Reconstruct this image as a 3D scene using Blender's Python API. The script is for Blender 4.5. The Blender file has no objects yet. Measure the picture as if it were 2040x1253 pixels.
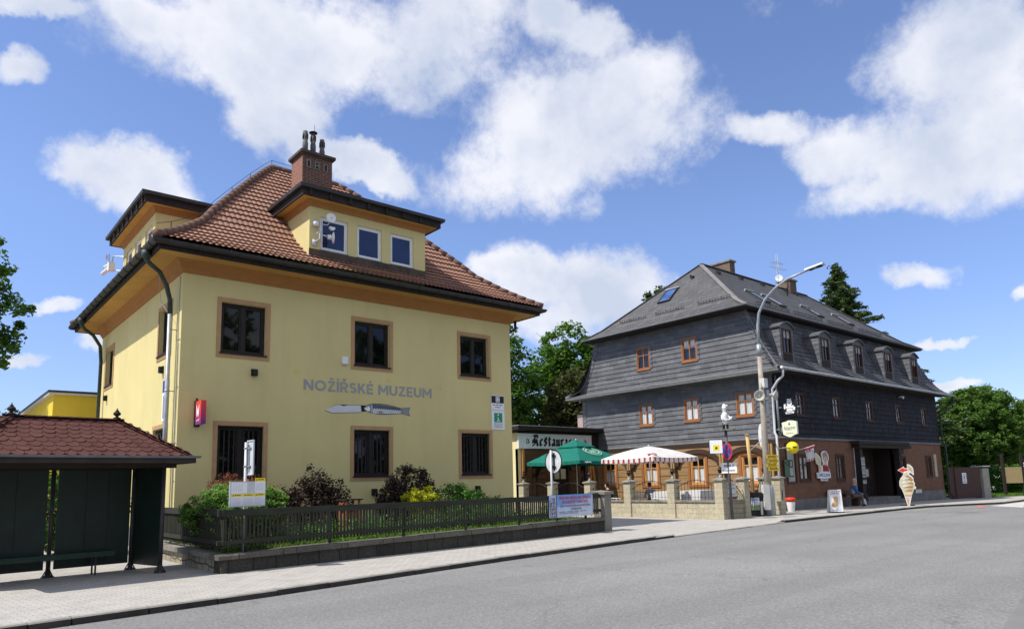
import bpy, math, random
import numpy as np
from mathutils import Vector, Matrix
R_ = random.Random(7)
S = bpy.context.scene
COL = S.collection
# ------------------------------------------------------------------ camera
cd = bpy.data.cameras.new('camera')
cd.sensor_width = 36.0
cd.lens = 36*1406.4/2040
cd.shift_y = 0.0661
cd.clip_start = 0.1
cd.clip_end = 3000
cam = bpy.data.objects.new('camera', cd)
COL.objects.link(cam)
yaw, pit, rol = math.radians(49.703), math.radians(8.028), math.radians(-1.446)
fw = Vector((math.cos(yaw)*math.cos(pit), math.sin(yaw)*math.cos(pit), math.sin(pit)))
r0 = Vector((math.sin(yaw), -math.cos(yaw), 0)); u0 = r0.cross(fw)
rx = r0*math.cos(rol)+u0*math.sin(rol); ux = u0*math.cos(rol)-r0*math.sin(rol)
m = Matrix((rx, ux, -fw)).transposed().to_4x4()
m.translation = (0, 0, 1.65)
cam.matrix_world = m
S.camera = cam
# ------------------------------------------------------------------ sun, sky, exposure
SUNDIR = Vector((-0.67, 0.235, 1.0)).normalized()          # towards the sun
sd = bpy.data.lights.new('sun', 'SUN'); sd.energy = 3.15; sd.angle = math.radians(0.53); sd.color = (1, .955, .88)
sun = bpy.data.objects.new('sun', sd); COL.objects.link(sun)
sun.rotation_euler = (-SUNDIR).to_track_quat('-Z', 'Y').to_euler()
S.view_settings.view_transform = 'Standard'; S.view_settings.look = 'None'
S.view_settings.exposure = 0.83; S.view_settings.gamma = 1
S.cycles.use_denoising = True
S.cycles.max_bounces = 8; S.cycles.transparent_max_bounces = 24
W = bpy.data.worlds.new('World'); S.world = W; W.use_nodes = True
nt = W.node_tree; nt.nodes.clear()
N = nt.nodes.new; L = nt.links.new
out = N('ShaderNodeOutputWorld'); bg = N('ShaderNodeBackground'); bg.inputs[1].default_value = 0.15
sky = N('ShaderNodeTexSky'); sky.sky_type = 'NISHITA'; sky.sun_disc = False
sky.sun_elevation = math.asin(SUNDIR.z); sky.sun_rotation = math.atan2(SUNDIR.x, SUNDIR.y)
sky.air_density = 1.0; sky.dust_density = 0.15; sky.ozone_density = 3.0; sky.altitude = 300
geo = N('ShaderNodeTexCoord')
def mth(op, a, b=None, c=None, clamp=False):
    n = N('ShaderNodeMath'); n.operation = op; n.use_clamp = clamp
    for i, v in enumerate((a, b, c)):
        if v is None: continue
        if isinstance(v, (int, float)): n.inputs[i].default_value = v
        else: L(v, n.inputs[i])
    return n.outputs[0]
def dot(v, t):
    n = N('ShaderNodeVectorMath'); n.operation = 'DOT_PRODUCT'
    L(v, n.inputs[0]); n.inputs[1].default_value = t
    return n.outputs['Value']
D = geo.outputs['Generated']
# clouds standing over the village: patches of the sky dome, (tangent / radius) pairs in world directions
BL = [
    (3.86, -1.84, 0.1, 0.005, 3.66, 6.97, -12.17, -0.006),
    (14.45, -3.91, 0.96, 0.006, 6.48, 17.08, -28.03, 0.002),
    (11.06, -1.95, -2.64, 0, -2.42, 13.13, -19.79, 0.004),
    (14.21, -5.29, -0.59, -0.004, 2.99, 10.36, -20.63, 0.011),
    (9.52, -3.37, -2.94, -0.001, -3.99, 21.68, -37.76, 0.018),
    (8.01, -5.8, 0.25, -0.006, 4.38, 5.61, -10.33, -0.002),
    (5.5, -5.45, 0.66, 0.005, 5.42, 3.79, -13.83, -0.001),
    (4.76, -4.46, -0.97, 0.007, 2.92, 5.45, -10.79, -0),
    (8.09, -8.97, -1.33, 0.003, 6.1, 7.86, -15.98, 0.009),
    (22.15, -10.63, -11.16, -0.003, -0.23, 17.94, -17.55, 0.006),
    (13.2, -10.98, -3.67, 0, 6.94, 16.24, -23.6, 0.016),
    (6.86, -10.69, -2.27, 0.007, 10.39, 13.61, -32.74, -0.014),
    (6.78, -12.91, -3.05, 0.01, 6.46, 8.51, -21.68, -0.004),
    (3.46, -10, -1.05, 0.007, 4.66, 3.01, -13.39, -0.005),
    (4.41, -10.11, -3.37, -0.002, 4.86, 6.25, -12.4, 0.002),
    (4.77, -12.5, -0.23, -0.007, 9.18, 4.03, -28.24, -0.001),
    (4.62, -12.85, -3.89, -0.003, 3.27, 4.28, -10.25, 0.009),
    (12.54, -1.94, -1.11, 0.001, -0.65, 10.91, -26.49, 0.009),
    (21.89, -3.26, 0.08, -0.004, 2.23, 14.1, -35.26, 0.008),
    (15.96, -2.47, -3.59, -0.002, -6.59, 18.12, -41.7, 0.008),
    (31.51, -6.57, 8.91, 0.004, 16.77, 21.6, -43.36, -0.011),
    (19.55, -5.39, 5.67, 0.001, 32.93, 41.97, -73.65, -0.006),
    (7.02, -6.18, -1.66, 0, 1.23, 6.6, -19.42, 0.006),
    (7.6, -7.68, -2.52, -0.002, 0.61, 6.98, -19.4, 0.009),
    (15.66, -13.01, -0.47, -0.007, 8.37, 11.73, -45.89, -0.011),
    (9.5, -21.03, -8.45, 0.018, 5.51, 24.24, -54.13, 0.016),
    (35.41, -5.27, 3.87, 0.01, 12.67, 18.57, -90.66, 0.036),
    (40.99, -7.49, 2.94, -0.01, 6.2, 9.76, -61.62, 0.025),
    (18.4, -68.01, -11.84, -0.018, 12.45, 18.07, -84.46, 0.023),
    (10.09, -30.99, -2.95, -0.008, 6.73, 11.98, -102.79, 0.01),
    (41.62, -3.95, 3.21, 0.01, 9.66, 15.59, -105.97, 0.041),
    (10.38, -30.37, -3.88, -0.013, 12.2, 18.98, -115.76, -0.017),
    (6.37, -6.16, -0.36, -0.004, 3.57, 5.32, -27.66, -0.001)]
def patch(az, el, ra, rb):
    az, el = math.radians(az), math.radians(el)
    t1 = Vector((-math.sin(az), math.cos(az), 0))/math.sin(math.radians(ra)); t2 = Vector((-math.cos(az)*math.sin(el), -math.sin(az)*math.sin(el), math.cos(el)))/math.sin(math.radians(rb))
    return (*t1, 0, *t2, 0)
# unseen clouds added over the rest of the sky to brighten the shaded walls
BL += [patch(*q) for q in ((-98, 56, 58, 24), (-128, 27, 34, 16), (-12, 50, 26, 18), (-96, 14, 30, 8), (165, 55, 30, 16), (-165, 22, 22, 8), (-5, 18, 14, 6), (120, 40, 18, 10))]
# ragged edges: the direction is pushed about by noise before it is tested
wn = N('ShaderNodeTexNoise'); wn.inputs['Scale'].default_value = 6; wn.inputs['Detail'].default_value = 6; wn.inputs['Roughness'].default_value = .62
L(D, wn.inputs['Vector'])
wv = N('ShaderNodeVectorMath'); wv.operation = 'MULTIPLY_ADD'
L(wn.outputs['Color'], wv.inputs[0]); wv.inputs[1].default_value = (.11, .11, .11); 
wo = N('ShaderNodeVectorMath'); wo.operation = 'SUBTRACT'; L(D, wo.inputs[0]); wo.inputs[1].default_value = (.055, .055, .055)
L(wo.outputs[0], wv.inputs[2]); DW = wv.outputs[0]
def blobs(vec, lst):
    acc = None
    for b in lst:
        p = dot(vec, b[0:3]); q = dot(vec, b[4:7])
        v = mth('SUBTRACT', 1.0, mth('MULTIPLY_ADD', p, p, mth('MULTIPLY', q, q)))
        if len(b) > 8: v = mth('SUBTRACT', v, b[8])
        acc = v if acc is None else mth('SMOOTH_MAX', acc, v, .5)
    return acc
dens = blobs(DW, [tuple(v/1.13 for v in b) for b in BL])
f1 = N('ShaderNodeTexNoise'); f1.inputs['Scale'].default_value = 8; f1.inputs['Detail'].default_value = 12; f1.inputs['Roughness'].default_value = .66
L(D, f1.inputs['Vector'])
dens = mth('ADD', dens, mth('MULTIPLY', mth('SUBTRACT', f1.outputs['Fac'], .5), 2.9))
mr = N('ShaderNodeMapRange'); mr.interpolation_type = 'SMOOTHSTEP'; L(dens, mr.inputs[0])
mr.inputs[1].default_value = -.18; mr.inputs[2].default_value = .82; mr.inputs[3].default_value = 0; mr.inputs[4].default_value = .96
cover = mr.outputs[0]
# body shade of the cloud: thick middles and undersides are greyer
f2 = N('ShaderNodeTexNoise'); f2.inputs['Scale'].default_value = 5.5; f2.inputs['Detail'].default_value = 7; f2.inputs['Roughness'].default_value = .55
off = N('ShaderNodeVectorMath'); off.operation = 'ADD'; L(D, off.inputs[0]); off.inputs[1].default_value = (3.1, 1.7, .4); L(off.outputs[0], f2.inputs['Vector'])
cr = N('ShaderNodeValToRGB'); L(mth('SUBTRACT', mth('ADD', f2.outputs['Fac'], .07), mth('MULTIPLY', mth('MINIMUM', mth('MAXIMUM', dens, 0.0), 2.0), .085)), cr.inputs[0])
cr.color_ramp.elements[0].position = .38; cr.color_ramp.elements[0].color = (2.35, 2.6, 3.15, 1)
cr.color_ramp.elements[1].position = .60; cr.color_ramp.elements[1].color = (3.5, 3.55, 3.8, 1)
# deep, slightly violet summer blue
hs = N('ShaderNodeMix'); hs.data_type = 'RGBA'; hs.blend_type = 'MULTIPLY'; hs.inputs[0].default_value = 1
sz = N('ShaderNodeSeparateXYZ'); L(D, sz.inputs[0]); er = N('ShaderNodeValToRGB'); L(sz.outputs[2], er.inputs[0])
er.color_ramp.elements[0].position = .02; er.color_ramp.elements[0].color = (.44, .445, .60, 1); er.color_ramp.elements[1].position = .34; er.color_ramp.elements[1].color = (.66, .64, .73, 1)
L(sky.outputs[0], hs.inputs[6]); L(er.outputs[0], hs.inputs[7])
mx = N('ShaderNodeMix'); mx.data_type = 'RGBA'
L(cover, mx.inputs[0]); L(hs.outputs[2], mx.inputs[6]); L(cr.outputs[0], mx.inputs[7])
L(mx.outputs[2], bg.inputs[0]); L(bg.outputs[0], out.inputs[0])
# ------------------------------------------------------------------ materials
MATS = {}
AX = {'xz': (0, 2), 'yz': (1, 2), 'xy': (0, 1)}
class MT:
    """node helper for one material"""
    def __init__(s, name):
        s.m = bpy.data.materials.new(name); s.m.use_nodes = True
        s.t = s.m.node_tree; s.b = s.t.nodes['Principled BSDF']; MATS[name] = s.m
        s.tc = s.t.nodes.new('ShaderNodeTexCoord'); s.co = s.tc.outputs['Object']
    def n(s, k, **kw):
        x = s.t.nodes.new(k)
        for a, v in kw.items():
            if hasattr(x, a): setattr(x, a, v)
            else: x.inputs[a.replace('_', ' ')].default_value = v
        return x
    def l(s, a, b): s.t.links.new(a, b)
    def plane(s, ax, sc=(1, 1), rot=0):
        sp = s.n('ShaderNodeSeparateXYZ'); s.l(s.co, sp.inputs[0])
        cb = s.n('ShaderNodeCombineXYZ'); i, j = AX[ax]
        s.l(sp.outputs[i], cb.inputs[0]); s.l(sp.outputs[j], cb.inputs[1])
        mp = s.n('ShaderNodeMapping'); mp.inputs['Scale'].default_value = (sc[0], sc[1], 1); mp.inputs['Rotation'].default_value = (0, 0, rot)
        s.l(cb.outputs[0], mp.inputs[0]); return mp.outputs[0]
    def noise(s, scale, detail=4, rough=.55, vec=None):
        x = s.n('ShaderNodeTexNoise', Scale=scale, Detail=detail, Roughness=rough)
        s.l(vec or s.co, x.inputs['Vector']); return x.outputs['Fac']
    def ramp(s, fac, pts):
        x = s.n('ShaderNodeValToRGB'); s.l(fac, x.inputs[0])
        e = x.color_ramp.elements
        while len(e) < len(pts): e.new(.5)
        for i, (p, c) in enumerate(pts):
            e[i].position = p; e[i].color = (*c, 1) if len(c) == 3 else c
        return x.outputs[0]
    def mix(s, fac, a, b, mode='MIX'):
        x = s.n('ShaderNodeMix'); x.data_type = 'RGBA'; x.blend_type = mode
        for i, v in ((0, fac), (6, a), (7, b)):
            if isinstance(v, (int, float)): x.inputs[i].default_value = v
            elif isinstance(v, tuple): x.inputs[i].default_value = (*v, 1)
            else: s.l(v, x.inputs[i])
        return x.outputs[2]
    def math(s, op, a, b=0.0):
        x = s.n('ShaderNodeMath'); x.operation = op
        for i, v in ((0, a), (1, b)):
            if isinstance(v, (int, float)): x.inputs[i].default_value = v
            else: s.l(v, x.inputs[i])
        return x.outputs[0]
    def bump(s, h, st=.3, d=.01):
        x = s.n('ShaderNodeBump', Strength=st, Distance=d); s.l(h, x.inputs['Height']); s.l(x.outputs[0], s.b.inputs['Normal'])
    def col(s, c):
        if isinstance(c, tuple): s.b.inputs['Base Color'].default_value = (*c, 1)
        else: s.l(c, s.b.inputs['Base Color'])
    def set(s, rough=.8, spec=.3, metal=0):
        s.b.inputs['Roughness'].default_value = rough; s.b.inputs['Specular IOR Level'].default_value = spec; s.b.inputs['Metallic'].default_value = metal
def k_(c, f): return tuple(min(1, x*f) for x in c)
def plain(name, c, rough=.7, var=.12, sc=4, bs=60, bst=.1, spec=.3, metal=0, dirt=0, dcol=None):
    t = MT(name); t.set(rough, spec, metal)
    x = t.ramp(t.noise(sc, 5), [(.3, k_(c, 1-var)), (.7, k_(c, 1+var))])
    if dirt:
        x = t.mix(t.math('MULTIPLY', t.ramp(t.noise(sc*.45+.3, 7, .7), [(.45, (0, 0, 0)), (.7, (1, 1, 1))]), dirt), x, dcol or k_(c, .45))
    t.col(x)
    if bst: t.bump(t.noise(bs, 3), bst, .01)
    return t.m
def plaster(name, c):
    t = MT(name); t.set(.9, .2)
    base = t.ramp(t.noise(.55, 6, .6), [(.3, k_(c, .93)), (.7, k_(c, 1.05))])
    sp = t.noise(1, 5, .65, t.n('ShaderNodeMapping').outputs[0])
    mp = sp.node.inputs['Vector'].links[0].from_node; t.l(t.co, mp.inputs[0]); mp.inputs['Scale'].default_value = (2.2, 2.2, .28)
    x = t.mix(t.math('MULTIPLY', t.ramp(sp, [(.5, (0, 0, 0)), (.75, (1, 1, 1))]), .30), base, k_(c, .72))
    g = t.noise(90, 4, .7); x = t.mix(.10, x, t.ramp(g, [(.3, k_(c, .6)), (.7, k_(c, 1.3))]))
    t.col(x); t.bump(g, .35, .006); return t.m
def bricks(name, ax, c1, c2, mort, bw, bh, ms=.008, rough=.85, bst=.5, offs=.5, var=.25, rot=0, warp=0, sq=1.0, dirt=.3, spec=.25):
    t = MT(name); t.set(rough, spec)
    v = t.plane(ax, rot=rot)
    if warp:
        nz = t.n('ShaderNodeTexNoise', Scale=1.3, Detail=2.0); t.l(v, nz.inputs['Vector'])
        va = t.n('ShaderNodeVectorMath'); va.operation = 'MULTIPLY_ADD'; t.l(nz.outputs['Color'], va.inputs[0]); va.inputs[1].default_value = (warp, warp, 0); t.l(v, va.inputs[2]); v = va.outputs[0]
    b = t.n('ShaderNodeTexBrick'); b.offset = offs; b.squash = sq
    t.l(v, b.inputs['Vector'])
    for k, val in (('Color1', (*c1, 1)), ('Color2', (*c2, 1)), ('Mortar', (*mort, 1))): b.inputs[k].default_value = val
    b.inputs['Scale'].default_value = 1; b.inputs['Mortar Size'].default_value = ms; b.inputs['Mortar Smooth'].default_value = .3
    b.inputs['Brick Width'].default_value = bw; b.inputs['Row Height'].default_value = bh; b.inputs['Bias'].default_value = 0
    n1 = t.noise(2.2, 6, .65); n2 = t.noise(26, 4, .6)
    x = t.mix(var, b.outputs['Color'], t.ramp(n2, [(.3, (.02, .02, .02)), (.7, (1, 1, 1))]), 'OVERLAY')
    x = t.mix(t.math('MULTIPLY', t.ramp(n1, [(.45, (0, 0, 0)), (.72, (1, 1, 1))]), dirt), x, k_(c1, .5))
    t.col(x)
    h = t.math('ADD', t.math('MULTIPLY', b.outputs['Fac'], -1.0), t.math('MULTIPLY', n2, .35)); t.bump(h, bst, .012)
    return t.m
def wood(name, c, ax='x', rough=.75, var=.35, st=14):
    t = MT(name); t.set(rough, .25)
    mp = t.n('ShaderNodeMapping'); t.l(t.co, mp.inputs[0])
    mp.inputs['Scale'].default_value = {'x': (.6, st, st), 'y': (st, .6, st), 'z': (st, st, .6)}[ax]
    g = t.noise(1, 6, .65, mp.outputs[0]); w = t.noise(.9, 4)
    x = t.ramp(g, [(.3, k_(c, 1-var)), (.7, k_(c, 1+var))])
    x = t.mix(t.math('MULTIPLY', t.ramp(w, [(.4, (0, 0, 0)), (.7, (1, 1, 1))]), .35), x, k_(c, .6))
    t.col(x); t.bump(g, .3, .006); return t.m
def leaf(name, c, c2, trans=.35):
    t = MT(name); g = t.n('ShaderNodeNewGeometry')
    x = t.ramp(g.outputs['Random Per Island'], [(0, c), (1, c2)])
    t.col(x); t.set(.55, .3)
    tr = t.n('ShaderNodeBsdfTranslucent'); t.l(t.mix(1.0, x, (1.25, 1.35, .6), 'MULTIPLY'), tr.inputs[0])
    ms = t.n('ShaderNodeMixShader'); ms.inputs[0].default_value = trans
    t.l(t.b.outputs[0], ms.inputs[1]); t.l(tr.outputs[0], ms.inputs[2]); t.l(ms.outputs[0], t.t.nodes['Material Output'].inputs[0])
    return t.m
def darkglass(name, c, rough=.03, spec=.6, wav=.02):
    t = MT(name); t.set(rough, spec)
    t.col(t.ramp(t.noise(1.3, 3), [(.35, k_(c, .5)), (.7, k_(c, 1.5))])); 
    if wav: t.bump(t.noise(1.6, 2), wav, .05)
    return t.m
def glass(name):
    t = MT(name); tr = t.n('ShaderNodeBsdfTransparent'); tr.inputs[0].default_value = (.93, .95, .95, 1)
    gl = t.n('ShaderNodeBsdfGlossy', Roughness=.02); fr = t.n('ShaderNodeLayerWeight')
    f = t.math('ADD', t.math('MULTIPLY', t.math('POWER', fr.outputs['Facing'], 4.0), .8), .06)
    ms = t.n('ShaderNodeMixShader'); t.l(f, ms.inputs[0]); t.l(tr.outputs[0], ms.inputs[1]); t.l(gl.outputs[0], ms.inputs[2])
    t.l(ms.outputs[0], t.t.nodes['Material Output'].inputs[0]); t.bump; return t.m
plaster('yellow_plaster', (.63, .54, .255))
plaster('saturated_yellow', (.72, .53, .06))
plaster('pale_yellow', (.72, .64, .36))
plain('trim_brown', (.43, .26, .135), .85, .08)
plain('cornice_brown', (.36, .17, .055), .85, .08)
plain('soffit_ochre', (.48, .275, .075), .85, .10, 1.2)
plain('gutter_dark', (.028, .027, .026), .5, .4, 3, spec=.4)
plain('fascia_dark', (.022, .016, .013), .75, .4, 6)
plain('copper_dark', (.035, .05, .042), .6, .35, 6)
plain('zinc', (.33, .35, .37), .45, .2, 5, spec=.5, metal=.3, dirt=.3)
plain('zinc_light', (.55, .57, .6), .45, .12, 5, spec=.5)
plain('white_plastic', (.74, .74, .73), .4, .05, 5, bst=0)
plain('white_paint', (.72, .72, .71), .6, .07, 5, bst=.05)
plain('off_white', (.58, .57, .53), .7, .1, 5)
plain('road_patch', (.175, .172, .167), .9, .12, 1.2, 60, .4)
plain('black_plastic', (.012, .012, .013), .5, .3, 5, bst=.03)
plain('black_iron', (.014, .013, .013), .55, .4, 9)
plain('letter_grey', (.30, .31, .32), .7, .05, 3, bst=0)
plain('dark_frame', (.02, .013, .010), .55, .4, 8)
plain('brown_flash', (.075, .055, .042), .8, .35, 3)
plain('red_paint', (.55, .03, .025), .5, .1, 4, bst=0)
plain('red_bright', (.75, .04, .02), .45, .1, 4, bst=0)
plain('green_sign', (.01, .28, .13), .5, .05, 4, bst=0)
plain('blue_sign', (.03, .05, .26), .5, .1, 4, bst=0)
plain('navy_ink', (.02, .03, .18), .6, .1, 4, bst=0)
plain('grey_ink', (.22, .23, .27), .7, .1, 4, bst=0)
plain('pale_ink', (.58, .59, .66), .7, .1, 4, bst=0)
plain('yellow_sign', (.62, .42, .03), .55, .12, 4, bst=0, dirt=.25)
plain('yellow_bright', (.85, .68, .02), .35, .04, 4, bst=0)
plain('paper', (.80, .80, .82), .7, .05, 7, bst=0)
plain('cream', (.72, .72, .55), .5, .05, 7, bst=0)
plain('skin', (.52, .31, .22), .6, .1, 10, bst=0)
plain('concrete', (.235, .22, .19), .95, .22, 3, 30, .5, dirt=.6, dcol=(.075, .07, .06))
plain('wall_concrete', (.12, .11, .095), .95, .3, 2.2, 24, .6, dirt=.75, dcol=(.045, .042, .036))
plain('plinth_grey', (.16, .155, .15), .95, .25, 2, 30, .5, dirt=.5)
plain('shelter_steel', (.045, .042, .043), .5, .25, 6)
plain('shelter_green', (.008, .020, .014), .45, .3, 2.5, spec=.4)
plain('bench_green', (.02, .045, .03), .55, .3, 8)
plain('slate_trim', (.13, .135, .145), .7, .2, 4)
plain('lead_grey', (.125, .128, .13), .6, .15, 4)
darkglass('museum_glass', (.006, .006, .006), .03, .36)
darkglass('blue_glass', (.006, .012, .06), .02, .75, 0)
darkglass('slate_glass', (.010, .010, .011), .03, .6)
darkglass('roof_glass', (.05, .10, .25), .04, .8, 0)
glass('pane_glass')
leaf('leaf_tree', (.045, .11, .016), (.12, .22, .040), .42)
leaf('leaf_dark', (.020, .045, .010), (.055, .10, .020), .35)
leaf('leaf_linden', (.058, .125, .024), (.14, .24, .058), .45)
leaf('leaf_bronze', (.042, .048, .016), (.095, .10, .032), .35)
leaf('leaf_conifer', (.035, .065, .022), (.09, .13, .045), .3)
leaf('leaf_yew', (.07, .155, .026), (.22, .37, .09))
leaf('leaf_red', (.10, .025, .015), (.24, .075, .035))
leaf('leaf_maroon', (.022, .012, .012), (.075, .042, .036), .2)
leaf('leaf_yellow', (.36, .38, .015), (.62, .58, .03))
leaf('leaf_fresh', (.05, .15, .02), (.13, .28, .05))
leaf('grass_blade', (.05, .12, .015), (.15, .26, .04))
wood('bark', (.10, .08, .06), 'z')
wood('fence_wood', (.034, .037, .026), 'z', .85)
wood('rail_wood', (.034, .036, .027), 'x', .85)
wood('log_wood', (.31, .19, .088), 'y', .75)
wood('post_wood', (.42, .27, .12), 'z', .75)
wood('dark_beam', (.040, .024, .016), 'y', .8)
wood('dark_beam_x', (.030, .022, .018), 'x', .8)
wood('arch_wood', (.055, .033, .02), 'y', .8)
wood('orange_wood', (.31, .125, .047), 'z', .6, .2)
wood('orange_light', (.58, .27, .08), 'z', .6, .2)
wood('brown_frame', (.075, .034, .021), 'z', .7, .25)
wood('annex_wood', (.14, .07, .035), 'x', .75)
wood('gate_brown', (.075, .040, .032), 'z', .7, .15)
wood('raw_pole', (.55, .36, .15), 'z', .7)
wood('bench_brown', (.10, .045, .022), 'x', .7)
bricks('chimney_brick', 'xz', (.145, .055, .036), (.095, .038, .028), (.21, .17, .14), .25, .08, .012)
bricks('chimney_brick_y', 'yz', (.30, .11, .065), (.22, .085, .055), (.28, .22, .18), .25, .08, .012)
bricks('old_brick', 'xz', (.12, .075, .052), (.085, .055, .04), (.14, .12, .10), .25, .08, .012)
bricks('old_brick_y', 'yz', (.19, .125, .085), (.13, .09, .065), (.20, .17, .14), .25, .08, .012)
bricks('house_brick', 'xz', (.19, .092, .055), (.15, .073, .044), (.13, .072, .047), .30, .075, .005, bst=.35, dirt=.5)
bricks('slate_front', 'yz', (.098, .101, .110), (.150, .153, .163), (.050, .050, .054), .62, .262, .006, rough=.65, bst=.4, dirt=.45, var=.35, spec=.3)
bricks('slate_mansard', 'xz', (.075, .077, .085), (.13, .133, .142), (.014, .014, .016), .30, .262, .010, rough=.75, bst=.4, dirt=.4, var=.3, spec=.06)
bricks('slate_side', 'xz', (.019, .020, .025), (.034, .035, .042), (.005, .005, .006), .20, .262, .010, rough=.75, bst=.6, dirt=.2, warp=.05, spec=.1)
bricks('slate_roof_y', 'yz', (.085, .083, .082), (.12, .117, .115), (.022, .021, .021), .30, .24, .006, rough=.6, bst=.25, dirt=.2, spec=.4)
bricks('slate_roof', 'xz', (.075, .075, .078), (.105, .104, .106), (.02, .02, .022), .30, .24, .006, rough=.6, bst=.25, dirt=.2, spec=.4)
bricks('terrace_stone', 'yz', (.47, .42, .30), (.41, .365, .265), (.31, .27, .195), .50, .205, .007, bst=.8, dirt=.45, var=.35)
bricks('terrace_stone_x', 'xz', (.36, .31, .21), (.30, .26, .18), (.16, .13, .09), .48, .19, .010, bst=.8, dirt=.45, var=.35)
bricks('coping_stone', 'xz', (.13, .12, .098), (.105, .096, .08), (.03, .027, .02), 1.25, 2.0, .012, bst=.6, dirt=.7, var=.35)
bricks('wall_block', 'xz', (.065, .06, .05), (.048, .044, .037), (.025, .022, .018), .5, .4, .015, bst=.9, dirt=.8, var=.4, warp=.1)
bricks('rubble', 'yz', (.36, .32, .23), (.27, .24, .18), (.10, .09, .07), .40, .24, .02, bst=1, dirt=.5, var=.4, warp=.25)
KA = math.radians(6.5)
bricks('paving', 'xy', (.435, .41, .375), (.39, .37, .34), (.24, .22, .195), .22, .11, .007, bst=.35, dirt=.42, var=.2, rot=-KA)
def asphalt():
    t = MT('asphalt'); t.set(.9, .25)
    v = t.noise(.18, 5, .6); g = t.noise(75, 3, .8); g2 = t.noise(22, 4, .7)
    x = t.ramp(v, [(.3, (.185, .182, .176)), (.7, (.235, .231, .225))])
    mp = t.n('ShaderNodeMapping'); mp.inputs['Rotation'].default_value = (0, 0, -KA); mp.inputs['Scale'].default_value = (.05, .9, 1); t.l(t.co, mp.inputs[0])
    lane = t.noise(1, 4, .5, mp.outputs[0])
    x = t.mix(t.math('MULTIPLY', t.ramp(lane, [(.42, (0, 0, 0)), (.65, (1, 1, 1))]), .42), x, (.150, .148, .145))
    x = t.mix(.35, x, t.ramp(g, [(.36, (.03, .03, .03)), (.64, (1, 1, 1))]), 'OVERLAY')
    x = t.mix(.30, x, t.ramp(g2, [(.36, (.15, .15, .15)), (.66, (.9, .9, .9))]), 'OVERLAY')
    vo = t.n('ShaderNodeTexVoronoi'); vo.feature = 'DISTANCE_TO_EDGE'; vo.inputs['Scale'].default_value = .22
    wz = t.n('ShaderNodeTexNoise', Scale=1.2, Detail=4.0); t.l(t.co, wz.inputs['Vector'])
    va = t.n('ShaderNodeVectorMath'); va.operation = 'MULTIPLY_ADD'; t.l(wz.outputs['Color'], va.inputs[0]); va.inputs[1].default_value = (.9, .9, .9); t.l(t.co, va.inputs[2]); t.l(va.outputs[0], vo.inputs['Vector'])
    x = t.mix(t.math('MULTIPLY', t.ramp(vo.outputs['Distance'], [(.0, (1, 1, 1)), (.005, (0, 0, 0))]), .4), x, (.09, .088, .085))
    t.col(x); t.bump(g, .5, .012)
asphalt()
def tilemat(name, c1, c2, c3):
    t = MT(name); t.set(.75, .3)
    vo = t.n('ShaderNodeTexVoronoi', Scale=3.2); t.l(t.co, vo.inputs['Vector'])
    x = t.ramp(t.math('FRACT', t.math('MULTIPLY', vo.outputs['Distance'], 7.3)), [(0, c1), (1, c2)])
    x = t.mix(t.ramp(t.noise(5, 5, .7), [(.45, (0, 0, 0)), (.72, (.8, .8, .8))]), x, c3)
    t.col(x); t.bump(t.noise(40, 3), .2, .008); return t.m
tilemat('roof_tile', (.35, .185, .125), (.26, .135, .09), (.17, .095, .072))
tilemat('ridge_tile', (.19, .105, .075), (.14, .078, .058), (.085, .055, .045))
def shingle():
    t = MT('shingle'); t.set(.9, .15)
    x = t.ramp(t.noise(3, 4), [(.3, (.080, .032, .027)), (.7, (.115, .050, .041))])
    x = t.mix(t.ramp(t.noise(14, 6, .75), [(.66, (0, 0, 0)), (.74, (.75, .75, .75))]), x, (.34, .29, .25))
    t.col(x); t.bump(t.noise(160, 2), .4, .006)
shingle()
def redgrad():
    t = MT('red_violet_box'); t.set(.35, .4)
    sp = t.n('ShaderNodeSeparateXYZ'); t.l(t.co, sp.inputs[0])
    t.col(t.ramp(t.math('ADD', t.math('MULTIPLY', sp.outputs[2], 1.45), .0), [(.05, (.14, .03, .20)), (.5, (.55, .03, .10)), (.95, (.72, .06, .035))]))
redgrad()
def cloth(name, c, tr=.3):
    t = MT(name); t.set(.85, .15); x = t.ramp(t.noise(3, 4), [(.3, k_(c, .9)), (.7, k_(c, 1.1))]); t.col(x)
    g = t.n('ShaderNodeBsdfTranslucent'); t.l(x, g.inputs[0]); ms = t.n('ShaderNodeMixShader'); ms.inputs[0].default_value = tr
    t.l(t.b.outputs[0], ms.inputs[1]); t.l(g.outputs[0], ms.inputs[2]); t.l(ms.outputs[0], t.t.nodes['Material Output'].inputs[0])
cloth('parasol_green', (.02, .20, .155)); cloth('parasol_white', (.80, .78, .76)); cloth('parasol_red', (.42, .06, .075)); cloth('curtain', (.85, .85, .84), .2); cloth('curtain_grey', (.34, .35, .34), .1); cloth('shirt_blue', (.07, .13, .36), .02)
cloth('emblem_green', (.45, .66, .50), .1)
cloth('vest_grey', (.30, .32, .33), .02); cloth('trousers_khaki', (.16, .14, .105), .02); cloth('dark_cloth', (.012, .012, .018), .02); cloth('grey_cloth', (.17, .19, .23), .02); cloth('hair_grey', (.42, .41, .39), .02); cloth('hair_dark', (.015, .011, .009), .02)
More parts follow.
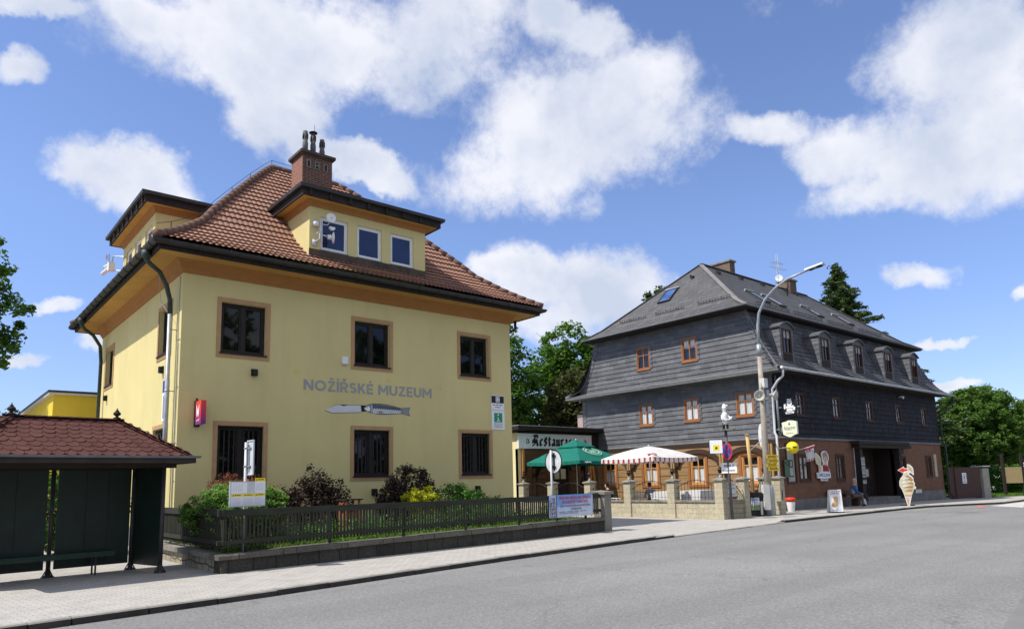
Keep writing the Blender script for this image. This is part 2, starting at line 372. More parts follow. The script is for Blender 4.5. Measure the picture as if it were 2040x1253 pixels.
# ------------------------------------------------------------------ mesh helpers
ORG = {}
Z = Vector((0, 0, 1))
class MB:
    def __init__(s): s.v = []; s.f = []; s.m = []
    def add(s, vs, fs, m=0):
        o = len(s.v); s.v += [tuple(p) for p in vs]
        for f in fs: s.f.append([i+o for i in f]); s.m.append(m)
        return s
    def obox(s, o, a, b, c, m=0):
        o, a, b, c = Vector(o), Vector(a), Vector(b), Vector(c)
        return s.add([o, o+a, o+a+b, o+b, o+c, o+a+c, o+a+b+c, o+b+c], [(0, 3, 2, 1), (4, 5, 6, 7), (0, 1, 5, 4), (1, 2, 6, 5), (2, 3, 7, 6), (3, 0, 4, 7)], m)
    def box(s, x0, x1, y0, y1, z0, z1, m=0): return s.obox((x0, y0, z0), (x1-x0, 0, 0), (0, y1-y0, 0), (0, 0, z1-z0), m)
    def bar(s, p0, p1, w, h, up=Z, m=0):
        p0, p1 = Vector(p0), Vector(p1); d = (p1-p0).normalized(); x = d.cross(up)
        if x.length < 1e-4: x = d.cross(Vector((1, 0, 0)))
        x.normalize(); y = x.cross(d)
        return s.obox(p0-x*w/2-y*h/2, p1-p0, x*w, y*h, m)
    def tube(s, pts, r, n=8, m=0, caps=True):
        pts = [Vector(p) for p in pts]; k = len(pts)
        rs = r if isinstance(r, (list, tuple)) else [r]*k
        o = len(s.v); prev = None
        for i, p in enumerate(pts):
            d = (pts[min(i+1, k-1)]-pts[max(i-1, 0)]).normalized()
            if prev is None:
                x = d.cross(Z)
                if x.length < .05: x = d.cross(Vector((1, 0, 0)))
            else: x = prev-d*prev.dot(d)
            x.normalize(); prev = x; y = d.cross(x)
            for j in range(n):
                a = 2*math.pi*j/n; s.v.append(tuple(p+(x*math.cos(a)+y*math.sin(a))*rs[i]))
        for i in range(k-1):
            for j in range(n):
                s.f.append([o+i*n+j, o+i*n+(j+1) % n, o+(i+1)*n+(j+1) % n, o+(i+1)*n+j]); s.m.append(m)
        if caps:
            s.f.append([o+j for j in range(n)][::-1]); s.m.append(m)
            s.f.append([o+(k-1)*n+j for j in range(n)]); s.m.append(m)
        return s
    def lathe(s, base, prof, n=12, m=0, axis=Z):
        base = Vector(base); axis = Vector(axis).normalized()
        x = axis.cross(Vector((1, 0, 0)))
        if x.length < .05: x = axis.cross(Vector((0, 1, 0)))
        x.normalize(); y = axis.cross(x); o = len(s.v); k = len(prof)
        for r, h in prof:
            for j in range(n):
                a = 2*math.pi*j/n; s.v.append(tuple(base+axis*h+(x*math.cos(a)+y*math.sin(a))*max(r, 1e-4)))
        for i in range(k-1):
            for j in range(n): s.f.append([o+i*n+j, o+i*n+(j+1) % n, o+(i+1)*n+(j+1) % n, o+(i+1)*n+j]); s.m.append(m)
        s.f.append([o+j for j in range(n)][::-1]); s.m.append(m); s.f.append([o+(k-1)*n+j for j in range(n)]); s.m.append(m)
        return s
    def ball(s, c, r, n=12, m=0, sx=1, sy=1, sz=1):
        pr = [(r*math.sin(math.pi*i/n), -r*math.cos(math.pi*i/n)) for i in range(n+1)]
        t = MB().lathe((0, 0, 0), pr, n+4)
        c = Vector(c); return s.add([c+Vector((p[0]*sx, p[1]*sy, p[2]*sz)) for p in t.v], t.f, m)
    def prism(s, pts, fr, d0, d1, m=0):
        k = len(pts)
        A = [fr(a, b, d0) for a, b in pts]; B = [fr(a, b, d1) for a, b in pts]
        return s.add(A+B, [list(range(k))[::-1], list(range(k, 2*k))]+[(i, (i+1) % k, (i+1) % k+k, i+k) for i in range(k)], m)
    def fbox(s, fr, a0, b0, a1, b1, d0, d1, m=0): return s.prism([(a0, b0), (a1, b0), (a1, b1), (a0, b1)], fr, d0, d1, m)
    def disc(s, fr, a, b, r, d0, d1, n=20, m=0, ra=None): return s.prism([(a+(ra or r)*math.cos(2*math.pi*i/n), b+r*math.sin(2*math.pi*i/n)) for i in range(n)], fr, d0, d1, m)
    def ring4(s, fr, a0, b0, a1, b1, w, d0, d1, m=0, bot=None):
        wb = w if bot is None else bot
        s.fbox(fr, a0, b0, a0+w, b1, d0, d1, m); s.fbox(fr, a1-w, b0, a1, b1, d0, d1, m)
        s.fbox(fr, a0+w, b1-w, a1-w, b1, d0, d1, m)
        if wb > 0: s.fbox(fr, a0+w, b0, a1-w, b0+wb, d0, d1, m)
        return s
    def wall(s, fr, a0, b0, a1, b1, holes=(), depth=.2, m=0, mr=None):
        """a wall face with openings cut through it and reveals of the given depth"""
        A = sorted({a0, a1, *[h[0] for h in holes], *[h[2] for h in holes]}); B = sorted({b0, b1, *[h[1] for h in holes], *[h[3] for h in holes]})
        for i in range(len(A)-1):
            for j in range(len(B)-1):
                ca, cb = (A[i]+A[i+1])/2, (B[j]+B[j+1])/2
                if any(h[0] < ca < h[2] and h[1] < cb < h[3] for h in holes): continue
                s.add([fr(A[i], B[j]), fr(A[i+1], B[j]), fr(A[i+1], B[j+1]), fr(A[i], B[j+1])], [(0, 1, 2, 3)], m)
        for h in holes:
            c = [(h[0], h[1]), (h[2], h[1]), (h[2], h[3]), (h[0], h[3])]
            for i in range(4):
                p, q = c[i], c[(i+1) % 4]
                s.add([fr(*p), fr(*q), fr(q[0], q[1], -depth), fr(p[0], p[1], -depth)], [(0, 1, 2, 3)], m if mr is None else mr)
        return s
    def band(s, rect, prof, m=0, closed=True):
        """a moulding run round a rectangle: profile points are (outward offset, height)"""
        x0, x1, y0, y1 = rect; k = len(prof); o = len(s.v)
        for f, z in prof: s.v += [(x0-f, y0-f, z), (x1+f, y0-f, z), (x1+f, y1+f, z), (x0-f, y1+f, z)]
        for i in range(k if closed else k-1):
            for j in range(4): s.f.append([o+4*i+j, o+4*i+(j+1) % 4, o+4*((i+1) % k)+(j+1) % 4, o+4*((i+1) % k)+j]); s.m.append(m)
        return s
    def build(s, name, mats, parent=None, smooth=False, org=None):
        if isinstance(mats, str): mats = [mats]
        og = Vector(org) if org is not None else (ORG[parent.name] if parent else Vector((0, 0, 0)))
        me = bpy.data.meshes.new(name)
        me.from_pydata([(p[0]-og.x, p[1]-og.y, p[2]-og.z) for p in s.v], [], s.f)
        for q in mats: me.materials.append(MATS[q])
        if len(mats) > 1: me.polygons.foreach_set('material_index', s.m)
        if smooth: me.polygons.foreach_set('use_smooth', [True]*len(me.polygons))
        o = bpy.data.objects.new(name, me); COL.objects.link(o); ORG[o.name] = og
        if parent: o.parent = parent
        else: o.location = og
        return o
def smooth_angle(o, deg=40):
    me = o.data; me.polygons.foreach_set('use_smooth', [True]*len(me.polygons))
    me.set_sharp_from_angle(angle=math.radians(deg)); return o
def fr_(o, u, n, v=(0, 0, 1)):
    o, u, n, v = Vector(o), Vector(u).normalized(), Vector(n).normalized(), Vector(v).normalized()
    f = lambda a, b, d=0.0: o+u*a+v*b+n*d
    return f
def tag(o, label, cat, group=None, kind=None):
    if label: o['label'] = label
    if cat: o['category'] = cat
    if group: o['group'] = group
    if kind: o['kind'] = kind
    return o
def thing(name, loc, label, cat, group=None):
    o = bpy.data.objects.new(name, None); COL.objects.link(o); o.location = loc; o.empty_display_size = .2
    ORG[o.name] = Vector(loc); return tag(o, label, cat, group)
def struct(o, kind='structure'): o['kind'] = kind; return o
def dup(root, loc, rz=0, label=None, scale=1.0):
    def cp(o, par):
        c = o.copy(); COL.objects.link(c)
        if par: c.parent = par
        for ch in o.children: cp(ch, c)
        return c
    r = cp(root, None); r.location = loc; r.rotation_euler = (0, 0, rz); r.scale = (scale,)*3
    if label: r['label'] = label
    return r
def text(parent, name, txt, fr, a0, b0, h, mat, width=None, d=.004, bold=0.0, align='L', thick=.004, shear=0.0):
    """writing laid on a surface: a0, b0 the lower left (or centre) of the line, h the height of its letters, width fits the line"""
    cu = bpy.data.curves.new('t', 'FONT'); cu.body = txt; cu.size = 1; cu.offset = bold; cu.resolution_u = 2; cu.shear = shear
    ob = bpy.data.objects.new('t', cu); COL.objects.link(ob)
    me = bpy.data.meshes.new_from_object(ob.evaluated_get(bpy.context.evaluated_depsgraph_get()))
    bpy.data.objects.remove(ob); bpy.data.curves.remove(cu)
    co = np.zeros(len(me.vertices)*3); me.vertices.foreach_get('co', co); co = co.reshape(-1, 3)
    mn, mxx = co.min(0), co.max(0); sy = h/.73; sx = sy if width is None else width/(mxx[0]-mn[0])
    w = (mxx[0]-mn[0])*sx; o0 = a0-(w/2 if align == 'C' else 0)
    mb = MB(); mb.add([fr(o0+(p[0]-mn[0])*sx, b0+p[1]*sy, d+thick) for p in co], [list(p.vertices) for p in me.polygons])
    bpy.data.meshes.remove(me)
    return mb.build(name, mat, parent)
def lines(mb, fr, a0, a1, bs, h, d, m=0, seed=1, gap=.25):
    """rows of small print too small to read: broken thin bars"""
    r = random.Random(seed)
    for b in bs:
        a = a0
        while a < a1-.01:
            w = min(r.uniform(.04, .16)*(a1-a0)/.5, a1-a)
            mb.fbox(fr, a, b, a+w*(1-gap), b+h, d, d+.002, m); a += w
    return mb
def meshnp(name, V, F, mat, parent=None, org=None):
    og = Vector(org) if org is not None else (ORG[parent.name] if parent else Vector((0, 0, 0)))
    V = V-np.array(og); me = bpy.data.meshes.new(name); nf = len(F); k = F.shape[1]
    me.vertices.add(len(V)); me.vertices.foreach_set('co', V.astype(np.float32).ravel())
    me.loops.add(nf*k); me.loops.foreach_set('vertex_index', F.astype(np.int32).ravel())
    me.polygons.add(nf); me.polygons.foreach_set('loop_start', np.arange(0, nf*k, k, dtype=np.int32)); me.polygons.foreach_set('loop_total', np.full(nf, k, dtype=np.int32))
    me.update(calc_edges=True); me.materials.append(MATS[mat])
    o = bpy.data.objects.new(name, me); COL.objects.link(o); ORG[o.name] = og
    if parent: o.parent = parent
    else: o.location = og
    return o
def leafmesh(P, rng, size, up=.5, long=1.0, dirs=None):
    n = len(P); nr = rng.normal(size=(n, 3)); nr[:, 2] = np.abs(nr[:, 2])+up; nr /= np.linalg.norm(nr, axis=1)[:, None]
    t = rng.normal(size=(n, 3)) if dirs is None else dirs+rng.normal(size=(n, 3))*.45
    t -= nr*(t*nr).sum(1)[:, None]; t /= np.linalg.norm(t, axis=1)[:, None]; b = np.cross(nr, t)
    s = size*rng.uniform(.65, 1.35, (n, 1)); w = s*.62/long; l = s*long
    fold = nr*s*.18
    V = np.stack([P-t*l, P+b*w+fold, P+t*l, P-b*w+fold], 1).reshape(-1, 3)
    return V, np.arange(4*n).reshape(-1, 4)
def crown(name, parent, ells, nclump, per, cr, size, mat, seed=1, surf=.62, zmin=None, flat=.75, up=.5):
    """foliage: clumps of small leaves spread through ellipsoids, denser towards the outside, with gaps between"""
    rng = np.random.default_rng(seed); PP = []
    vol = np.array([e[3]*e[4]*e[5] for e in ells])**.8; vol = vol/vol.sum()
    for e, f in zip(ells, vol):
        k = max(2, int(nclump*f)); d = rng.normal(size=(k, 3)); d /= np.linalg.norm(d, axis=1)[:, None]
        r = np.where(rng.random(k) < surf, rng.uniform(.78, 1.03, k), rng.uniform(.1, .8, k))
        c = np.array(e[:3])+d*r[:, None]*np.array(e[3:6])
        rad = cr*rng.uniform(.55, 1.35, k)
        q = rng.normal(size=(k, per, 3)); q /= np.linalg.norm(q, axis=2)[:, :, None]; q *= rng.random((k, per, 1))**.5
        q *= rad[:, None, None]; q[:, :, 2] *= flat
        keep = rng.random(k) > .06
        PP.append((c[:, None, :]+q)[keep].reshape(-1, 3))
    P = np.concatenate(PP)
    if zmin is not None: P = P[P[:, 2] > zmin]
    V, F = leafmesh(P, rng, size, up)
    return meshnp(name, V, F, mat, parent)
def branches(name, parent, base, top, r, limbs, seed=1, mat='bark'):
    rr = random.Random(seed); mb = MB(); base, top = Vector(base), Vector(top)
    pts = [base.lerp(top, t)+Vector((rr.uniform(-1, 1), rr.uniform(-1, 1), 0))*r*.5*(t > 0) for t in (0, .12, .3, .5, .75, 1)]
    mb.tube(pts, [r*1.35, r*1.05, r*.9, r*.75, r*.5, r*.22], 10)
    H = (top-base).length
    for i, (t, l, az, el) in enumerate(limbs):
        p = base.lerp(top, t); d = Vector((math.cos(az)*math.cos(el), math.sin(az)*math.cos(el), math.sin(el)))
        q1 = p+d*l*.45+Vector((0, 0, .05*l)); q2 = p+d*l+Vector((rr.uniform(-.1, .1), rr.uniform(-.1, .1), .22))*l
        rl = r*(1-t)*.6+.03
        mb.tube([p, q1, q2], [rl, rl*.6, rl*.2], 6)
        for s2 in (-.6, .6):
            d2 = Matrix.Rotation(s2, 3, 'Z') @ d; mb.tube([q1, q1+d2*l*.4+Vector((0, 0, .15*l))], [rl*.45, rl*.12], 5)
    o = mb.build(name, mat, parent, True); return o
def limbset(n, t0, t1, l0, l1, seed):
    r = random.Random(seed); return [(t0+(t1-t0)*i/max(1, n-1), r.uniform(l0, l1), i*2.4+r.uniform(-.4, .4), r.uniform(.2, .8)) for i in range(n)]
def slope(parent, name, p0, u, inw, length, prof, kl, kr, course, wave, amp, step, mat, sub=6):
    """one roof slope laid in courses; p0 left end of the eave, prof (run, height) pairs, kl/kr how fast each hip closes in"""
    p0, u, inw = Vector(p0), Vector(u), Vector(inw)
    seg = []; s = 0
    for i in range(len(prof)-1):
        l = math.hypot(prof[i+1][0]-prof[i][0], prof[i+1][1]-prof[i][1]); seg.append((s, s+l, prof[i], prof[i+1])); s += l
    def at(q):
        for a, b, p, r in seg:
            if q <= b+1e-6: t = max(0, (q-a)/(b-a)); return p[0]+(r[0]-p[0])*t, p[1]+(r[1]-p[1])*t, (-(r[1]-p[1])/(b-a), (r[0]-p[0])/(b-a))
        return prof[-1][0], prof[-1][1], (0, 1)
    n = max(1, round(s/course)); rows = []
    for i in range(n):
        a = s*i/n; b = s*(i+1)/n
        rows.append((a-(.03 if i else 0), step, i)); rows.append((b, .0, i))
    nx = int(length/wave*sub) if amp else max(2, int(length/.8))
    mb = MB(); o = 0
    xs = np.linspace(0, length, nx+1)
    for q, hgt, i in rows:
        d, z, nn = at(max(0, q)); lo, hi = kl*d, length-kr*d
        for x in xs:
            xx = min(max(x, lo), max(hi, lo)); w = 0
            if amp: w = amp*(abs(math.sin(math.pi*xx/wave))**.8)
            off = hgt+w
            p = p0+u*xx+inw*(d+nn[0]*off); mb.v.append((p.x, p.y, z+nn[1]*off))
    for r in range(len(rows)-1):
        for j in range(nx):
            a, b = r*(nx+1)+j, r*(nx+1)+j+1; c, d = b+nx+1, a+nx+1
            w1 = (Vector(mb.v[a])-Vector(mb.v[b])).length; w2 = (Vector(mb.v[c])-Vector(mb.v[d])).length
            if w1 < 1e-4 and w2 < 1e-4: continue
            mb.f.append([a, b, c, d]); mb.m.append(0)
    return mb.build(name, mat, parent, False)
def caps(mb, pts, r, ln):
    """half round hip and ridge tiles laid one over the next along a line"""
    P = [Vector(p) for p in pts]; tot = sum((P[i+1]-P[i]).length for i in range(len(P)-1)); n = int(tot/ln)
    def at(q):
        for i in range(len(P)-1):
            l = (P[i+1]-P[i]).length
            if q <= l: return P[i].lerp(P[i+1], q/l)
            q -= l
        return P[-1]
    for i in range(n):
        mb.tube([at(tot*i/n-.02 if i else 0), at(tot*(i+.55)/n), at(tot*(i+1)/n+.03)], [r*1.14, r*1.02, r*.92], 10)
    return mb
# bold plain capitals drawn as strokes of even width
def arc_(cx, cy, rx_, ry_, t0, t1, n=10): return [(cx+rx_*math.cos(math.radians(t0+(t1-t0)*i/n)), cy+ry_*math.sin(math.radians(t0+(t1-t0)*i/n))) for i in range(n+1)]
LO, HI = .095, .905
STEM = [(.1, 0), (.1, 1)]
CAPS = {'N': (.80, [STEM, [(.70, 0), (.70, 1)], [(.10, .98), (.70, .02)]]), 'O': (.94, [arc_(.47, .5, .37, .405, 0, 360, 28)]), 'Z': (.70, [[(.06, HI), (.62, HI)], [(.05, LO), (.66, LO)], [(.57, HI), (.12, LO)]]),
        'I': (.20, [STEM]), 'R': (.70, [STEM, [(.1, HI)]+arc_(.36, .68, .21, .225, 90, -90, 10)+[(.1, .455)], [(.34, .46), (.60, 0)]]),
        'S': (.64, [arc_(.32, .70, .215, .205, 35, 180, 8)+[(.13, .62), (.22, .53), (.42, .46)]+arc_(.32, .30, .215, .205, 40, -150, 12)]), 'K': (.70, [STEM, [(.14, .36), (.58, 1)], [(.30, .56), (.62, 0)]]),
        'E': (.62, [STEM, [(.1, HI), (.58, HI)], [(.1, .5), (.54, .5)], [(.1, LO), (.58, LO)]]), 'M': (.94, [STEM, [(.84, 0), (.84, 1)], [(.10, .98), (.47, .32)], [(.84, .98), (.47, .32)]]),
        'U': (.76, [[(.1, 1), (.1, .38)]+arc_(.38, .375, .28, .28, 180, 360, 12)+[(.66, .38), (.66, 1)]]), 'L': (.58, [STEM, [(.1, LO), (.56, LO)]]), 'A': (.78, [[(.08, 0), (.39, .96)], [(.70, 0), (.39, .96)], [(.2, .28), (.58, .28)]]),
        'V': (.76, [[(.08, 1), (.38, .04)], [(.68, 1), (.38, .04)]]), 'J': (.52, [[(.42, 1), (.42, .3)]+arc_(.22, .30, .2, .205, 0, -150, 8)]), 'B': (.70, [STEM, [(.1, HI)]+arc_(.36, .70, .2, .2, 90, -90, 8)+[(.1, .5)], [(.1, .49)]+arc_(.38, .30, .22, .2, 90, -90, 8)+[(.1, LO)]]),
        'P': (.66, [STEM, [(.1, HI)]+arc_(.36, .66, .21, .24, 90, -90, 10)+[(.1, .42)]]), 'T': (.66, [[(.33, 0), (.33, 1)], [(.03, HI), (.63, HI)]]), 'C': (.76, [arc_(.42, .5, .33, .405, 45, 315, 18)]), 'H': (.78, [STEM, [(.68, 0), (.68, 1)], [(.1, .5), (.68, .5)]]),
        'D': (.78, [STEM, [(.1, HI), (.3, HI)]+arc_(.32, .5, .34, .405, 90, -90, 12)+[(.1, LO)]]), 'Y': (.72, [[(.06, 1), (.36, .46)], [(.66, 1), (.36, .46)], [(.36, 0), (.36, .48)]])}
ACC = {'\u017d': ('Z', 'c'), '\u00cd': ('I', 'a'), '\u0158': ('R', 'c'), '\u00c9': ('E', 'a'), '\u00c1': ('A', 'a'), '\u010c': ('C', 'c')}
def strokes(parent, name, txt, fr, a0, b0, h, mat, width, d=.004, th=.19):
    adv = 0; items = []
    for ch in txt:
        if ch == ' ': adv += .34; continue
        base, ac = ACC.get(ch, (ch, None)); w, pl = CAPS[base]; pl = list(pl)
        if ac == 'c': pl.append([(w/2-.15, 1.30), (w/2, 1.15), (w/2+.15, 1.30)])
        if ac == 'a': pl.append([(w/2-.06, 1.12), (w/2+.08, 1.30)])
        for p in pl: items.append([(adv+x, y, (.7 if p[0][1] > 1.05 else 1)) for x, y in p])
        adv += w+.09
    sx = width/(adv-.09); mb = MB(); k = 0
    for p in items:
        k += 1; n = len(p); L_, R_2 = [], []; closed = n > 12 and math.dist(p[0][:2], p[-1][:2]) < 1e-6
        for i in range(n):
            q = Vector(p[i][:2]); a = Vector(p[i-1][:2]) if i else (Vector(p[-2][:2]) if closed else q); c = Vector(p[i+1][:2]) if i < n-1 else (Vector(p[1][:2]) if closed else q)
            d1 = (q-a).normalized() if (q-a).length > 1e-6 else (c-q).normalized(); d2 = (c-q).normalized() if (c-q).length > 1e-6 else d1
            nrm = Vector((-(d1+d2).y, (d1+d2).x)).normalized(); m_ = 1/max(.5, nrm.dot(Vector((-d1.y, d1.x)))); w = th/2*p[i][2]*m_
            L_.append(q+nrm*w); R_2.append(q-nrm*w)
        dz = d+.0003*(k % 8); o = len(mb.v)
        for l, r in zip(L_, R_2): mb.v += [tuple(fr(a0+l.x*sx, b0+l.y*h, dz)), tuple(fr(a0+r.x*sx, b0+r.y*h, dz))]
        for i in range(n-1): mb.f.append([o+2*i, o+2*i+1, o+2*i+3, o+2*i+2]); mb.m.append(0)
    return mb.build(name, mat, parent)
# ------------------------------------------------------------------ ground, street
def zg(x): return -.012*max(0.0, x-38)
KERB = [(-60, 3.2), (-25, 7.7), (-8, 10.0), (1.44, 11.31), (4.45, 11.65), (6.87, 12.03), (10.22, 12.56), (14.45, 13.06), (19, 13.5), (24.84, 13.92), (30.4, 13.90), (36.1, 13.90), (39.4, 13.65), (42, 13.2), (45, 12.6)]
def sheet(name, lower, upper, z, mat, dz=0):
    """ground laid in strips between two lines of (x, y)"""
    mb = MB(); n = len(lower)
    for (a, b), (c, d) in zip(lower, upper): mb.v += [(a, b, z+zg(a)), (c, d, z+zg(c))]
    for i in range(n-1): mb.f.append([2*i, 2*i+2, 2*i+3, 2*i+1]); mb.m.append(0)
    return struct(mb.build(name, mat))
plain('earth', (.10, .12, .05), .95, .3, .3, 8, .5)
gx_ = [-900, -60, 0, 38, 60, 120, 900]
sheet('ground', [(x, -900) for x in gx_], [(x, 900) for x in gx_], -1.1, 'earth')
rx_ = [-60, -20, 0, 20, 38, 45, 60, 90, 160]
sheet('road', [(x, -40) for x in rx_], [(x, 60) for x in rx_], -.10, 'asphalt')
kx_ = KERB+[(50, 13.0), (56, 13.8), (64, 14.6), (90, 15)]
def dropped(x): return max(0.0, min(1.0, (x-16.6)/1.2, (25.4-x)/1.0))*.075      # the kerb is let down across the yard entrance
px_ = sorted(set(kx_+[(16.6, 13.27), (17.8, 13.39), (22, 13.72), (24.4, 13.88), (25.4, 13.92)]))
mb = MB()
for x, y in px_: mb.v += [(x, y+.14, zg(x)-dropped(x)), (x, y+1.7, zg(x)), (x, 46, zg(x))]
for i in range(len(px_)-1):
    for j in (0, 1): mb.f.append([3*i+j, 3*i+3+j, 3*i+4+j, 3*i+1+j]); mb.m.append(0)
struct(mb.build('pavement', 'paving'))
mb = MB(); mb.add([(8.5, 2.6, -.096), (10.7, 2.98, -.096), (12.3, 3.28, -.096), (20, 4.67, -.096), (20, -8, -.096), (8.5, -8, -.096)], [(0, 1, 2, 3, 4, 5)]); struct(mb.build('road_patch', 'road_patch'))
# kerb stones, each a little out of line with the next
mb = MB(); rk = random.Random(3)
def kerbat(s, K):
    for i in range(len(K)-1):
        l = math.dist(K[i], K[i+1])
        if s <= l: t = s/l; return (K[i][0]+(K[i+1][0]-K[i][0])*t, K[i][1]+(K[i+1][1]-K[i][1])*t)
        s -= l
    return K[-1]
tot = sum(math.dist(kx_[i], kx_[i+1]) for i in range(len(kx_)-1)); s = 22.0
while s < tot-30:
    l = rk.choice((.98, 1.0, 1.0, .5)); a, b = kerbat(s, kx_), kerbat(s+l-.022, kx_); dz = rk.uniform(-.004, .008)
    drop = dropped((a[0]+b[0])/2)
    p0 = Vector((a[0], a[1]-.02+rk.uniform(-.006, .006), -.3+zg(a[0]))); p1 = Vector((b[0], b[1]-.02+rk.uniform(-.006, .006), -.3+zg(b[0]))); d = p1-p0; w = Vector((-d.y, d.x, 0)).normalized()*.16
    h = .302+dz-drop
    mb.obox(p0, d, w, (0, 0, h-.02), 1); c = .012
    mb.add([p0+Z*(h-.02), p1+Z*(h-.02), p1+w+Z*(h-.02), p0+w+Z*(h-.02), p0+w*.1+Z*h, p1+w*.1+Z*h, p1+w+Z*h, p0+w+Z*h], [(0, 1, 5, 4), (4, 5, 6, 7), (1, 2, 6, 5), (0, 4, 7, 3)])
    s += l
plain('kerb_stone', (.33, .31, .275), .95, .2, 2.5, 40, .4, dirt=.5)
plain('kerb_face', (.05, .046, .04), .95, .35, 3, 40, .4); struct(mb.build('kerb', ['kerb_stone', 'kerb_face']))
# road markings and the patch of red at the far side road
plain('road_paint', (.52, .50, .47), .85, .15, 2, dirt=.3); plain('road_red', (.38, .16, .13), .9, .2, 2)
mb = MB(); mb.add([(39.6, 10.2, -.14), (42.3, 10.85, -.17), (43.5, 12.2, -.18), (41.6, 12.1, -.16)], [(0, 1, 2, 3)])
mb.add([(42.4, 10.9, -.17), (62, 13.2, -.40), (62, 13.7, -.40), (43.6, 12.2, -.18)], [(0, 1, 2, 3)])
for i, p in enumerate(mb.v): mb.v[i] = (p[0], p[1], -.10+zg(p[0])+.004)
struct(mb.build('road_marking', 'road_paint'))
mb = MB(); mb.add([(38.0, 11.5, -.116), (38.6, 11.35, -.12), (42.4, 12.75, -.17), (41.9, 12.85, -.165)], [(0, 1, 2, 3)])
for i, p in enumerate(mb.v): mb.v[i] = (p[0], p[1], -.10+zg(p[0])+.008)
struct(mb.build('red_road_marking', 'road_red'))
# ------------------------------------------------------------------ the yellow museum
X0, X1, Y0, Y1 = 5.28, 16.9, 20.0, 30.7
mus = thing('museum_building', (11, 25, 0), 'yellow two storey museum with red tiled hipped roof and barred lower windows', 'building')
FF = fr_((0, Y0, 0), (1, 0, 0), (0, -1, 0)); FL = fr_((X0, 0, 0), (0, 1, 0), (-1, 0, 0))
FLs = fr_((X0, 0, 0), (0, -1, 0), (-1, 0, 0))            # reading direction on the left face: a = -y
OP = .16
fw_ = [(6.32, 5.43, 7.60, 6.88), (10.44, 5.43, 11.72, 6.88), (14.57, 5.43, 15.84, 6.88)]
fl_ = [(6.32, 1.94, 7.60, 3.39), (10.44, 1.94, 11.72, 3.39), (14.57, 1.94, 15.84, 3.39)]
lw_ = [(21.0, 5.52, 22.27, 6.88), (28.5, 5.52, 29.72, 6.88)]
ll_ = [(21.0, 1.94, 22.36, 3.38), (28.5, 1.94, 29.72, 3.38)]
w = MB(); w.wall(FF, X0, -.2, X1, 8.0, fw_+fl_, .26); w.wall(FL, Y0, -.2, Y1, 8.0, lw_+ll_, .26)
w.add([(X1, Y0, -.2), (X1, Y1, -.2), (X1, Y1, 8), (X1, Y0, 8), (X0, Y1, -.2), (X0, Y1, 8)], [(0, 1, 2, 3), (1, 4, 5, 2)])
w.build('wall', 'yellow_plaster', mus)
MB().band((X0, X1, Y0, Y1), [(-.02, -.25), (.035, -.25), (.035, .55), (.02, .58), (-.02, .58)]).build('plinth', 'plinth_grey', mus)
MB().band((X0, X1, Y0, Y1), [(-.02, 7.54), (.03, 7.54), (.035, 7.60), (.07, 7.62), (.09, 7.72), (.15, 7.83), (.24, 7.885), (-.02, 7.885)]).build('cornice', 'cornice_brown', mus)
MB().band((X0, X1, Y0, Y1), [(-.02, 7.89), (.80, 7.86), (.80, 7.90), (-.02, 7.93)]).build('soffit', 'soffit_ochre', mus)
MB().band((X0, X1, Y0, Y1), [(.78, 7.84), (.83, 7.84), (.83, 8.06), (.78, 8.06)]).build('fascia', 'fascia_dark', mus)
gp = [(.93+.10*math.cos(a), 8.06+.115*math.sin(a)) for a in [math.pi+i*math.pi/8 for i in range(9)]]
gp += [(p[0]*.0+.93+.085*math.cos(a), 8.06+.10*math.sin(a)) for a, p in zip([2*math.pi-i*math.pi/8 for i in range(9)], gp)]
g = MB().band((X0, X1, Y0, Y1), gp)
for i in range(18):                                       # gutter brackets
    x = X0-.6+i*.76; g.box(x, x+.025, Y0-1.045, Y0-.83, 8.055, 8.075); g.tube([(x, Y0-.93+.12*math.cos(a), 8.06+.13*math.sin(a)) for a in [math.pi+j*math.pi/6 for j in range(7)]], .012, 4)
    y = Y0-.6+i*.70
    if y < Y1+.8: g.tube([(X0-.93+.12*math.cos(a), y, 8.06+.13*math.sin(a)) for a in [math.pi+j*math.pi/6 for j in range(7)]], .012, 4)
g.build('gutter', 'gutter_dark', mus)
ER = (4.36, 17.80, 19.10, 31.6)
PR = [(0, 8.13), (.55, 8.44), (1.1, 8.80), (1.97, 9.46), (2.45, 10.02), (3.5, 11.1), (4.65, 12.25), (5.75, 13.30), (6.25, 13.74)]
kx = (6.72-1.38)/6.25; PX = [(d*kx, z) for d, z in PR]
for nm, p0, u, inw, ln, pf, k in (('roof', (ER[0], ER[2], 0), (1, 0, 0), (0, 1, 0), ER[1]-ER[0], PR, kx), ('roof', (ER[0], ER[3], 0), (0, -1, 0), (1, 0, 0), ER[3]-ER[2], PX, 1/kx),
                               ('roof', (ER[1], ER[2], 0), (0, 1, 0), (-1, 0, 0), ER[3]-ER[2], PX, 1/kx), ('roof', (ER[1], ER[3], 0), (-1, 0, 0), (0, -1, 0), ER[1]-ER[0], PR, kx)):
    slope(mus, nm, p0, u, inw, ln, pf, k, k, .335, .165, .027, .05, 'roof_tile', 6)
h = MB()
for sx, sy in ((0, 0), (1, 0), (0, 1), (1, 1)):
    caps(h, [((ER[0]+d*kx) if not sx else (ER[1]-d*kx), (ER[2]+d) if not sy else (ER[3]-d), z+.055) for d, z in PR], .115, .36)
caps(h, [(ER[0]+6.25*kx, 25.35, 13.79), (ER[1]-6.25*kx, 25.35, 13.79)], .12, .36)
h.build('ridge_tiles', 'ridge_tile', mus, True)
c = MB()                                                  # lightning conductor over the hip
hp = [(ER[0]+d*kx, ER[2]+d, z+.34) for d, z in PR]+[(ER[0]+6.25*kx+1.2, 25.35, 14.05)]
c.tube(hp, .008, 4)
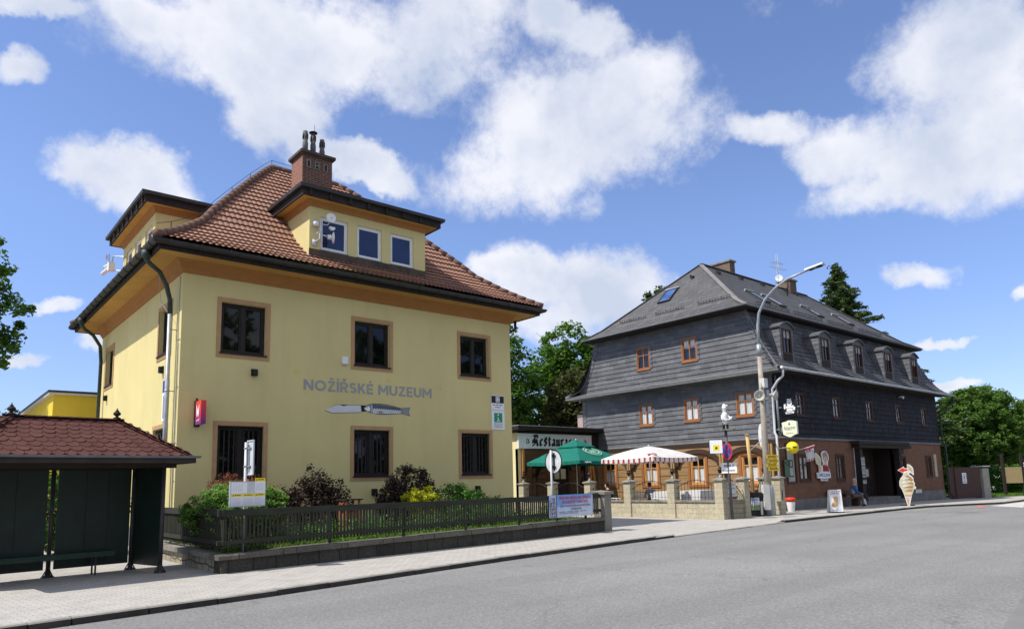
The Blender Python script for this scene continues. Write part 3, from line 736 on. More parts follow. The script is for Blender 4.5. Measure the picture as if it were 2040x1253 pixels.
for i in (1, 3, 5, 6, 8): c.tube([hp[i], (hp[i][0], hp[i][1], hp[i][2]-.3)], .012, 4)
c.build('lightning_wire', 'black_iron', mus)
def mwin(fr, r, grille, seed=0):
    a0, b0, a1, b1 = r
    f = MB(); f.ring4(fr, a0-.115, b0-.13, a1+.115, b1+.125, .115, 0, .022, 0, .13)
    o = f.build('window_surround', 'trim_brown', mus)
    s = MB(); s.ring4(fr, a0, b0, a1, b1, .07, -.20, -.12); am = (a0+a1)/2
    s.fbox(fr, am-.05, b0+.07, am+.05, b1-.07, -.19, -.115)
    for q0, q1 in ((a0+.07, am-.05), (am+.05, a1-.07)): s.ring4(fr, q0, b0+.07, q1, b1-.07, .045, -.185, -.135)
    s.build('sash', 'dark_frame', o)
    MB().fbox(fr, a0+.05, b0+.05, a1-.05, b1-.05, -.18, -.165).build('pane', 'museum_glass', o)
    MB().fbox(fr, a0-.03, b0-.03, a1+.03, b0+.012, -.12, .055).build('sill', 'dark_frame', o)
    if grille:
        g = MB(); d = -.05; g.ring4(fr, a0+.012, b0+.03, a1-.012, b1-.012, .022, d-.012, d+.006)
        n = 8; w_ = (a1-a0-.05)/n; hh = .165; rows = int((b1-b0-.06)/hh)
        for i in range(n+1):
            a = a0+.025+i*w_
            pts = [(a+(w_*.5 if (i+j) % 2 else -w_*.5)*(0 < i < n), b0+.04+j*hh) for j in range(rows+1)]
            pts = [(min(max(p[0], a0+.02), a1-.02), p[1]) for p in pts]
            g.tube([fr(p[0], p[1], d) for p in pts], .0055, 4)
        g.build('grille', 'black_iron', o)
        cu = MB(); r2 = random.Random(seed)
        for k in range(9):
            a = a0+.1+k*(a1-a0-.2)/8
            if abs(a-am) > .07: cu.fbox(fr, a-.02, b0+.09, a+.02, b1-.12, -.163, -.158)
        cu.build('blind', 'curtain_dim', o)
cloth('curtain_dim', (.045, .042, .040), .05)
for i, r in enumerate(fw_): mwin(FF, r, False, i)
for i, r in enumerate(fl_): mwin(FF, r, True, i)
for i, r in enumerate(lw_): mwin(FL, r, False, i)
for i, r in enumerate(ll_): mwin(FL, r, True, i)
# lettering and the pocket knife emblem, laid on the wall
strokes(mus, 'lettering', 'NO\u017d\u00cd\u0158SK\u00c9', FF, 8.77, 4.535, .325, 'letter_grey', 2.355, .006); strokes(mus, 'lettering', 'MUZEUM', FF, 11.296, 4.535, .325, 'letter_grey', 2.054, .006)
bl = [(9.461, 3.954), (9.837, 4.133), (10.688, 4.161), (10.7, 3.946), (9.71, 3.883)]
e = MB(); e.prism([(a+(-.015 if i in (0,) else 0), b+(.013 if b > 4.0 else -.013)) for i, (a, b) in enumerate(bl)], FF, .001, .004, 1); e.prism(bl, FF, .004, .007, 0)
e.prism([(9.969, 4.139), (10.236, 4.143), (10.076, 4.108)], FF, .007, .009, 1); e.prism([(10.671, 4.165), (10.865, 4.165), (10.78, 4.065), (10.866, 3.984), (10.7, 3.956)], FF, .007, .010, 1)
fish = [(10.754, 4.069), (10.80, 4.125), (10.87, 4.17), (10.949, 4.205), (11.146, 4.245), (11.4, 4.248), (11.605, 4.238), (11.85, 4.20), (12.076, 4.158), (12.2, 4.145), (12.28, 4.16), (12.499, 4.184), (12.44, 4.05), (12.485, 3.894), (12.28, 3.94), (12.2, 3.955), (11.95, 3.935), (11.721, 3.915), (11.5, 3.90), (11.317, 3.898), (11.1, 3.92), (10.92, 3.965), (10.80, 4.02)]
e.prism(fish, FF, .002, .005, 1); e.prism([(11.65+(a-11.65)*.985, 4.07+(b-4.07)*.90) for a, b in fish], FF, .005, .008, 3)
def yr(x):                                                # top and bottom of the fish body
    t = (x-11.05)/(12.15-11.05); return 3.905+.045*t, 4.235-.085*t**1.3
x = 11.12; k = 0
while x < 12.12:
    lo, hi = yr(x); n = 6; hgt = (hi-lo)/n
    for j in range(n):
        b = lo+hgt*(j+.5)+(hgt*.5 if k % 2 else 0)
        if b+hgt*.4 < hi: e.prism([(x-.030, b), (x, b+hgt*.42), (x+.022, b), (x, b-hgt*.42)], FF, .008, .010, 2 if j < 3 else 1)
    x += .043; k += 1
e.prism([(10.80, 4.06), (10.93, 4.16), (11.0, 4.10), (11.0, 4.02), (10.93, 3.975)], FF, .008, .0095, 2); e.disc(FF, 10.90, 4.105, .016, .0095, .011, 10, 1)
e.tube([FF(11.04+.03*math.sin(t*math.pi), 3.94+.25*t, .010) for t in np.linspace(0, 1, 8)], .008, 4, 2)
e.prism([(11.25, 3.99), (11.42, 4.02), (11.48, 3.95), (11.32, 3.935)], FF, .009, .011, 3)
for j in range(5): e.bar(FF(12.24, 3.985+.034*j, .009), FF(12.45, 3.93+.055*j, .009), .008, .003, m=2)
e.build('knife_emblem', ['pale_steel', 'black_plastic', 'paper', 'grey_ink'], mus) if 'pale_steel' in MATS else (plain('pale_steel', (.60, .60, .62), .6, .05, 3, bst=0), e.build('knife_emblem', ['pale_steel', 'black_plastic', 'paper', 'grey_ink'], mus))
plain('patch_yellow', (.62, .50, .19), .9, .08, 6)         # faded patches where older fixings were
for a, b, s2 in ((8.45, 4.98, .13), (10.05, 4.93, .09), (11.6, 4.94, .10), (13.65, 4.83, .08)): MB().fbox(FF, a, b, a+s2*1.5, b+s2*1.3, .0005, .002).build('paint_patch', 'patch_yellow', mus)
# dormers
def dormer(fr, a0, a1, wins, back, along, n):
    z0, z1 = 8.35, 10.45
    d = MB(); d.wall(fr, a0, z0, a1, z1, wins, .14)
    for a in (a0, a1): d.add([fr(a, z0), fr(a, z0, -back), fr(a, z1, -back), fr(a, z1)], [(0, 1, 2, 3)])
    o = d.build('dormer', 'yellow_plaster', mus)
    f = MB(); f.fbox(fr, a0-.012, 8.55, a1+.012, 8.955, .002, .02); f.build('flashing', 'brown_flash', o)
    ov = .43
    s = MB()
    def hoop(lst, m):                                     # trim run round the three free sides
        k = len(lst); q = len(s.v)
        for f_, z in lst: s.v += [tuple(fr(a0-f_, z, -back)), tuple(fr(a0-f_, z, f_)), tuple(fr(a1+f_, z, f_)), tuple(fr(a1+f_, z, -back))]
        for i in range(k):
            for j in range(3): s.f.append([q+4*i+j, q+4*i+j+1, q+4*((i+1) % k)+j+1, q+4*((i+1) % k)+j]); s.m.append(m)
    hoop([(-.01, 10.32), (.03, 10.32), (.05, 10.42), (.12, 10.49), (-.01, 10.49)], 0); hoop([(-.02, 10.50), (ov-.06, 10.50), (ov-.06, 10.53), (-.02, 10.53)], 1)
    s.build('eaves', ['cornice_brown', 'soffit_ochre'], o)
    s = MB(); hoop([(ov-.08, 10.48), (ov-.03, 10.48), (ov-.03, 10.74), (ov-.08, 10.74)], 0)
    for i in range(int((a1-a0)/.62)+1):
        a = a0-.2+i*.66; s.fbox(fr, a, 10.50, a+.09, 10.70, ov-.03, ov+.02)
    s.build('fascia', 'fascia_dark', o)
    s = MB(); hoop([(ov-.02, 10.69), (ov+.08, 10.70), (ov+.09, 10.80), (ov-.02, 10.80)], 0); s.build('gutter', 'gutter_dark', o)
    r = MB(); q = [fr(a0-ov, 10.79, ov), fr(a1+ov, 10.79, ov), fr(a1+ov-.9, 11.12, -.7), fr(a0-ov+.9, 11.12, -.7), fr(a0-ov, 10.79, -back), fr(a1+ov, 10.79, -back), fr(a1+ov-.9, 11.22, -back-.6), fr(a0-ov+.9, 11.22, -back-.6)]
    r.add(q, [(0, 1, 2, 3), (0, 3, 7, 4), (1, 5, 6, 2), (3, 2, 6, 7)]); r.build('dormer_roof', 'gutter_dark', o)
    for wn_ in wins:
        x0, y0, x1, y1 = wn_
        MB().ring4(fr, x0, y0, x1, y1, .055, -.12, -.055).ring4(fr, x0+.05, y0+.05, x1-.05, y1-.05, .05, -.11, -.07).build('window_frame', 'white_plastic', o)
        MB().fbox(fr, x0+.07, y0+.07, x1-.07, y1-.07, -.10, -.09).build('pane', 'blue_glass', o)
        MB().fbox(fr, x0-.02, y0-.03, x1+.02, y0-.002, -.1, .03).build('sill', 'zinc', o)
    return o
dormer(FF, 8.88, 13.13, [(9.25, 8.99, 10.19, 10.06), (10.52, 8.99, 11.42, 10.06), (11.76, 8.99, 12.66, 10.06)], 2.9, 0, 0)
dormer(FL, 23.35, 27.75, [(23.75, 8.99, 24.6, 10.06), (25.1, 8.99, 26.0, 10.06), (26.4, 8.99, 27.3, 10.06)], 2.5, 0, 0)
# chimney: part, with cap and flue pots
cx0, cx1, cy0, cy1 = 9.83, 10.96, 22.8, 23.75
c = MB(); c.box(cx0, cx1, cy0, cy1, 10.8, 13.46, 0); FC = fr_((0, cy0, 0), (1, 0, 0), (0, -1, 0))
for v in c.f: pass
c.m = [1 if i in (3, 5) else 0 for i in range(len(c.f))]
c.add([(cx0-.004, cy0, 10.9), (cx0-.004, cy1, 10.9), (cx0-.004, cy1, 12.2), (cx0-.004, cy0+.1, 12.02), (cx0-.004, cy0, 11.95)], [(0, 1, 2, 3, 4)], 2)
for a in (10.05, 10.37, 10.70):
    c.ring4(FC, a-.07, 12.95, a+.09, 13.24, .03, 0, .015, 2); c.fbox(FC, a-.04, 12.98, a+.05, 13.21, .001, .004, 3)
c.fbox(FC, 10.33, 13.08, 10.44, 13.11, .003, .02, 2)
ch = c.build('chimney', ['chimney_brick', 'chimney_brick_y', 'concrete', 'black_iron'], mus)
MB().box(cx0-.1, cx1+.1, cy0-.1, cy1+.1, 13.46, 13.56).box(cx0-.05, cx1+.05, cy0-.05, cy1+.05, 13.40, 13.46).build('chimney_cap', 'brown_flash', ch)
plain('flue_grey', (.10, .098, .092), .7, .4, 4, dirt=.5)
for i, x in enumerate((10.07, 10.37, 10.72)):
    p = MB(); top = 14.47 if i < 2 else 14.33; y = 23.15
    p.lathe((x, y, 13.56), [(.098, 0), (.10, top-14.0+.0), (.085, top-14.0+.02), (.085, top-13.56)], 12, 0)
    for k in range(6):
        a = k*math.pi/3+.3; p.box(x+.083*math.cos(a)-.02, x+.083*math.cos(a)+.02, y+.083*math.sin(a)-.02, y+.083*math.sin(a)+.02, top-.30, top-.10, 1)
    if i == 1: p.lathe((x, y, top-.02), [(.08, 0), (.15, .03), (.155, .05), (.06, .10)], 12, 1); p.tube([(x+.05, y, top+.05), (x+.05, y, top+.36)], .009, 4, 1)
    p.build('flue_pot', ['flue_grey', 'black_iron'], ch, True)
# rain pipes
p = MB(); p.lathe((4.33, 19.97, 7.72), [(.05, 0), (.11, .10), (.12, .24)], 10)
p.tube([(4.33, 19.97, 7.75), (4.42, 20.02, 7.66), (4.72, 20.16, 7.50), (4.95, 20.33, 7.20), (5.07, 20.43, 6.85), (5.10, 20.46, 6.45)], .062, 10)
o = p.build('downpipe', 'copper_dark', mus, True)
p = MB(); p.tube([(5.10, 20.46, 6.47), (5.115, 20.47, .2)], .058, 10)
for z in (6.0, 4.3, 2.4): p.lathe((5.11, 20.47, z), [(.068, 0), (.068, .05)], 10); p.bar((5.11, 20.47, z+.02), (5.28, 20.47, z+.02), .02, .02)
p.build('lower_pipe', 'zinc', o, True)
p = MB(); p.lathe((4.33, 29.35, 7.72), [(.05, 0), (.11, .10), (.12, .24)], 10); p.tube([(4.33, 29.35, 7.75), (4.45, 29.45, 7.6), (4.8, 29.75, 7.45), (5.08, 29.95, 7.1), (5.14, 30.0, 6.5), (5.14, 30.0, .1)], .062, 10)
p.build('downpipe', 'copper_dark', mus, True)
p = MB(); p.tube([(17.62, 20.5, 7.98), (17.62, 20.5, 7.55), (17.3, 20.45, 7.38), (17.0, 20.4, 7.2), (16.98, 20.4, .2)], .055, 8); p.build('downpipe', 'gutter_dark', mus, True)
p = MB()                                                  # cables down the corner
p.tube([(5.265, 20.22, 7.5), (5.268, 20.22, .4)], .010, 5); p.tube([(5.26, 20.12, 5.6), (5.268, 20.12, 1.0)], .008, 5)
for z in (5.7, 4.4, 2.9, 1.9): p.bar((5.27, 20.04, z), (5.27, 20.30, z), .012, .012)
p.tube([(4.75, 20.4, 7.6), (5.05, 21.3, 7.0), (5.1, 20.5, 6.4)], .006, 4)
p.build('cable', 'zinc', mus)
# things fixed to the museum
def walllamp(fr, a, b, label):
    t = thing('wall_lamp', fr(a, b), label, 'lamp', 'dark lamps on the museum walls')
    MB().fbox(fr, a-.085, b-.1, a+.085, b+.1, 0, .05).fbox(fr, a-.07, b-.085, a+.07, b+.085, .05, .12).build('housing', 'black_plastic', t)
    MB().fbox(fr, a-.05, b-.108, a+.05, b-.1, .02, .11).build('lens', 'slate_glass', t)
walllamp(FF, 7.28, 4.93, 'small black wall lamp under the upper left front window of the museum')
walllamp(FF, 11.15, 1.45, 'black wall lamp low on the museum under the middle barred window')
walllamp(FF, 15.23, 1.45, 'black wall lamp low on the museum under the right barred window')
walllamp(FL, 21.65, 5.07, 'dark wall lamp on the museum side wall nearest the front drainpipe')
walllamp(FL, 29.3, 5.07, 'dark wall lamp on the museum side wall under the farthest window')
t = thing('alarm_box', FF(10.1, 5.55), 'small white alarm box on the yellow wall beside the middle upper window', 'alarm box')
MB().fbox(FF, 10.0, 5.44, 10.2, 5.66, 0, .07).build('housing', 'white_plastic', t); MB().fbox(FF, 10.02, 5.40, 10.18, 5.44, .005, .06).build('strobe', 'off_white', t)
t = thing('lightbox_sign', (5.76, 19.98, 3.32), 'red and violet lit-style box sign with white butterfly emblem on museum corner', 'sign')
MB().box(5.70, 5.83, 19.42, 19.95, 3.37, 4.0).build('box', 'red_violet_box', t)
MB().box(5.69, 5.84, 19.95, 19.985, 3.33, 4.03).build('back_plate', 'black_plastic', t)
FB = fr_((5.70, 0, 0), (0, -1, 0), (-1, 0, 0)); e = MB()
e.prism([(-19.82, 3.90), (-19.80, 3.90), (-19.69, 3.72), (-19.58, 3.90), (-19.56, 3.90), (-19.61, 3.60), (-19.64, 3.57), (-19.69, 3.66), (-19.74, 3.57), (-19.78, 3.60)], FB, .001, .004)
e.build('emblem', 'white_paint', t); e = MB(); e.tube([FB(-19.84, 3.46, .003), FB(-19.76, 3.48, .003), FB(-19.72, 3.455, .003), FB(-19.64, 3.50, .003), FB(-19.58, 3.46, .003), FB(-19.50, 3.51, .003)], .010, 4); e.build('small_print', 'white_paint', t)
MB().bar((5.76, 19.9, 4.0), (5.74, 19.98, 4.10), .03, .03).build('bracket', 'black_iron', t)
t = thing('information_sign', FF(16.2, 3.55), 'tall white sign with green information symbol and black crest above on museum wall', 'sign')
MB().fbox(FF, 15.93, 4.27, 16.53, 4.80, .003, .02).fbox(FF, 15.94, 3.55, 16.54, 4.25, .003, .02).build('panel', 'paper', t)
MB().fbox(FF, 15.94, 4.52, 16.52, 4.78, .02, .023).build('crest_panel', 'black_plastic', t)
e = MB(); e.ring4(FF, 16.14, 4.56, 16.32, 4.75, .03, .023, .026); e.fbox(FF, 16.19, 4.61, 16.27, 4.70, .023, .026); e.build('crest', 'paper', t)
MB().fbox(FF, 16.05, 3.82, 16.43, 4.16, .02, .023).build('symbol_panel', 'green_sign', t)
e = MB(); e.disc(FF, 16.24, 4.09, .038, .023, .026); e.fbox(FF, 16.19, 3.98, 16.27, 4.02, .023, .026); e.fbox(FF, 16.215, 3.88, 16.27, 4.02, .023, .026); e.fbox(FF, 16.17, 3.855, 16.31, 3.89, .023, .026); e.build('symbol', 'white_paint', t)
for i, s_ in enumerate(('M\u011aSTSK\u00c9', 'INFORMA\u010cN\u00cd', 'ST\u0158EDISKO')): text(t, 'lettering', s_, FF, 16.24, 3.75-.065*i, .04, 'grey_ink', .4, .02, .01, 'C')
e = MB(); lines(e, FF, 16.0, 16.46, [4.43], .04, .02, 0, 2, .2); lines(e, FF, 16.1, 16.36, [4.35], .035, .02, 0, 3, .2); e.build('small_print', 'grey_ink', t)
t = thing('banner_sign', FLs(-21.2, 3.6), 'narrow tall white and black banner sign behind the drainpipe on the side wall', 'sign')
MB().fbox(FLs, -21.48, 3.58, -20.9, 4.72, .01, .03).build('panel', 'paper', t); MB().fbox(FLs, -21.48, 4.38, -20.9, 4.72, .03, .033).build('header', 'blue_sign', t)
e = MB(); e.fbox(FLs, -21.4, 3.65, -21.25, 4.3, .03, .033); lines(e, FLs, -21.2, -20.95, [3.7+.09*i for i in range(7)], .03, .03); e.build('lettering', 'grey_ink', t)
# antennas on the front dormer, cameras on the side dormer
def dish(mb, c, r, ax, depth=.25, n=16): 
    ax = Vector(ax).normalized(); mb.lathe(Vector(c), [(r*.12, -depth*r), (r*.5, -depth*r*.72), (r*.85, -depth*r*.25), (r, 0), (r*.93, -.004), (r*.45, -depth*r*.55), (.01, -depth*r*.75)], n, 0, ax)
t = thing('antenna_mast', (9.14, 19.97, 9.2), 'white wall bracket carrying two dish antennas over left dormer window', 'antenna')
m_ = MB(); m_.tube([(9.06, 19.98, 9.17), (9.14, 19.8, 9.24), (9.16, 19.8, 9.80), (9.08, 19.98, 9.80)], .03, 8); m_.box(8.97, 9.13, 19.965, 19.995, 9.05, 9.25); m_.box(8.97, 9.13, 19.965, 19.995, 9.68, 9.88)
m_.tube([(9.16, 19.8, 9.72), (9.36, 19.75, 9.72), (9.44, 19.7, 9.85)], .015, 6); m_.tube([(9.16, 19.8, 9.38), (9.40, 19.75, 9.36)], .02, 6); m_.tube([(9.16, 19.8, 9.5), (9.02, 19.75, 9.4), (9.06, 19.75, 9.3)], .015, 6)
m_.build('mast', 'zinc_light', t, True)
d_ = MB(); dish(d_, (9.44, 19.66, 9.95), .155, (-.2, -1, .08)); d_.tube([(9.44, 19.66, 9.95), (9.42, 19.5, 9.96)], .018, 6); d_.build('dish', 'white_plastic', t, True)
d_ = MB(); dish(d_, (9.56, 19.74, 9.34), .19, (1, -.25, .05), .35); d_.lathe((9.44, 19.76, 9.35), [(.07, -.06), (.08, .03), (.05, .06)], 10, 0, (1, -.25, .05)); d_.build('dish', 'white_plastic', t, True)
MB().ball((9.02, 19.82, 9.72), .085, 10).build('radome', 'white_plastic', t, True); MB().box(9.42, 9.60, 19.7, 19.78, 9.62, 9.68).box(9.46, 9.56, 19.7, 19.78, 9.58, 9.62).build('receiver', 'white_plastic', t)
t = thing('security_camera', (5.2, 27.5, 9.5), 'white camera cluster on brackets outside the side dormer', 'camera')
m_ = MB(); m_.tube([(5.28, 27.4, 9.95), (4.95, 27.75, 10.0), (4.93, 27.8, 9.5), (5.28, 27.4, 9.42)], .02, 6); m_.tube([(4.93, 27.8, 9.85), (4.93, 28.35, 9.93), (4.93, 28.4, 10.25)], .018, 6); m_.build('bracket', 'zinc', t)
d_ = MB(); dish(d_, (4.88, 28.5, 10.15), .12, (-1, .4, 0)); d_.build('dish', 'white_plastic', t, True)
MB().box(4.82, 5.02, 27.72, 27.98, 9.48, 9.78).build('housing', 'white_plastic', t)
m_ = MB(); m_.tube([(4.9, 28.0, 9.62), (4.78, 28.55, 9.52)], .07, 8); m_.tube([(4.9, 27.9, 9.74), (4.8, 28.35, 9.72)], .05, 8); m_.build('camera_body', 'white_plastic', t, True)
m_ = MB(); m_.tube([(4.80, 28.36, 9.72), (4.798, 28.37, 9.72)], .052, 8); m_.build('lens', 'black_plastic', t)
# ------------------------------------------------------------------ bus shelter
SA = math.radians(6); sE = Vector((math.cos(SA), math.sin(SA), 0)); sN = Vector((-math.sin(SA), math.cos(SA), 0)); sO = Vector((4.01, 16.01, 0))
def sh(a, n, z): return sO+sE*a+sN*n+Z*z
shel = thing('bus_shelter', sh(-1.68, .63, 0), 'dark green bus shelter with hipped brown shingle roof and steel posts', 'shelter')
def sbox(mb, a0, a1, n0, n1, z0, z1, m=0): return mb.obox(sh(a0, n0, z0), sE*(a1-a0), sN*(n1-n0), Z*(z1-z0), m)
eA0, eA1, eN0, eN1, rz, ez = -3.69, .33, -.60, 1.86, 3.13, 2.335
rA0, rA1, rN = -2.60, -.76, .63
deck = MB(); c4 = [sh(eA0, eN0, ez), sh(eA1, eN0, ez), sh(eA1, eN1, ez), sh(eA0, eN1, ez), sh(rA0, rN, rz), sh(rA1, rN, rz)]
deck.add(c4, [(0, 1, 5, 4), (1, 2, 5), (2, 3, 4, 5), (3, 0, 4), (3, 2, 1, 0)])
roof = deck.build('roof', 'shingle', shel)
fl = MB(); rs = random.Random(5)
def flakes(p0, u, inw, ln, ins, rise, li, ri):
    L_ = math.hypot(ins, rise); t = (inw*ins+Z*rise)/L_; nn = u.cross(t).normalized(); nn = nn if nn.z > 0 else -nn
    rows = 9; ex = L_/rows; w = .207
    for r in range(rows):
        lo, hi = li*r/rows, ln-ri*r/rows; x = lo-w*rs.random()-(w/2 if r % 2 else 0)
        while x < hi:
            a, b = max(x, lo-.02), min(x+w-.006, hi+.02)
            if b-a > .05:
                q = lambda s_, d_, h_: p0+u*s_+t*(r*ex+d_)+nn*h_
                h1 = .016+rs.uniform(-.003, .004); k = (b-a)
                fl.add([q(a, .06, h1), q(a+k*.27, -.012, h1+.003), q(b-k*.27, -.012, h1+.003), q(b, .06, h1), q(b, ex+.05, .006), q(a, ex+.05, .006), q(a+k*.27, -.012, 0), q(b-k*.27, -.012, 0)], [(0, 1, 2, 3, 4, 5), (1, 6, 7, 2)])
            x += w
flakes(sh(eA0, eN0, ez), sE, sN, eA1-eA0, rN-eN0, rz-ez, rA0-eA0, eA1-rA1); flakes(sh(eA1, eN1, ez), -sE, -sN, eA1-eA0, eN1-rN, rz-ez, eA1-rA1, rA0-eA0)
flakes(sh(eA1, eN0, ez), sN, -sE, eN1-eN0, eA1-rA1, rz-ez, rN-eN0, eN1-rN); flakes(sh(eA0, eN1, ez), -sN, sE, eN1-eN0, rA0-eA0, rz-ez, eN1-rN, rN-eN0)
fl.build('shingles', 'shingle', roof)
hc = MB()
def ridgecap(p, q, w=.11):
    p, q = Vector(p), Vector(q); d = q-p; n = int(d.length/.17); s_ = d.normalized().cross(Z).normalized()
    for i in range(n):
        a, b = p+d*i/n, p+d*(i+1)/n; up = Z*(.035+.004); k = d*.06/n
        hc.add([a-s_*w-Z*.02+up*.9-k, a+up-k, a+s_*w-Z*.02+up*.9-k, b-s_*w-Z*.02+up*.6, b+up*.6, b+s_*w-Z*.02+up*.6], [(0, 1, 4, 3), (1, 2, 5, 4)])
for a, b in ((c4[1], c4[5]), (c4[0], c4[4]), (c4[2], c4[5]), (c4[3], c4[4])): ridgecap(a, b)
ridgecap(c4[5], c4[4]); hc.build('ridge_shingles', 'shingle', roof)
f = MB()
for a0, a1, n0, n1 in ((eA0-.02, eA1+.06, eN0-.04, eN0), (eA0-.02, eA1+.06, eN1, eN1+.04), (eA0-.02, eA0+.02, eN0, eN1), (eA1+.02, eA1+.06, eN0, eN1)): sbox(f, a0, a1, n0, n1, 2.20, 2.325)
plain('fascia_brown', (.035, .025, .021), .6, .3, 4); f.build('fascia', 'fascia_brown', shel)
f = MB(); sbox(f, eA0-.06, eA1+.14, eN0-.10, eN0-.035, 2.30, 2.345); sbox(f, eA0-.06, eA1+.14, eN1+.035, eN1+.09, 2.30, 2.345); f.build('gutter', 'slate_trim', shel)
f = MB(); sbox(f, eA0+.03, eA1-.03, eN0+.03, eN1-.03, 2.215, 2.23)
for n in (0.0, 1.22): sbox(f, eA0+.1, eA1-.1, n-.05, n+.05, 2.12, 2.215)
f.build('ceiling', 'dark_beam_x', shel)
for a, n in ((0, 0), (-3.36, 0), (-.17, 1.22), (-1.69, 1.22), (-3.2, 1.22)):
    f = MB(); f.tube([sh(a, n, .0), sh(a, n, 2.16)], .042, 10)
    f.lathe(sh(a, n, 0), [(.12, 0), (.12, .012), (.05, .05), (.043, .16)], 8)
    for k in range(4):
        d = (sE*math.cos(k*math.pi/2+.78)+sN*math.sin(k*math.pi/2+.78)); f.bar(sh(a, n, .01)+d*.11, sh(a, n, .15)+d*.03, .012, .02)
    f.build('post', 'shelter_steel', shel, True)
f = MB(); sbox(f, -1.60, -.23, 1.20, 1.24, .15, 2.14); sbox(f, -3.14, -1.78, 1.20, 1.24, .15, 2.14)
for a in (-1.08, -.66, -2.3, -2.75): sbox(f, a-.008, a+.008, 1.185, 1.20, .16, 2.13)
f.build('back_panel', 'shelter_green', shel)
f = MB(); f.obox(sh(.0, .06, .12), sE*-.15+sN*1.12, sE*.035, Z*2.02); f.build('side_panel', 'shelter_green', shel)
f = MB(); sbox(f, -3.39, -3.35, .06, 1.14, .12, 2.10); f.build('side_panel', 'shelter_green', shel)
f = MB()
for k in range(4): sbox(f, -3.0, -.62, .78+k*.085, .85+k*.085, .43, .46)
sbox(f, -3.0, -.62, .77, .785, .36, .43)
b = f.build('bench_seat', 'bench_green', shel)
f = MB()
for a in (-2.7, -.95):
    for n in (.84, 1.06): sbox(f, a-.015, a+.015, n-.015, n+.015, 0, .43)
    sbox(f, a-.015, a+.015, .84, 1.06, .40, .43)
f.build('bench_legs', 'shelter_steel', shel)
for a in (rA0, rA1):
    f = MB(); f.lathe(sh(a, rN, rz+.02), [(.07, 0), (.075, .03), (.03, .05), (.03, .07), (.065, .09), (.075, .115), (.06, .15), (.03, .165), (.04, .18), (.012, .20), (.01, .235)], 12); f.build('finial', 'fascia_dark', shel, True)
# ------------------------------------------------------------------ garden wall, fence, garden
FA = math.radians(5.4558); fE = Vector((math.cos(FA), math.sin(FA), 0)); fN = Vector((-math.sin(FA), math.cos(FA), 0)); fO = Vector((4.79, 14.66, 0))
def fe(a, n, z): return fO+fE*a+fN*n+Z*z
FE = fr_(fO, fE, -fN)                                     # d measures towards the street
FLEN = 12.42
def rise(a): return .007*a
gw = thing('garden_wall', fe(6, .15, 0), 'low weathered concrete wall with stone coping running below the dark picket fence', 'wall')
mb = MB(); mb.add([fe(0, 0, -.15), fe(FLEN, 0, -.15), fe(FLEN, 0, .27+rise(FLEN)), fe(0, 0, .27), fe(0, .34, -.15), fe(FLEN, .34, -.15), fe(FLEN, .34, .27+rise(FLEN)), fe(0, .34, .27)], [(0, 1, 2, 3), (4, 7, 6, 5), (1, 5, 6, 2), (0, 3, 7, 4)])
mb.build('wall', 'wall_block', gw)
mb = MB(); a = -.09; rk = random.Random(9)
while a < FLEN:
    b = min(a+rk.uniform(1.1, 1.7), FLEN); q = [rk.uniform(-.012, .012) for _ in range(4)]
    z0, z1, z2, z3 = .265+rise(a), .265+rise(b), .37+rise(a)+q[0], .37+rise(b)+q[0]
    c_ = .02+abs(q[1]); f0 = -.08+q[2]
    mb.add([fe(a, f0, z0), fe(b-.012, f0, z1), fe(b-.012, f0, z3-c_), fe(a, f0, z2-c_), fe(a, f0+c_, z2), fe(b-.012, f0+c_, z3), fe(b-.012, .40, z3), fe(a, .40, z2), fe(a, .40, z0), fe(b-.012, .40, z1)],
           [(0, 1, 2, 3), (3, 2, 5, 4), (4, 5, 6, 7), (0, 3, 4, 7, 8), (1, 9, 6, 5, 2), (0, 8, 9, 1), (7, 6, 9, 8)]); a = b
mb.build('coping', 'coping_stone', gw)
mb = MB(); mb.obox((4.80, 15.1, -.15), (0, 5.0, 0), (.3, 0, 0), (0, 0, .42)); mb.build('side_wall', 'rubble', gw)
mb = MB()
for k in range(4): mb.obox((4.71, 15.07+k*1.22, .265), (0, 1.21, 0), (.46, 0, 0), (0, 0, .10+.006*(k % 2)))
mb.build('side_coping', 'concrete', gw)
gp_ = thing('gate_pillar', fe(12.6, .2, 0), 'square concrete gate pillar with overhanging cap at the end of the picket fence', 'pillar')
mb = MB(); mb.obox(fe(12.43, -.06, -.2), fE*.36, fN*.44, Z*1.38); mb.build('shaft', 'concrete', gp_)
mb = MB(); o = fe(12.36, -.13, 1.18); mb.obox(o, fE*.50, fN*.66, Z*.085); mb.add([o+Z*.085, o+fE*.5+Z*.085, o+fE*.5+fN*.66+Z*.085, o+fN*.66+Z*.085, o+fE*.25+fN*.33+Z*.13], [(0, 1, 4), (1, 2, 4), (2, 3, 4), (3, 0, 4)])
mb.build('cap', 'concrete', gp_)
pf = thing('picket_fence', fe(6, .15, .3), 'weathered dark wooden picket fence along the front garden of the museum', 'fence')
rk = random.Random(4); mb = MB(); a = .10
while a < FLEN-.1:
    w = .046+rk.uniform(-.004, .004); t = rk.uniform(-.006, .006); z0 = .475+rise(a)*1.0+rk.uniform(-.012, .012)
    mb.obox(fe(a, .12+rk.uniform(-.003, .003), z0), fE*w, fN*.022, fE*t+Z*(.68)); a += .0865+rk.uniform(-.004, .004)
mb.build('pickets', 'fence_wood', pf)
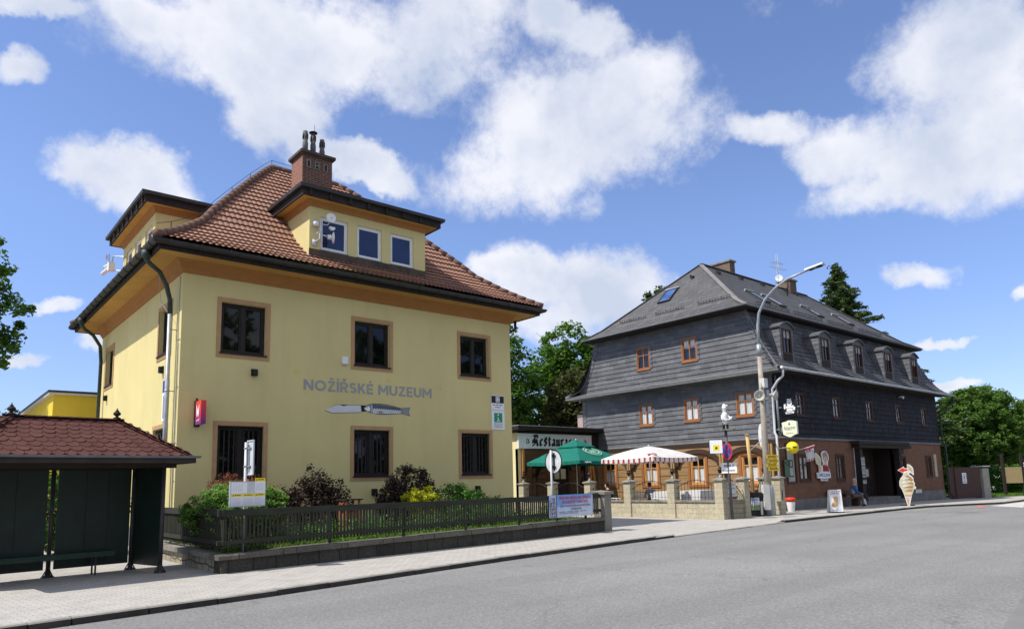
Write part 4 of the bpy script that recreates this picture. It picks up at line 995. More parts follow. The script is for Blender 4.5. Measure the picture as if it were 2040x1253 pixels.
for z0, h, n in ((1.105, .135, .075), (.545, .085, .085)):
    mb = MB(); k = 0; a = -.06
    while a < FLEN:
        b = min(a+2.06, FLEN); mb.obox(fe(a, n, z0+rise(a)*(-.45 if h > .1 else 1)), fE*(b-a-.006)+Z*((rise(b)-rise(a))*(-.45 if h > .1 else 1)), fN*.045, Z*h); a = b
    mb.build('rail', 'rail_wood', pf)
for a in (.55, 2.5, 4.55, 6.6, 8.65, 10.3, 11.7):
    mb = MB(); mb.obox(fe(a, .15, .36), fE*.05, fN*.05, Z*.8); mb.build('steel_post', 'black_iron', pf)
mb = MB(); y = 14.78
while y < 19.6:
    mb.obox((4.845+rk.uniform(-.003, .003), y, .47+rk.uniform(-.01, .01)), (0, .046, 0), (.022, 0, 0), (0, rk.uniform(-.005, .005), .70)); y += .086
mb.build('side_pickets', 'fence_wood', pf)
for z0, h, x in ((1.11, .135, 4.80), (.545, .085, 4.81)):
    MB().obox((x, 14.70, z0), (0, 4.95, 0), (.045, 0, 0), (0, 0, h)).build('side_rail', 'rail_wood', pf)
plain('soil', (.060, .045, .03), .95, .3, 3, 20, .6)
mb = MB(); mb.add([(4.9, 15.0, .31), (17.1, 16.15, .36), (17.1, 20.1, .36), (4.9, 20.1, .31)], [(0, 1, 2, 3)])
mb.box(4.9, 4.95, 15.0, 20.05, -.2, .31); mb.add([(17.1, 16.15, -.2), (17.1, 20.1, -.2), (17.1, 20.1, .36), (17.1, 16.15, .36)], [(0, 1, 2, 3)])
struct(mb.build('garden_bed', 'soil'))
rng = np.random.default_rng(11); n = 9000
P = np.stack([rng.uniform(4.95, 17, n), rng.uniform(0, 1, n), np.zeros(n)], 1); P[:, 1] = 15.05+(P[:, 0]-4.9)*.094+P[:, 1]**1.6*(4.7-(P[:, 0]-4.9)*.094); P[:, 2] = .34+rng.uniform(0, .11, n)
V, F = leafmesh(P, rng, .034, -.6, 1.7, np.tile([0, 0, 1.0], (n, 1)))
tag(meshnp('garden_grass', V, F, 'grass_blade'), 'short grass and weeds growing behind the picket fence', 'grass', kind='stuff')
def shrub(name, label, ells, ncl, per, cr, size, mat, stems, seed, up=.5, flat=.9):
    x, y = ells[0][0], ells[0][1]; t = thing(name, (x, y, .33), label, 'shrub')
    crown('foliage', t, ells, ncl, per, cr, size, mat, seed, .7, .36, flat, up)
    mb = MB(); r2 = random.Random(seed)
    for i in range(stems):
        e = r2.choice(ells); a = r2.uniform(0, 6.28); q = r2.uniform(.2, .9)
        mb.tube([(e[0]+r2.uniform(-.15, .15), e[1]+r2.uniform(-.1, .1), .30), (e[0]+e[3]*.5*q*math.cos(a), e[1]+e[4]*.5*q*math.sin(a), .33+(e[2]+e[5]*.6-.3)*.5), (e[0]+e[3]*q*math.cos(a), e[1]+e[4]*q*math.sin(a), e[2]+e[5]*.75)], [.018, .011, .004], 5)
    mb.build('stems', 'bark', t); return t
shrub('juniper', 'feathery light green evergreen shrub spilling over the fence corner', [(5.75, 16.6, 1.2, .85, .75, .60), (5.1, 16.4, 1.12, .55, .55, .5), (6.45, 16.7, 1.15, .5, .5, .5), (5.15, 15.5, 1.0, .32, .45, .4)], 560, 75, .17, .027, 'leaf_yew', 14, 1, .7, .5)
shrub('barberry', 'rust red barberry bush behind the timetable board', [(6.25, 18.2, 1.35, .75, .6, .68), (6.95, 18.3, 1.35, .4, .5, .55)], 150, 45, .2, .028, 'leaf_red', 26, 2)
shrub('purple_shrub', 'airy maroon leaved shrub with upright twigs between two lower windows', [(8.4, 18.2, 1.05, .82, .6, .66), (8.3, 18.2, 1.78, .32, .28, .42), (7.7, 18.1, 1.3, .28, .3, .36), (8.95, 18.2, 1.35, .34, .3, .5)], 230, 36, .20, .040, 'leaf_maroon', 34, 3)
shrub('dark_shrub', 'dense round dark maroon shrub under the middle barred window', [(11.55, 18.6, 1.1, .92, .8, 1.06), (11.0, 18.5, 1.0, .5, .6, .7)], 420, 60, .17, .034, 'leaf_maroon', 20, 4)
shrub('golden_shrub', 'bright yellow clipped shrub beside the dark maroon bush', [(11.1, 17.6, 1.2, .38, .4, .32), (11.55, 17.6, 1.2, .38, .35, .36), (11.3, 17.6, .8, .55, .45, .4)], 210, 55, .11, .024, 'leaf_yellow', 14, 5)
shrub('green_shrub', 'fresh green spreading shrub right of the yellow bush', [(12.7, 17.8, 1.12, .7, .6, .48), (13.4, 17.9, 1.02, .6, .55, .38), (14.0, 17.9, .95, .5, .5, .26), (12.9, 17.3, .7, 1.3, .6, .4)], 300, 50, .19, .034, 'leaf_fresh', 18, 6)
shrub('ground_shrub', 'low dark green planting seen through the fence pickets near the maroon twigs', [(9.5, 16.6, .55, 2.0, .6, .35), (7.0, 16.2, .5, 1.2, .5, .3), (12.5, 16.8, .55, 1.6, .6, .35), (15, 16.9, .55, 1.4, .5, .3)], 260, 45, .2, .034, 'leaf_fresh', 12, 7)
t = thing('garden_stand', (8.85, 17.2, .33), 'rust red wooden stand with dark flat top behind the picket fence', 'stand')
mb = MB(); x0, x1, y0, y1 = 8.66, 9.08, 17.0, 17.4
for x in (x0, x1-.05):
    for y in (y0, y1-.05): mb.box(x, x+.05, y, y+.05, .3, 1.28)
mb.box(x0, x1, y0, y1, 1.02, 1.07); mb.bar((x0-.005, y0+.03, 1.08), (x0-.005, y1-.03, 1.27), .03, .02); mb.bar((x0-.005, y1-.03, 1.08), (x0-.005, y0+.03, 1.27), .03, .02)
mb.box(x0+.05, x1-.05, y0+.05, y1-.05, .32, 1.0)
plain('terracotta', (.38, .12, .06), .8, .2, 4); mb.build('frame', 'terracotta', t); MB().box(x0-.05, x1+.05, y0-.05, y1+.05, 1.28, 1.315).build('top', 'fascia_dark', t)
# ------------------------------------------------------------------ signs at the stop and on the fence
t = thing('bus_stop_sign', fe(.62, .38, .3), 'grey pole with bus stop plate seen from behind and timetable board above fence', 'sign')
mb = MB(); mb.tube([fe(.62, .38, .3), fe(.62, .38, 2.62)], .030, 10); pole = mb.build('pole', 'zinc_light', t, True)
px = fe(.62, .38, 0); FP = fr_((px.x+.045, px.y, 0), (0, -1, 0), (-1, 0, 0))
mb = MB(); mb.fbox(FP, -.03, 1.93, .33, 2.66, -.012, 0); mb.ring4(FP, -.03, 1.93, .33, 2.66, .02, 0, .018)
mb.build('stop_plate', 'zinc_light', t)
mb = MB()
for z in (2.10, 2.48): mb.fbox(FP, -.02, z, .20, z+.03, .0, .03); mb.box(px.x-.035, px.x+.04, px.y-.035, px.y+.035, z, z+.03)
mb.fbox(FP, .08, 2.0, .11, 2.56, .0, .02); mb.build('clamp', 'zinc', t)
FT = fr_(fO+fN*.33, fE, -fN)
MB().fbox(FT, .26, 1.28, 1.04, 1.80, 0, .02).build('timetable_board', 'zinc_light', t)
tb = MB()
for a, b, w_, h_ in ((.30, 1.56, .33, .215), (.30, 1.30, .24, .245), (.55, 1.30, .235, .245), (.795, 1.30, .235, .245), (.80, 1.56, .225, .30)): tb.fbox(FT, a, b, a+w_, b+h_, .02, .026, 0)
for a, b in ((.30, 1.49), (.55, 1.49), (.795, 1.49)): tb.fbox(FT, a, b, a+.235, b+.055, .026, .029, 1)
tb.fbox(FT, .80, 1.80, 1.025, 1.87, .02, .029, 1)
for a, b in ((.30, 1.32), (.55, 1.32), (.795, 1.32), (.80, 1.60)): lines(tb, FT, a+.02, a+.215, [b+.018*i for i in range(9)], .009, .026, 2, int(a*100))
lines(tb, FT, .32, .55, [1.60+.02*i for i in range(8)], .012, .026, 2, 3, .4)
for a, b in ((.30, 1.50), (.55, 1.50), (.795, 1.50), (.80, 1.815)):
    tb.prism([(a+.02, b+.005), (a+.055, b+.005), (a+.037, b+.04)], FT, .029, .031, 3); lines(tb, FT, a+.07, a+.2, [b+.012], .018, .029, 3, int(a*50))
tb.build('timetable_sheets', ['paper', 'yellow_bright', 'pale_ink', 'black_plastic'], t)
t = thing('traffic_sign', fe(10.52, .5, .36), 'back of a round grey traffic sign on a pole behind fence banner', 'sign')
q = fe(10.52, .5, 0); mb = MB(); mb.tube([(q.x, q.y, .36), (q.x, q.y, 2.60)], .032, 10); mb.build('pole', 'zinc_light', t, True)
FR = fr_((q.x+.06, q.y, 2.245), (0, -1, 0), (-1, 0, 0)); mb = MB(); mb.disc(FR, .05, 0, .37, -.01, 0, 32); mb.build('plate', 'zinc_light', t)
mb = MB()
for i in range(32):
    a0, a1 = 2*math.pi*i/32, 2*math.pi*(i+1)/32
    mb.prism([(.05+.352*math.cos(a0), .352*math.sin(a0)), (.05+.372*math.cos(a0), .372*math.sin(a0)), (.05+.372*math.cos(a1), .372*math.sin(a1)), (.05+.352*math.cos(a1), .352*math.sin(a1))], FR, -.012, .016)
mb.build('rim', 'black_iron', t)
mb = MB(); mb.fbox(FR, .07, -.27, .11, .27, 0, .03)
for b in (-.18, .17): mb.fbox(FR, -.06, b, .17, b+.03, .0, .05); mb.fbox(FR, .05, b-.03, .09, b+.06, .03, .07)
mb.build('clamp', 'black_iron', t)
MB().disc(FR, .24, -.02, .035, .001, .003, 12).build('sticker', 'white_paint', t)
t = thing('fence_banner', fe(10.9, .06, .5), 'pale blue printed banner with red Czech heading tied to the picket fence', 'banner')
FN_ = fr_(fO+fN*.062, fE+Z*.001, -fN)
mb = MB(); na = 24; A0, A1, B0, B1 = 9.84, 11.95, .545, 1.215
rb = random.Random(2)
def wv_(a, b): return .012*math.sin(a*9)*math.sin((b-B0)*4.5)+.006*math.sin(a*21+b*7)
for i in range(na+1):
    for j in range(7):
        a = A0+(A1-A0)*i/na; b = B0+(B1-B0)*j/6; mb.v.append(tuple(FN_(a, b, .014+wv_(a, b))))
for i in range(na):
    for j in range(6): mb.f.append([i*7+j, i*7+j+7, i*7+j+8, i*7+j+1]); mb.m.append(0)
def bannermat():
    t_ = MT('banner_print'); t_.set(.55, .3); sp = t_.n('ShaderNodeSeparateXYZ'); t_.l(t_.co, sp.inputs[0])
    z = t_.math('ADD', t_.math('MULTIPLY', sp.outputs[2], 1.45), -.05); x = t_.math('MULTIPLY', sp.outputs[0], .25)
    f_ = t_.math('SUBTRACT', t_.math('ADD', z, t_.math('MULTIPLY', t_.noise(1.2, 2), .6)), x)
    t_.col(t_.ramp(f_, [(.25, (.58, .63, .74)), (.8, (.46, .56, .76)), (1.3, (.16, .35, .68))]))
bannermat(); mb.build('sheet', 'banner_print', t)
D_ = .030
strokes(t, 'heading', 'VE\u0158EJN\u00c1 SB\u00cdRKA NA OPRAVU', FN_, 10.30, 1.075, .085, 'red_paint', 1.57, D_, .17)
strokes(t, 'heading', 'ROZHLEDNY TANE\u010cNICE', FN_, 10.46, .945, .085, 'red_paint', 1.25, D_, .17)
mb = MB(); lines(mb, FN_, 10.36, 11.86, [.850], .045, D_, 0, 4, .15); lines(mb, FN_, 10.86, 11.38, [.755], .045, D_, 0, 5, .15); lines(mb, FN_, 10.30, 11.62, [.69], .018, D_, 0, 6, .2); lines(mb, FN_, 10.30, 11.2, [.645], .018, D_, 0, 7, .2)
mb.build('small_print', 'grey_ink', t)
mb = MB(); mb.fbox(FN_, 9.86, .56, 10.16, 1.20, D_-.004, D_, 1)
rb = random.Random(8)
for i in range(10): b = .58+i*.06; mb.bar(FN_(9.89, b, D_+.002), FN_(10.13, b+rb.uniform(-.02, .07), D_+.002), .022, .003, m=0)
for a in (9.90, 9.98, 10.06, 10.13): mb.bar(FN_(a, .56, D_+.003), FN_(a+rb.uniform(-.05, .02), 1.17-.2*rb.random(), D_+.003), .03, .003, m=0)
mb.fbox(FN_, 10.16, .56, 10.19, 1.2, D_-.002, D_+.002, 2)
mb.build('tower_picture', ['terracotta_dark', 'pale_blue', 'navy_ink'], t) if 'terracotta_dark' in MATS else (plain('terracotta_dark', (.20, .085, .06), .8, .3, 9), plain('pale_blue', (.45, .53, .68), .6, .1, 3, bst=0), mb.build('tower_picture', ['terracotta_dark', 'pale_blue', 'navy_ink'], t))
# ------------------------------------------------------------------ yellow wing behind the museum
t = thing('yellow_outbuilding', (6, 37, 0), 'bright yellow flat roofed outbuilding behind the left side of the museum', 'building')
mb = MB(); mb.box(3.95, 12, 32.0, 43.0, -.2, 5.42); mb.build('wall', 'saturated_yellow', t)
mb = MB(); mb.box(3.78, 12.2, 31.85, 43.2, 5.42, 5.50); mb.build('roof', 'off_white', t); MB().box(3.75, 12.2, 31.82, 43.2, 5.50, 5.58).build('roof_edge', 'gutter_dark', t)
MB().box(4.5, 6.4, 31.97, 32.02, 3.0, 4.45).build('window', 'slate_glass', t)
# ------------------------------------------------------------------ the dark slate inn
HX0, HX1, HY0, HY1 = 30.6, 50.8, 17.2, 29.5
inn = thing('slate_house', (40, 23, 0), 'large dark slate clad inn with mansard roof, five dormers and timber ground floor', 'building')
GF = fr_((HX0, 0, 0), (0, 1, 0), (-1, 0, 0)); GS = fr_((0, HY0, 0), (1, 0, 0), (0, -1, 0))
GFr = fr_((HX0, 0, 0), (0, -1, 0), (-1, 0, 0))
# ground floor, front: log wall behind timber arches
gw_ = [(18.14, 1.32, 19.06, 2.64), (21.14, 1.30, 22.02, 2.68), (24.14, 1.30, 25.06, 2.70), (27.12, 1.30, 27.98, 2.66)]
mb = MB(); mb.wall(GF, HY0, -.2, HY1, 3.4, gw_, .18)
z = .50                                                   # rounded faces of the logs
while z < 3.0:
    cuts = sorted([(h[0], h[2]) for h in gw_ if h[1] < z+.2 < h[3]]); a = HY0+.1
    for c0, c1 in cuts+[(HY1, HY1)]:
        if c0-a > .05: mb.prism([(a, z+.010), (a, z+.405), (c0, z+.405), (c0, z+.010)], GF, 0, .028); mb.prism([(a, z+.04), (a, z+.375), (c0, z+.375), (c0, z+.04)], GF, .028, .038)
        a = c1
    z += .415
mb.build('log_wall', 'log_wood', inn)
mb = MB(); mb.box(HX0-.13, HX0-.0, HY0-.06, HY1, 3.10, 3.36); mb.build('lintel_beam', 'dark_beam', inn)
mb = MB(); GA = fr_((HX0-.10, 0, 0), (0, 1, 0), (-1, 0, 0))
posts = [17.42, 20.05, 23.0, 26.0, 29.2]
for p0, p1 in zip(posts[:-1], posts[1:]):                 # an arched board between each pair of posts
    c = (p0+p1)/2; hw = (p1-p0)/2-.09; n = 16
    for rr0, rr1, d0, d1 in ((0, .13, .0, .10),):
        for i in range(n):
            t0, t1 = math.pi*i/n, math.pi*(i+1)/n
            e = lambda t, k: (c-math.cos(t)*(hw-k), 2.22+math.sin(t)*(.80-k*.8))
            mb.prism([e(t0, -.06), e(t1, -.06), e(t1, .22), e(t0, .22)], GA, -.05, .07)
    mb.build('arch', 'arch_wood', inn); mb = MB()
for p0, p1 in zip(posts[:-1], posts[1:]):
    c = (p0+p1)/2; hw = (p1-p0)/2-.09; n = 16
    pts = [(c-math.cos(math.pi*i/n)*hw, 2.22+math.sin(math.pi*i/n)*.80) for i in range(n+1)]
    mb.prism([(c-hw, 3.10)]+pts+[(c+hw, 3.10)], GA, -.03, .045)
    mb.build('spandrel', 'log_wood', inn); mb = MB()
for p in posts:
    mb = MB()
    for d in (-.09, .05): mb.fbox(GA, p+d, .45, p+d+.085, 3.12, .0, .13)
    for z in (1.95, 2.08, .62): mb.fbox(GA, p-.13, z, p+.17, z+.05, -.01, .16, 1)
    mb.build('post', ['post_wood', 'arch_wood'], inn)
# ground floor, street side: brick
bw_ = [(31.35, 1.28, 32.2, 3.1), (32.55, 1.36, 33.5, 2.56), (36.32, 1.34, 37.12, 2.56), (44.25, 1.40, 45.0, 2.50), (48.22, 1.35, 48.95, 2.55)]
door = (38.9, .18, 43.5, 3.02)
mb = MB(); mb.wall(GS, HX0, .0, HX1, 3.38, bw_+[door], .20); mb.add([(HX1, HY0, 0), (HX1, HY1, 0), (HX1, HY1, 3.4), (HX1, HY0, 3.4), (HX0, HY1, 0), (HX0, HY1, 3.4)], [(0, 1, 2, 3), (1, 4, 5, 2)])
mb.build('brick_wall', 'house_brick', inn)
for a, b, c in ((HX0, 38.3, .50), (43.9, HX1, .48)): MB().fbox(GS, a, -.5, b, c, .0, .035).build('plinth', 'plinth_grey', inn)
mb = MB(); mb.wall(fr_((0, HY0+1.15, 0), (1, 0, 0), (0, -1, 0)), 38.5, 0, 43.8, 3.3)
for x in (38.9, 43.5): mb.add([(x, HY0, 0), (x, HY0+1.15, 0), (x, HY0+1.15, 3.3), (x, HY0, 3.3)], [(0, 1, 2, 3)])
mb.add([(38.9, HY0, 3.03), (43.5, HY0, 3.03), (43.5, HY0+1.15, 3.03), (38.9, HY0+1.15, 3.03)], [(0, 1, 2, 3)]); mb.build('porch_recess', 'dark_beam_x', inn)
mb = MB(); FPo = fr_((0, HY0+1.12, 0), (1, 0, 0), (0, -1, 0)); mb.fbox(FPo, 39.2, .2, 40.35, 2.5, -.02, .01); dr = mb.build('door', 'black_iron', inn)
mb = MB(); mb.ring4(FPo, 39.15, .18, 40.42, 2.58, .07, .0, .05, 0, 0); mb.build('door_frame', 'zinc_light', dr)
mb = MB(); mb.fbox(FPo, 40.8, .3, 43.2, 2.9, .0, .03); 
for k in range(9): mb.fbox(FPo, 40.8+k*.267, .3, 40.81+k*.267, 2.9, .03, .045)
mb.build('porch_panel', 'dark_beam_x', inn)
mb = MB(); mb.fbox(FPo, 41.2, 1.35, 42.6, 1.98, .03, .07, 1); mb.fbox(FPo, 41.42, 1.46, 41.88, 1.86, .07, .075, 0); mb.fbox(FPo, 41.92, 1.46, 42.38, 1.86, .07, .075, 0); lines(mb, FPo, 41.45, 41.86, [1.5+.04*i for i in range(8)], .015, .075, 2, 1); lines(mb, FPo, 41.95, 42.36, [1.5+.04*i for i in range(8)], .015, .075, 2, 2); mb.build('menu_case', ['paper', 'brown_frame', 'grey_ink'], inn)
mb = MB()
for x in (38.62, 43.62):
    mb.box(x-.16, x+.16, HY0-.30, HY0+.0, .1, 2.95); mb.box(x-.22, x+.22, HY0-.36, HY0, 1.30, 1.42); mb.box(x-.22, x+.22, HY0-.36, HY0, .08, .55)
mb.box(38.2, 45.0, HY0-.42, HY0+.02, 3.0, 3.2); mb.box(38.0, 44.6, HY0-.50, HY0-.1, 3.2, 3.36); mb.box(43.3, 43.95, HY0-.38, HY0, 2.7, 3.0)
mb.build('portal', 'dark_beam_x', inn)
mb = MB(); mb.box(38.3, 44.0, HY0-.55, HY0+1.15, -.2, .17); mb.box(38.5, 43.8, HY0-.2, HY0+1.15, .17, .32); mb.build('door_step', 'plinth_grey', inn)
mb = MB(); mb.tube([(38.36, HY0-.03, 3.1), (38.30, HY0-.03, .15)], .035, 8); mb.build('conduit', 'zinc', inn)
# slate upper floor
sw_ = [(32.62, 4.52, 33.42, 5.62), (36.4, 4.52, 37.2, 5.62), (40.35, 4.52, 41.15, 5.62), (44.3, 4.52, 45.1, 5.62), (48.15, 4.52, 48.95, 5.62)]
fw2 = [(18.22, 4.52, 19.15, 5.68), (21.32, 4.52, 22.22, 5.68), (24.28, 4.52, 25.2, 5.68)]
def laps(mb, fr, a0, a1, b0, b1, holes, h, t):
    """slates in lapped courses: each course leans out at its foot"""
    n = round((b1-b0)/h); h = (b1-b0)/n
    for i in range(n):
        lo, hi = b0+i*h, b0+(i+1)*h
        ed = sorted({lo, hi, *[q for hh in holes for q in (hh[1], hh[3]) if lo < q < hi]})
        for s0, s1 in zip(ed[:-1], ed[1:]):
            cuts = sorted([(q[0], q[2]) for q in holes if q[1] < (s0+s1)/2 < q[3]]); a = a0
            for c0, c1 in cuts+[(a1, a1)]:
                if c0-a > .02:
                    d0 = .004+t*(hi-s0)/h; d1 = .004+t*(hi-s1)/h
                    mb.add([fr(a, s0, d0), fr(c0, s0, d0), fr(c0, s1, d1), fr(a, s1, d1), fr(a, s0, 0), fr(c0, s0, 0)], [(0, 1, 2, 3), (4, 5, 1, 0)])
                a = c1
    return mb
mb = MB(); laps(mb, GF, HY0-.03, HY1+.03, 3.38, 6.7, fw2, .262, .034); mb.wall(GF, HY0, 3.36, HY1, 6.7, fw2, .2)
mb.build('front_cladding', 'slate_front', inn)
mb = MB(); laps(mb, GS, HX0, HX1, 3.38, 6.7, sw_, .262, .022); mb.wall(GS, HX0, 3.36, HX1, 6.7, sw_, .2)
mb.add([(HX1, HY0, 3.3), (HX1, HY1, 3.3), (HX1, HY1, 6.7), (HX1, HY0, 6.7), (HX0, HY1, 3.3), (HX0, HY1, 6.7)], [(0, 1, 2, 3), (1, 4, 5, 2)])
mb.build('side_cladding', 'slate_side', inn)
MB().band((HX0, HX1, HY0, HY1), [(-.02, 3.36), (.055, 3.34), (.06, 3.38), (.025, 3.44), (-.02, 3.44)]).build('drip_edge', 'slate_trim', inn)
for fr, hs in ((GF, fw2),):                               # window edging of small cut slates
    for h in hs:
        mb = MB()
        for k in range(5): mb.prism([(h[0]-.02, h[1]+k*.24), (h[0]-.02, h[1]+k*.24+.24), (h[0]-.16, h[1]+k*.24+.20), (h[0]-.16, h[1]+k*.24+.04)], fr, .03, .046)
        mb.build('edge_slates', 'slate_front', inn)
for a, s_ in ((HY0, 1), (HY1, -1)):
    mb = MB()
    for k in range(12): mb.prism([(a-.03*s_, 3.45+k*.262), (a+.22*s_, 3.47+k*.262), (a+.26*s_, 3.60+k*.262), (a+.2*s_, 3.69+k*.262), (a-.03*s_, 3.71+k*.262)], GF, .032, .048)
    mb.build('edge_slates', 'slate_front', inn)
# skirt between the floors
mb = MB(); mb.add([(29.88, 16.42, 6.52), (29.88, 30.28, 6.52), (30.68, 29.75, 6.76), (30.68, 16.95, 6.76)], [(0, 1, 2, 3)]); mb.box(29.86, 30.62, 16.44, 30.26, 6.40, 6.50)
mb.build('skirt_roof', 'lead_grey', inn)
# upper front face, bell shaped at its sides
PRM = [(16.45, 6.55), (16.75, 6.74), (17.05, 7.0), (17.32, 7.35), (17.6, 7.85), (17.85, 8.4), (18.1, 9.0), (18.38, 9.75)]
uw = [(21.28, 7.66, 22.22, 8.88), (24.36, 7.64, 25.28, 8.88)]
UX = 30.68; GU = fr_((UX, 0, 0), (0, 1, 0), (-1, 0, 0)); YM = (HY0+HY1)/2
def yin(z):
    for (y0, z0), (y1, z1) in zip(PRM[:-1], PRM[1:]):
        if z0 <= z <= z1: return y0+(y1-y0)*(z-z0)/(z1-z0)
    return PRM[0][0] if z < PRM[0][1] else PRM[-1][0]
mb = MB(); n = 12; h = (9.78-6.66)/n
for i in range(n):
    lo, hi = 6.66+i*h, 6.66+(i+1)*h
    ed = sorted({lo, hi, *[q for u_ in uw for q in (u_[1], u_[3]) if lo < q < hi]})
    for s0, s1 in zip(ed[:-1], ed[1:]):
        cuts = sorted([(q[0], q[2]) for q in uw if q[1] < (s0+s1)/2 < q[3]]); spans = []; a = None
        for c0, c1 in cuts+[(None, None)]:
            L0 = yin(s0) if a is None else a; L1 = yin(s1) if a is None else a
            R0 = 2*YM-yin(s0) if c0 is None else c0; R1 = 2*YM-yin(s1) if c0 is None else c0
            d0 = .004+.034*(hi-s0)/h; d1 = .004+.034*(hi-s1)/h
            mb.add([GU(L0, s0, d0), GU(R0, s0, d0), GU(R1, s1, d1), GU(L1, s1, d1), GU(L0, s0, 0), GU(R0, s0, 0)], [(0, 1, 2, 3), (4, 5, 1, 0)]); a = c1
for u_ in uw:
    c = [(u_[0], u_[1]), (u_[2], u_[1]), (u_[2], u_[3]), (u_[0], u_[3])]
    for i in range(4): mb.add([GU(*c[i]), GU(*c[(i+1) % 4]), GU(*c[(i+1) % 4], -.2), GU(*c[i], -.2)], [(0, 1, 2, 3)])
    for k in range(5): mb.prism([(u_[0]-.02, u_[1]+k*.25), (u_[0]-.02, u_[1]+k*.25+.25), (u_[0]-.16, u_[1]+k*.25+.21), (u_[0]-.16, u_[1]+k*.25+.04)], GU, .03, .046)
for k in range(11):
    z0, z1 = 6.9+k*.262, 7.13+k*.262
    for s_ in (0, 1):
        f = (lambda y: y) if not s_ else (lambda y: 2*YM-y)
        mb.prism([(f(yin(z0)), z0), (f(yin(z0)+.30), z0+.03), (f(yin(z0)+.36), z0+.13), (f(yin(z1)+.30), z1), (f(yin(z1)), z1)], GU, .032, .048)
mb.build('gable_cladding', 'slate_front', inn)
# mansard slopes to the street and to the yard, and the far end
pm_ = [(y-16.45, z) for y, z in PRM]
slope(inn, 'mansard', (29.9, 16.45, 0), (1, 0, 0), (0, 1, 0), 21.6, pm_, .42, .42, .262, .6, 0, .026, 'slate_mansard')
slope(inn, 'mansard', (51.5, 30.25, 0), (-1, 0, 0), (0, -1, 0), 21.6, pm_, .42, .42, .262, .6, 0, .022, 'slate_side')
slope(inn, 'mansard', (51.5, 16.45, 0), (0, 1, 0), (-1, 0, 0), 13.8, [(a*.42, b) for a, b in pm_], 2.38, 2.38, .262, .6, 0, .022, 'slate_front')
for s_ in (0, 1):
    mb = MB()
    pts = [(UX-.035-(.78 if i == 0 else .5 if i == 1 else .12 if i == 2 else 0), (y if not s_ else 2*YM-y), z+.01) for i, (y, z) in enumerate(PRM)]
    for p, q in zip(pts[:-1], pts[1:]): mb.bar(p, q, .16, .035, up=Vector((-1, 0, 0)))
    mb.build('corner_flashing', 'slate_trim', inn)
for y0, y1 in ((16.6, 17.2), (29.5, 30.2)): MB().box(30.0, 51.4, y0, y1, 6.46, 6.50).build('skirt_soffit', 'dark_beam_x', inn)
# main hipped roof
EX0, EX1, EY0, EY1, EZ = 29.95, 51.5, 17.93, 28.77, 9.82
run = (EY1-EY0)/2; kk = (34.55-EX0)/run; rp = [(0, 9.82), (run*.16, 10.32), (run, 14.0)]
slope(inn, 'roof', (EX0, EY0, 0), (1, 0, 0), (0, 1, 0), EX1-EX0, rp, kk, kk, .24, .3, 0, .016, 'slate_roof')
slope(inn, 'roof', (EX1, EY1, 0), (-1, 0, 0), (0, -1, 0), EX1-EX0, rp, kk, kk, .24, .3, 0, .016, 'slate_roof')
slope(inn, 'roof', (EX0, EY1, 0), (0, -1, 0), (1, 0, 0), EY1-EY0, [(a*kk, b) for a, b in rp], 1/kk, 1/kk, .24, .3, 0, .016, 'slate_roof_y')
slope(inn, 'roof', (EX1, EY0, 0), (0, 1, 0), (-1, 0, 0), EY1-EY0, [(a*kk, b) for a, b in rp], 1/kk, 1/kk, .24, .3, 0, .016, 'slate_roof_y')
MB().band((EX0+.02, EX1-.02, EY0+.02, EY1-.02), [(0, 9.70), (.02, 9.70), (.02, 9.83), (0, 9.83)]).build('eave_board', 'dark_beam_x', inn)
mb = MB(); mb.box(EX0+.03, EX1-.03, EY0+.03, EY1-.03, 9.70, 9.73); mb.build('eave_soffit', 'fascia_dark', inn)
mb = MB(); 
for y in (EY0-.05, EY1+.05): mb.tube([(EX0-.05, y, 9.80), (EX1+.05, y, 9.80)], .05, 8)
mb.tube([(EX0-.05, EY0-.05, 9.80), (EX0-.05, EY1+.05, 9.80)], .05, 8); mb.build('eave_gutter', 'slate_trim', inn, True)
mb = MB()
for sy in (0, 1):
    pts = [(EX0+a*kk, (EY0+a) if not sy else (EY1-a), b+.03) for a, b in rp]
    for p, q in zip(pts[:-1], pts[1:]): mb.bar(p, q, .26, .02, up=Z)
    pts = [(EX1-a*kk, (EY0+a) if not sy else (EY1-a), b+.03) for a, b in rp]
    for p, q in zip(pts[:-1], pts[1:]): mb.bar(p, q, .26, .02, up=Z)
mb.bar((34.5, 23.35, 14.03), (46.95, 23.35, 14.03), .3, .03)
plain('roof_cap', (.20, .185, .18), .7, .15, 3); mb.build('hip_capping', 'roof_cap', inn)
mb = MB(); mb.tube([(30.05, 16.36, 6.52), (51.6, 16.36, 6.49)], .075, 8); mb.tube([(30.05, 16.36, 6.52), (30.04, 16.36, 6.52)], .078, 8, 1); mb.build('street_gutter', ['zinc', 'white_paint'], inn, True)
mb = MB(); mb.tube([(30.15, 16.36, 6.46), (30.15, 16.38, 6.15), (30.1, 16.62, 5.95), (30.28, 17.02, 5.62), (30.30, 17.08, 3.6), (30.26, 16.98, 3.45), (30.22, 17.0, .3)], .055, 8); mb.build('downpipe', 'zinc_light', inn, True)
mb = MB(); mb.tube([(30.72, 17.09, 6.3), (30.72, 17.09, 3.46)], .05, 8); mb.build('downpipe', 'zinc', inn, True)
mb = MB(); mb.tube([(51.5, 16.36, 6.42), (51.5, 16.38, 6.0), (51.2, 16.8, 5.75), (50.98, 17.08, 5.5), (50.98, 17.08, 3.5), (51.12, 17.0, 3.3), (51.12, 17.0, .2), (51.5, 16.9, -.1)], .06, 8); mb.build('downpipe', 'copper_dark', inn, True)
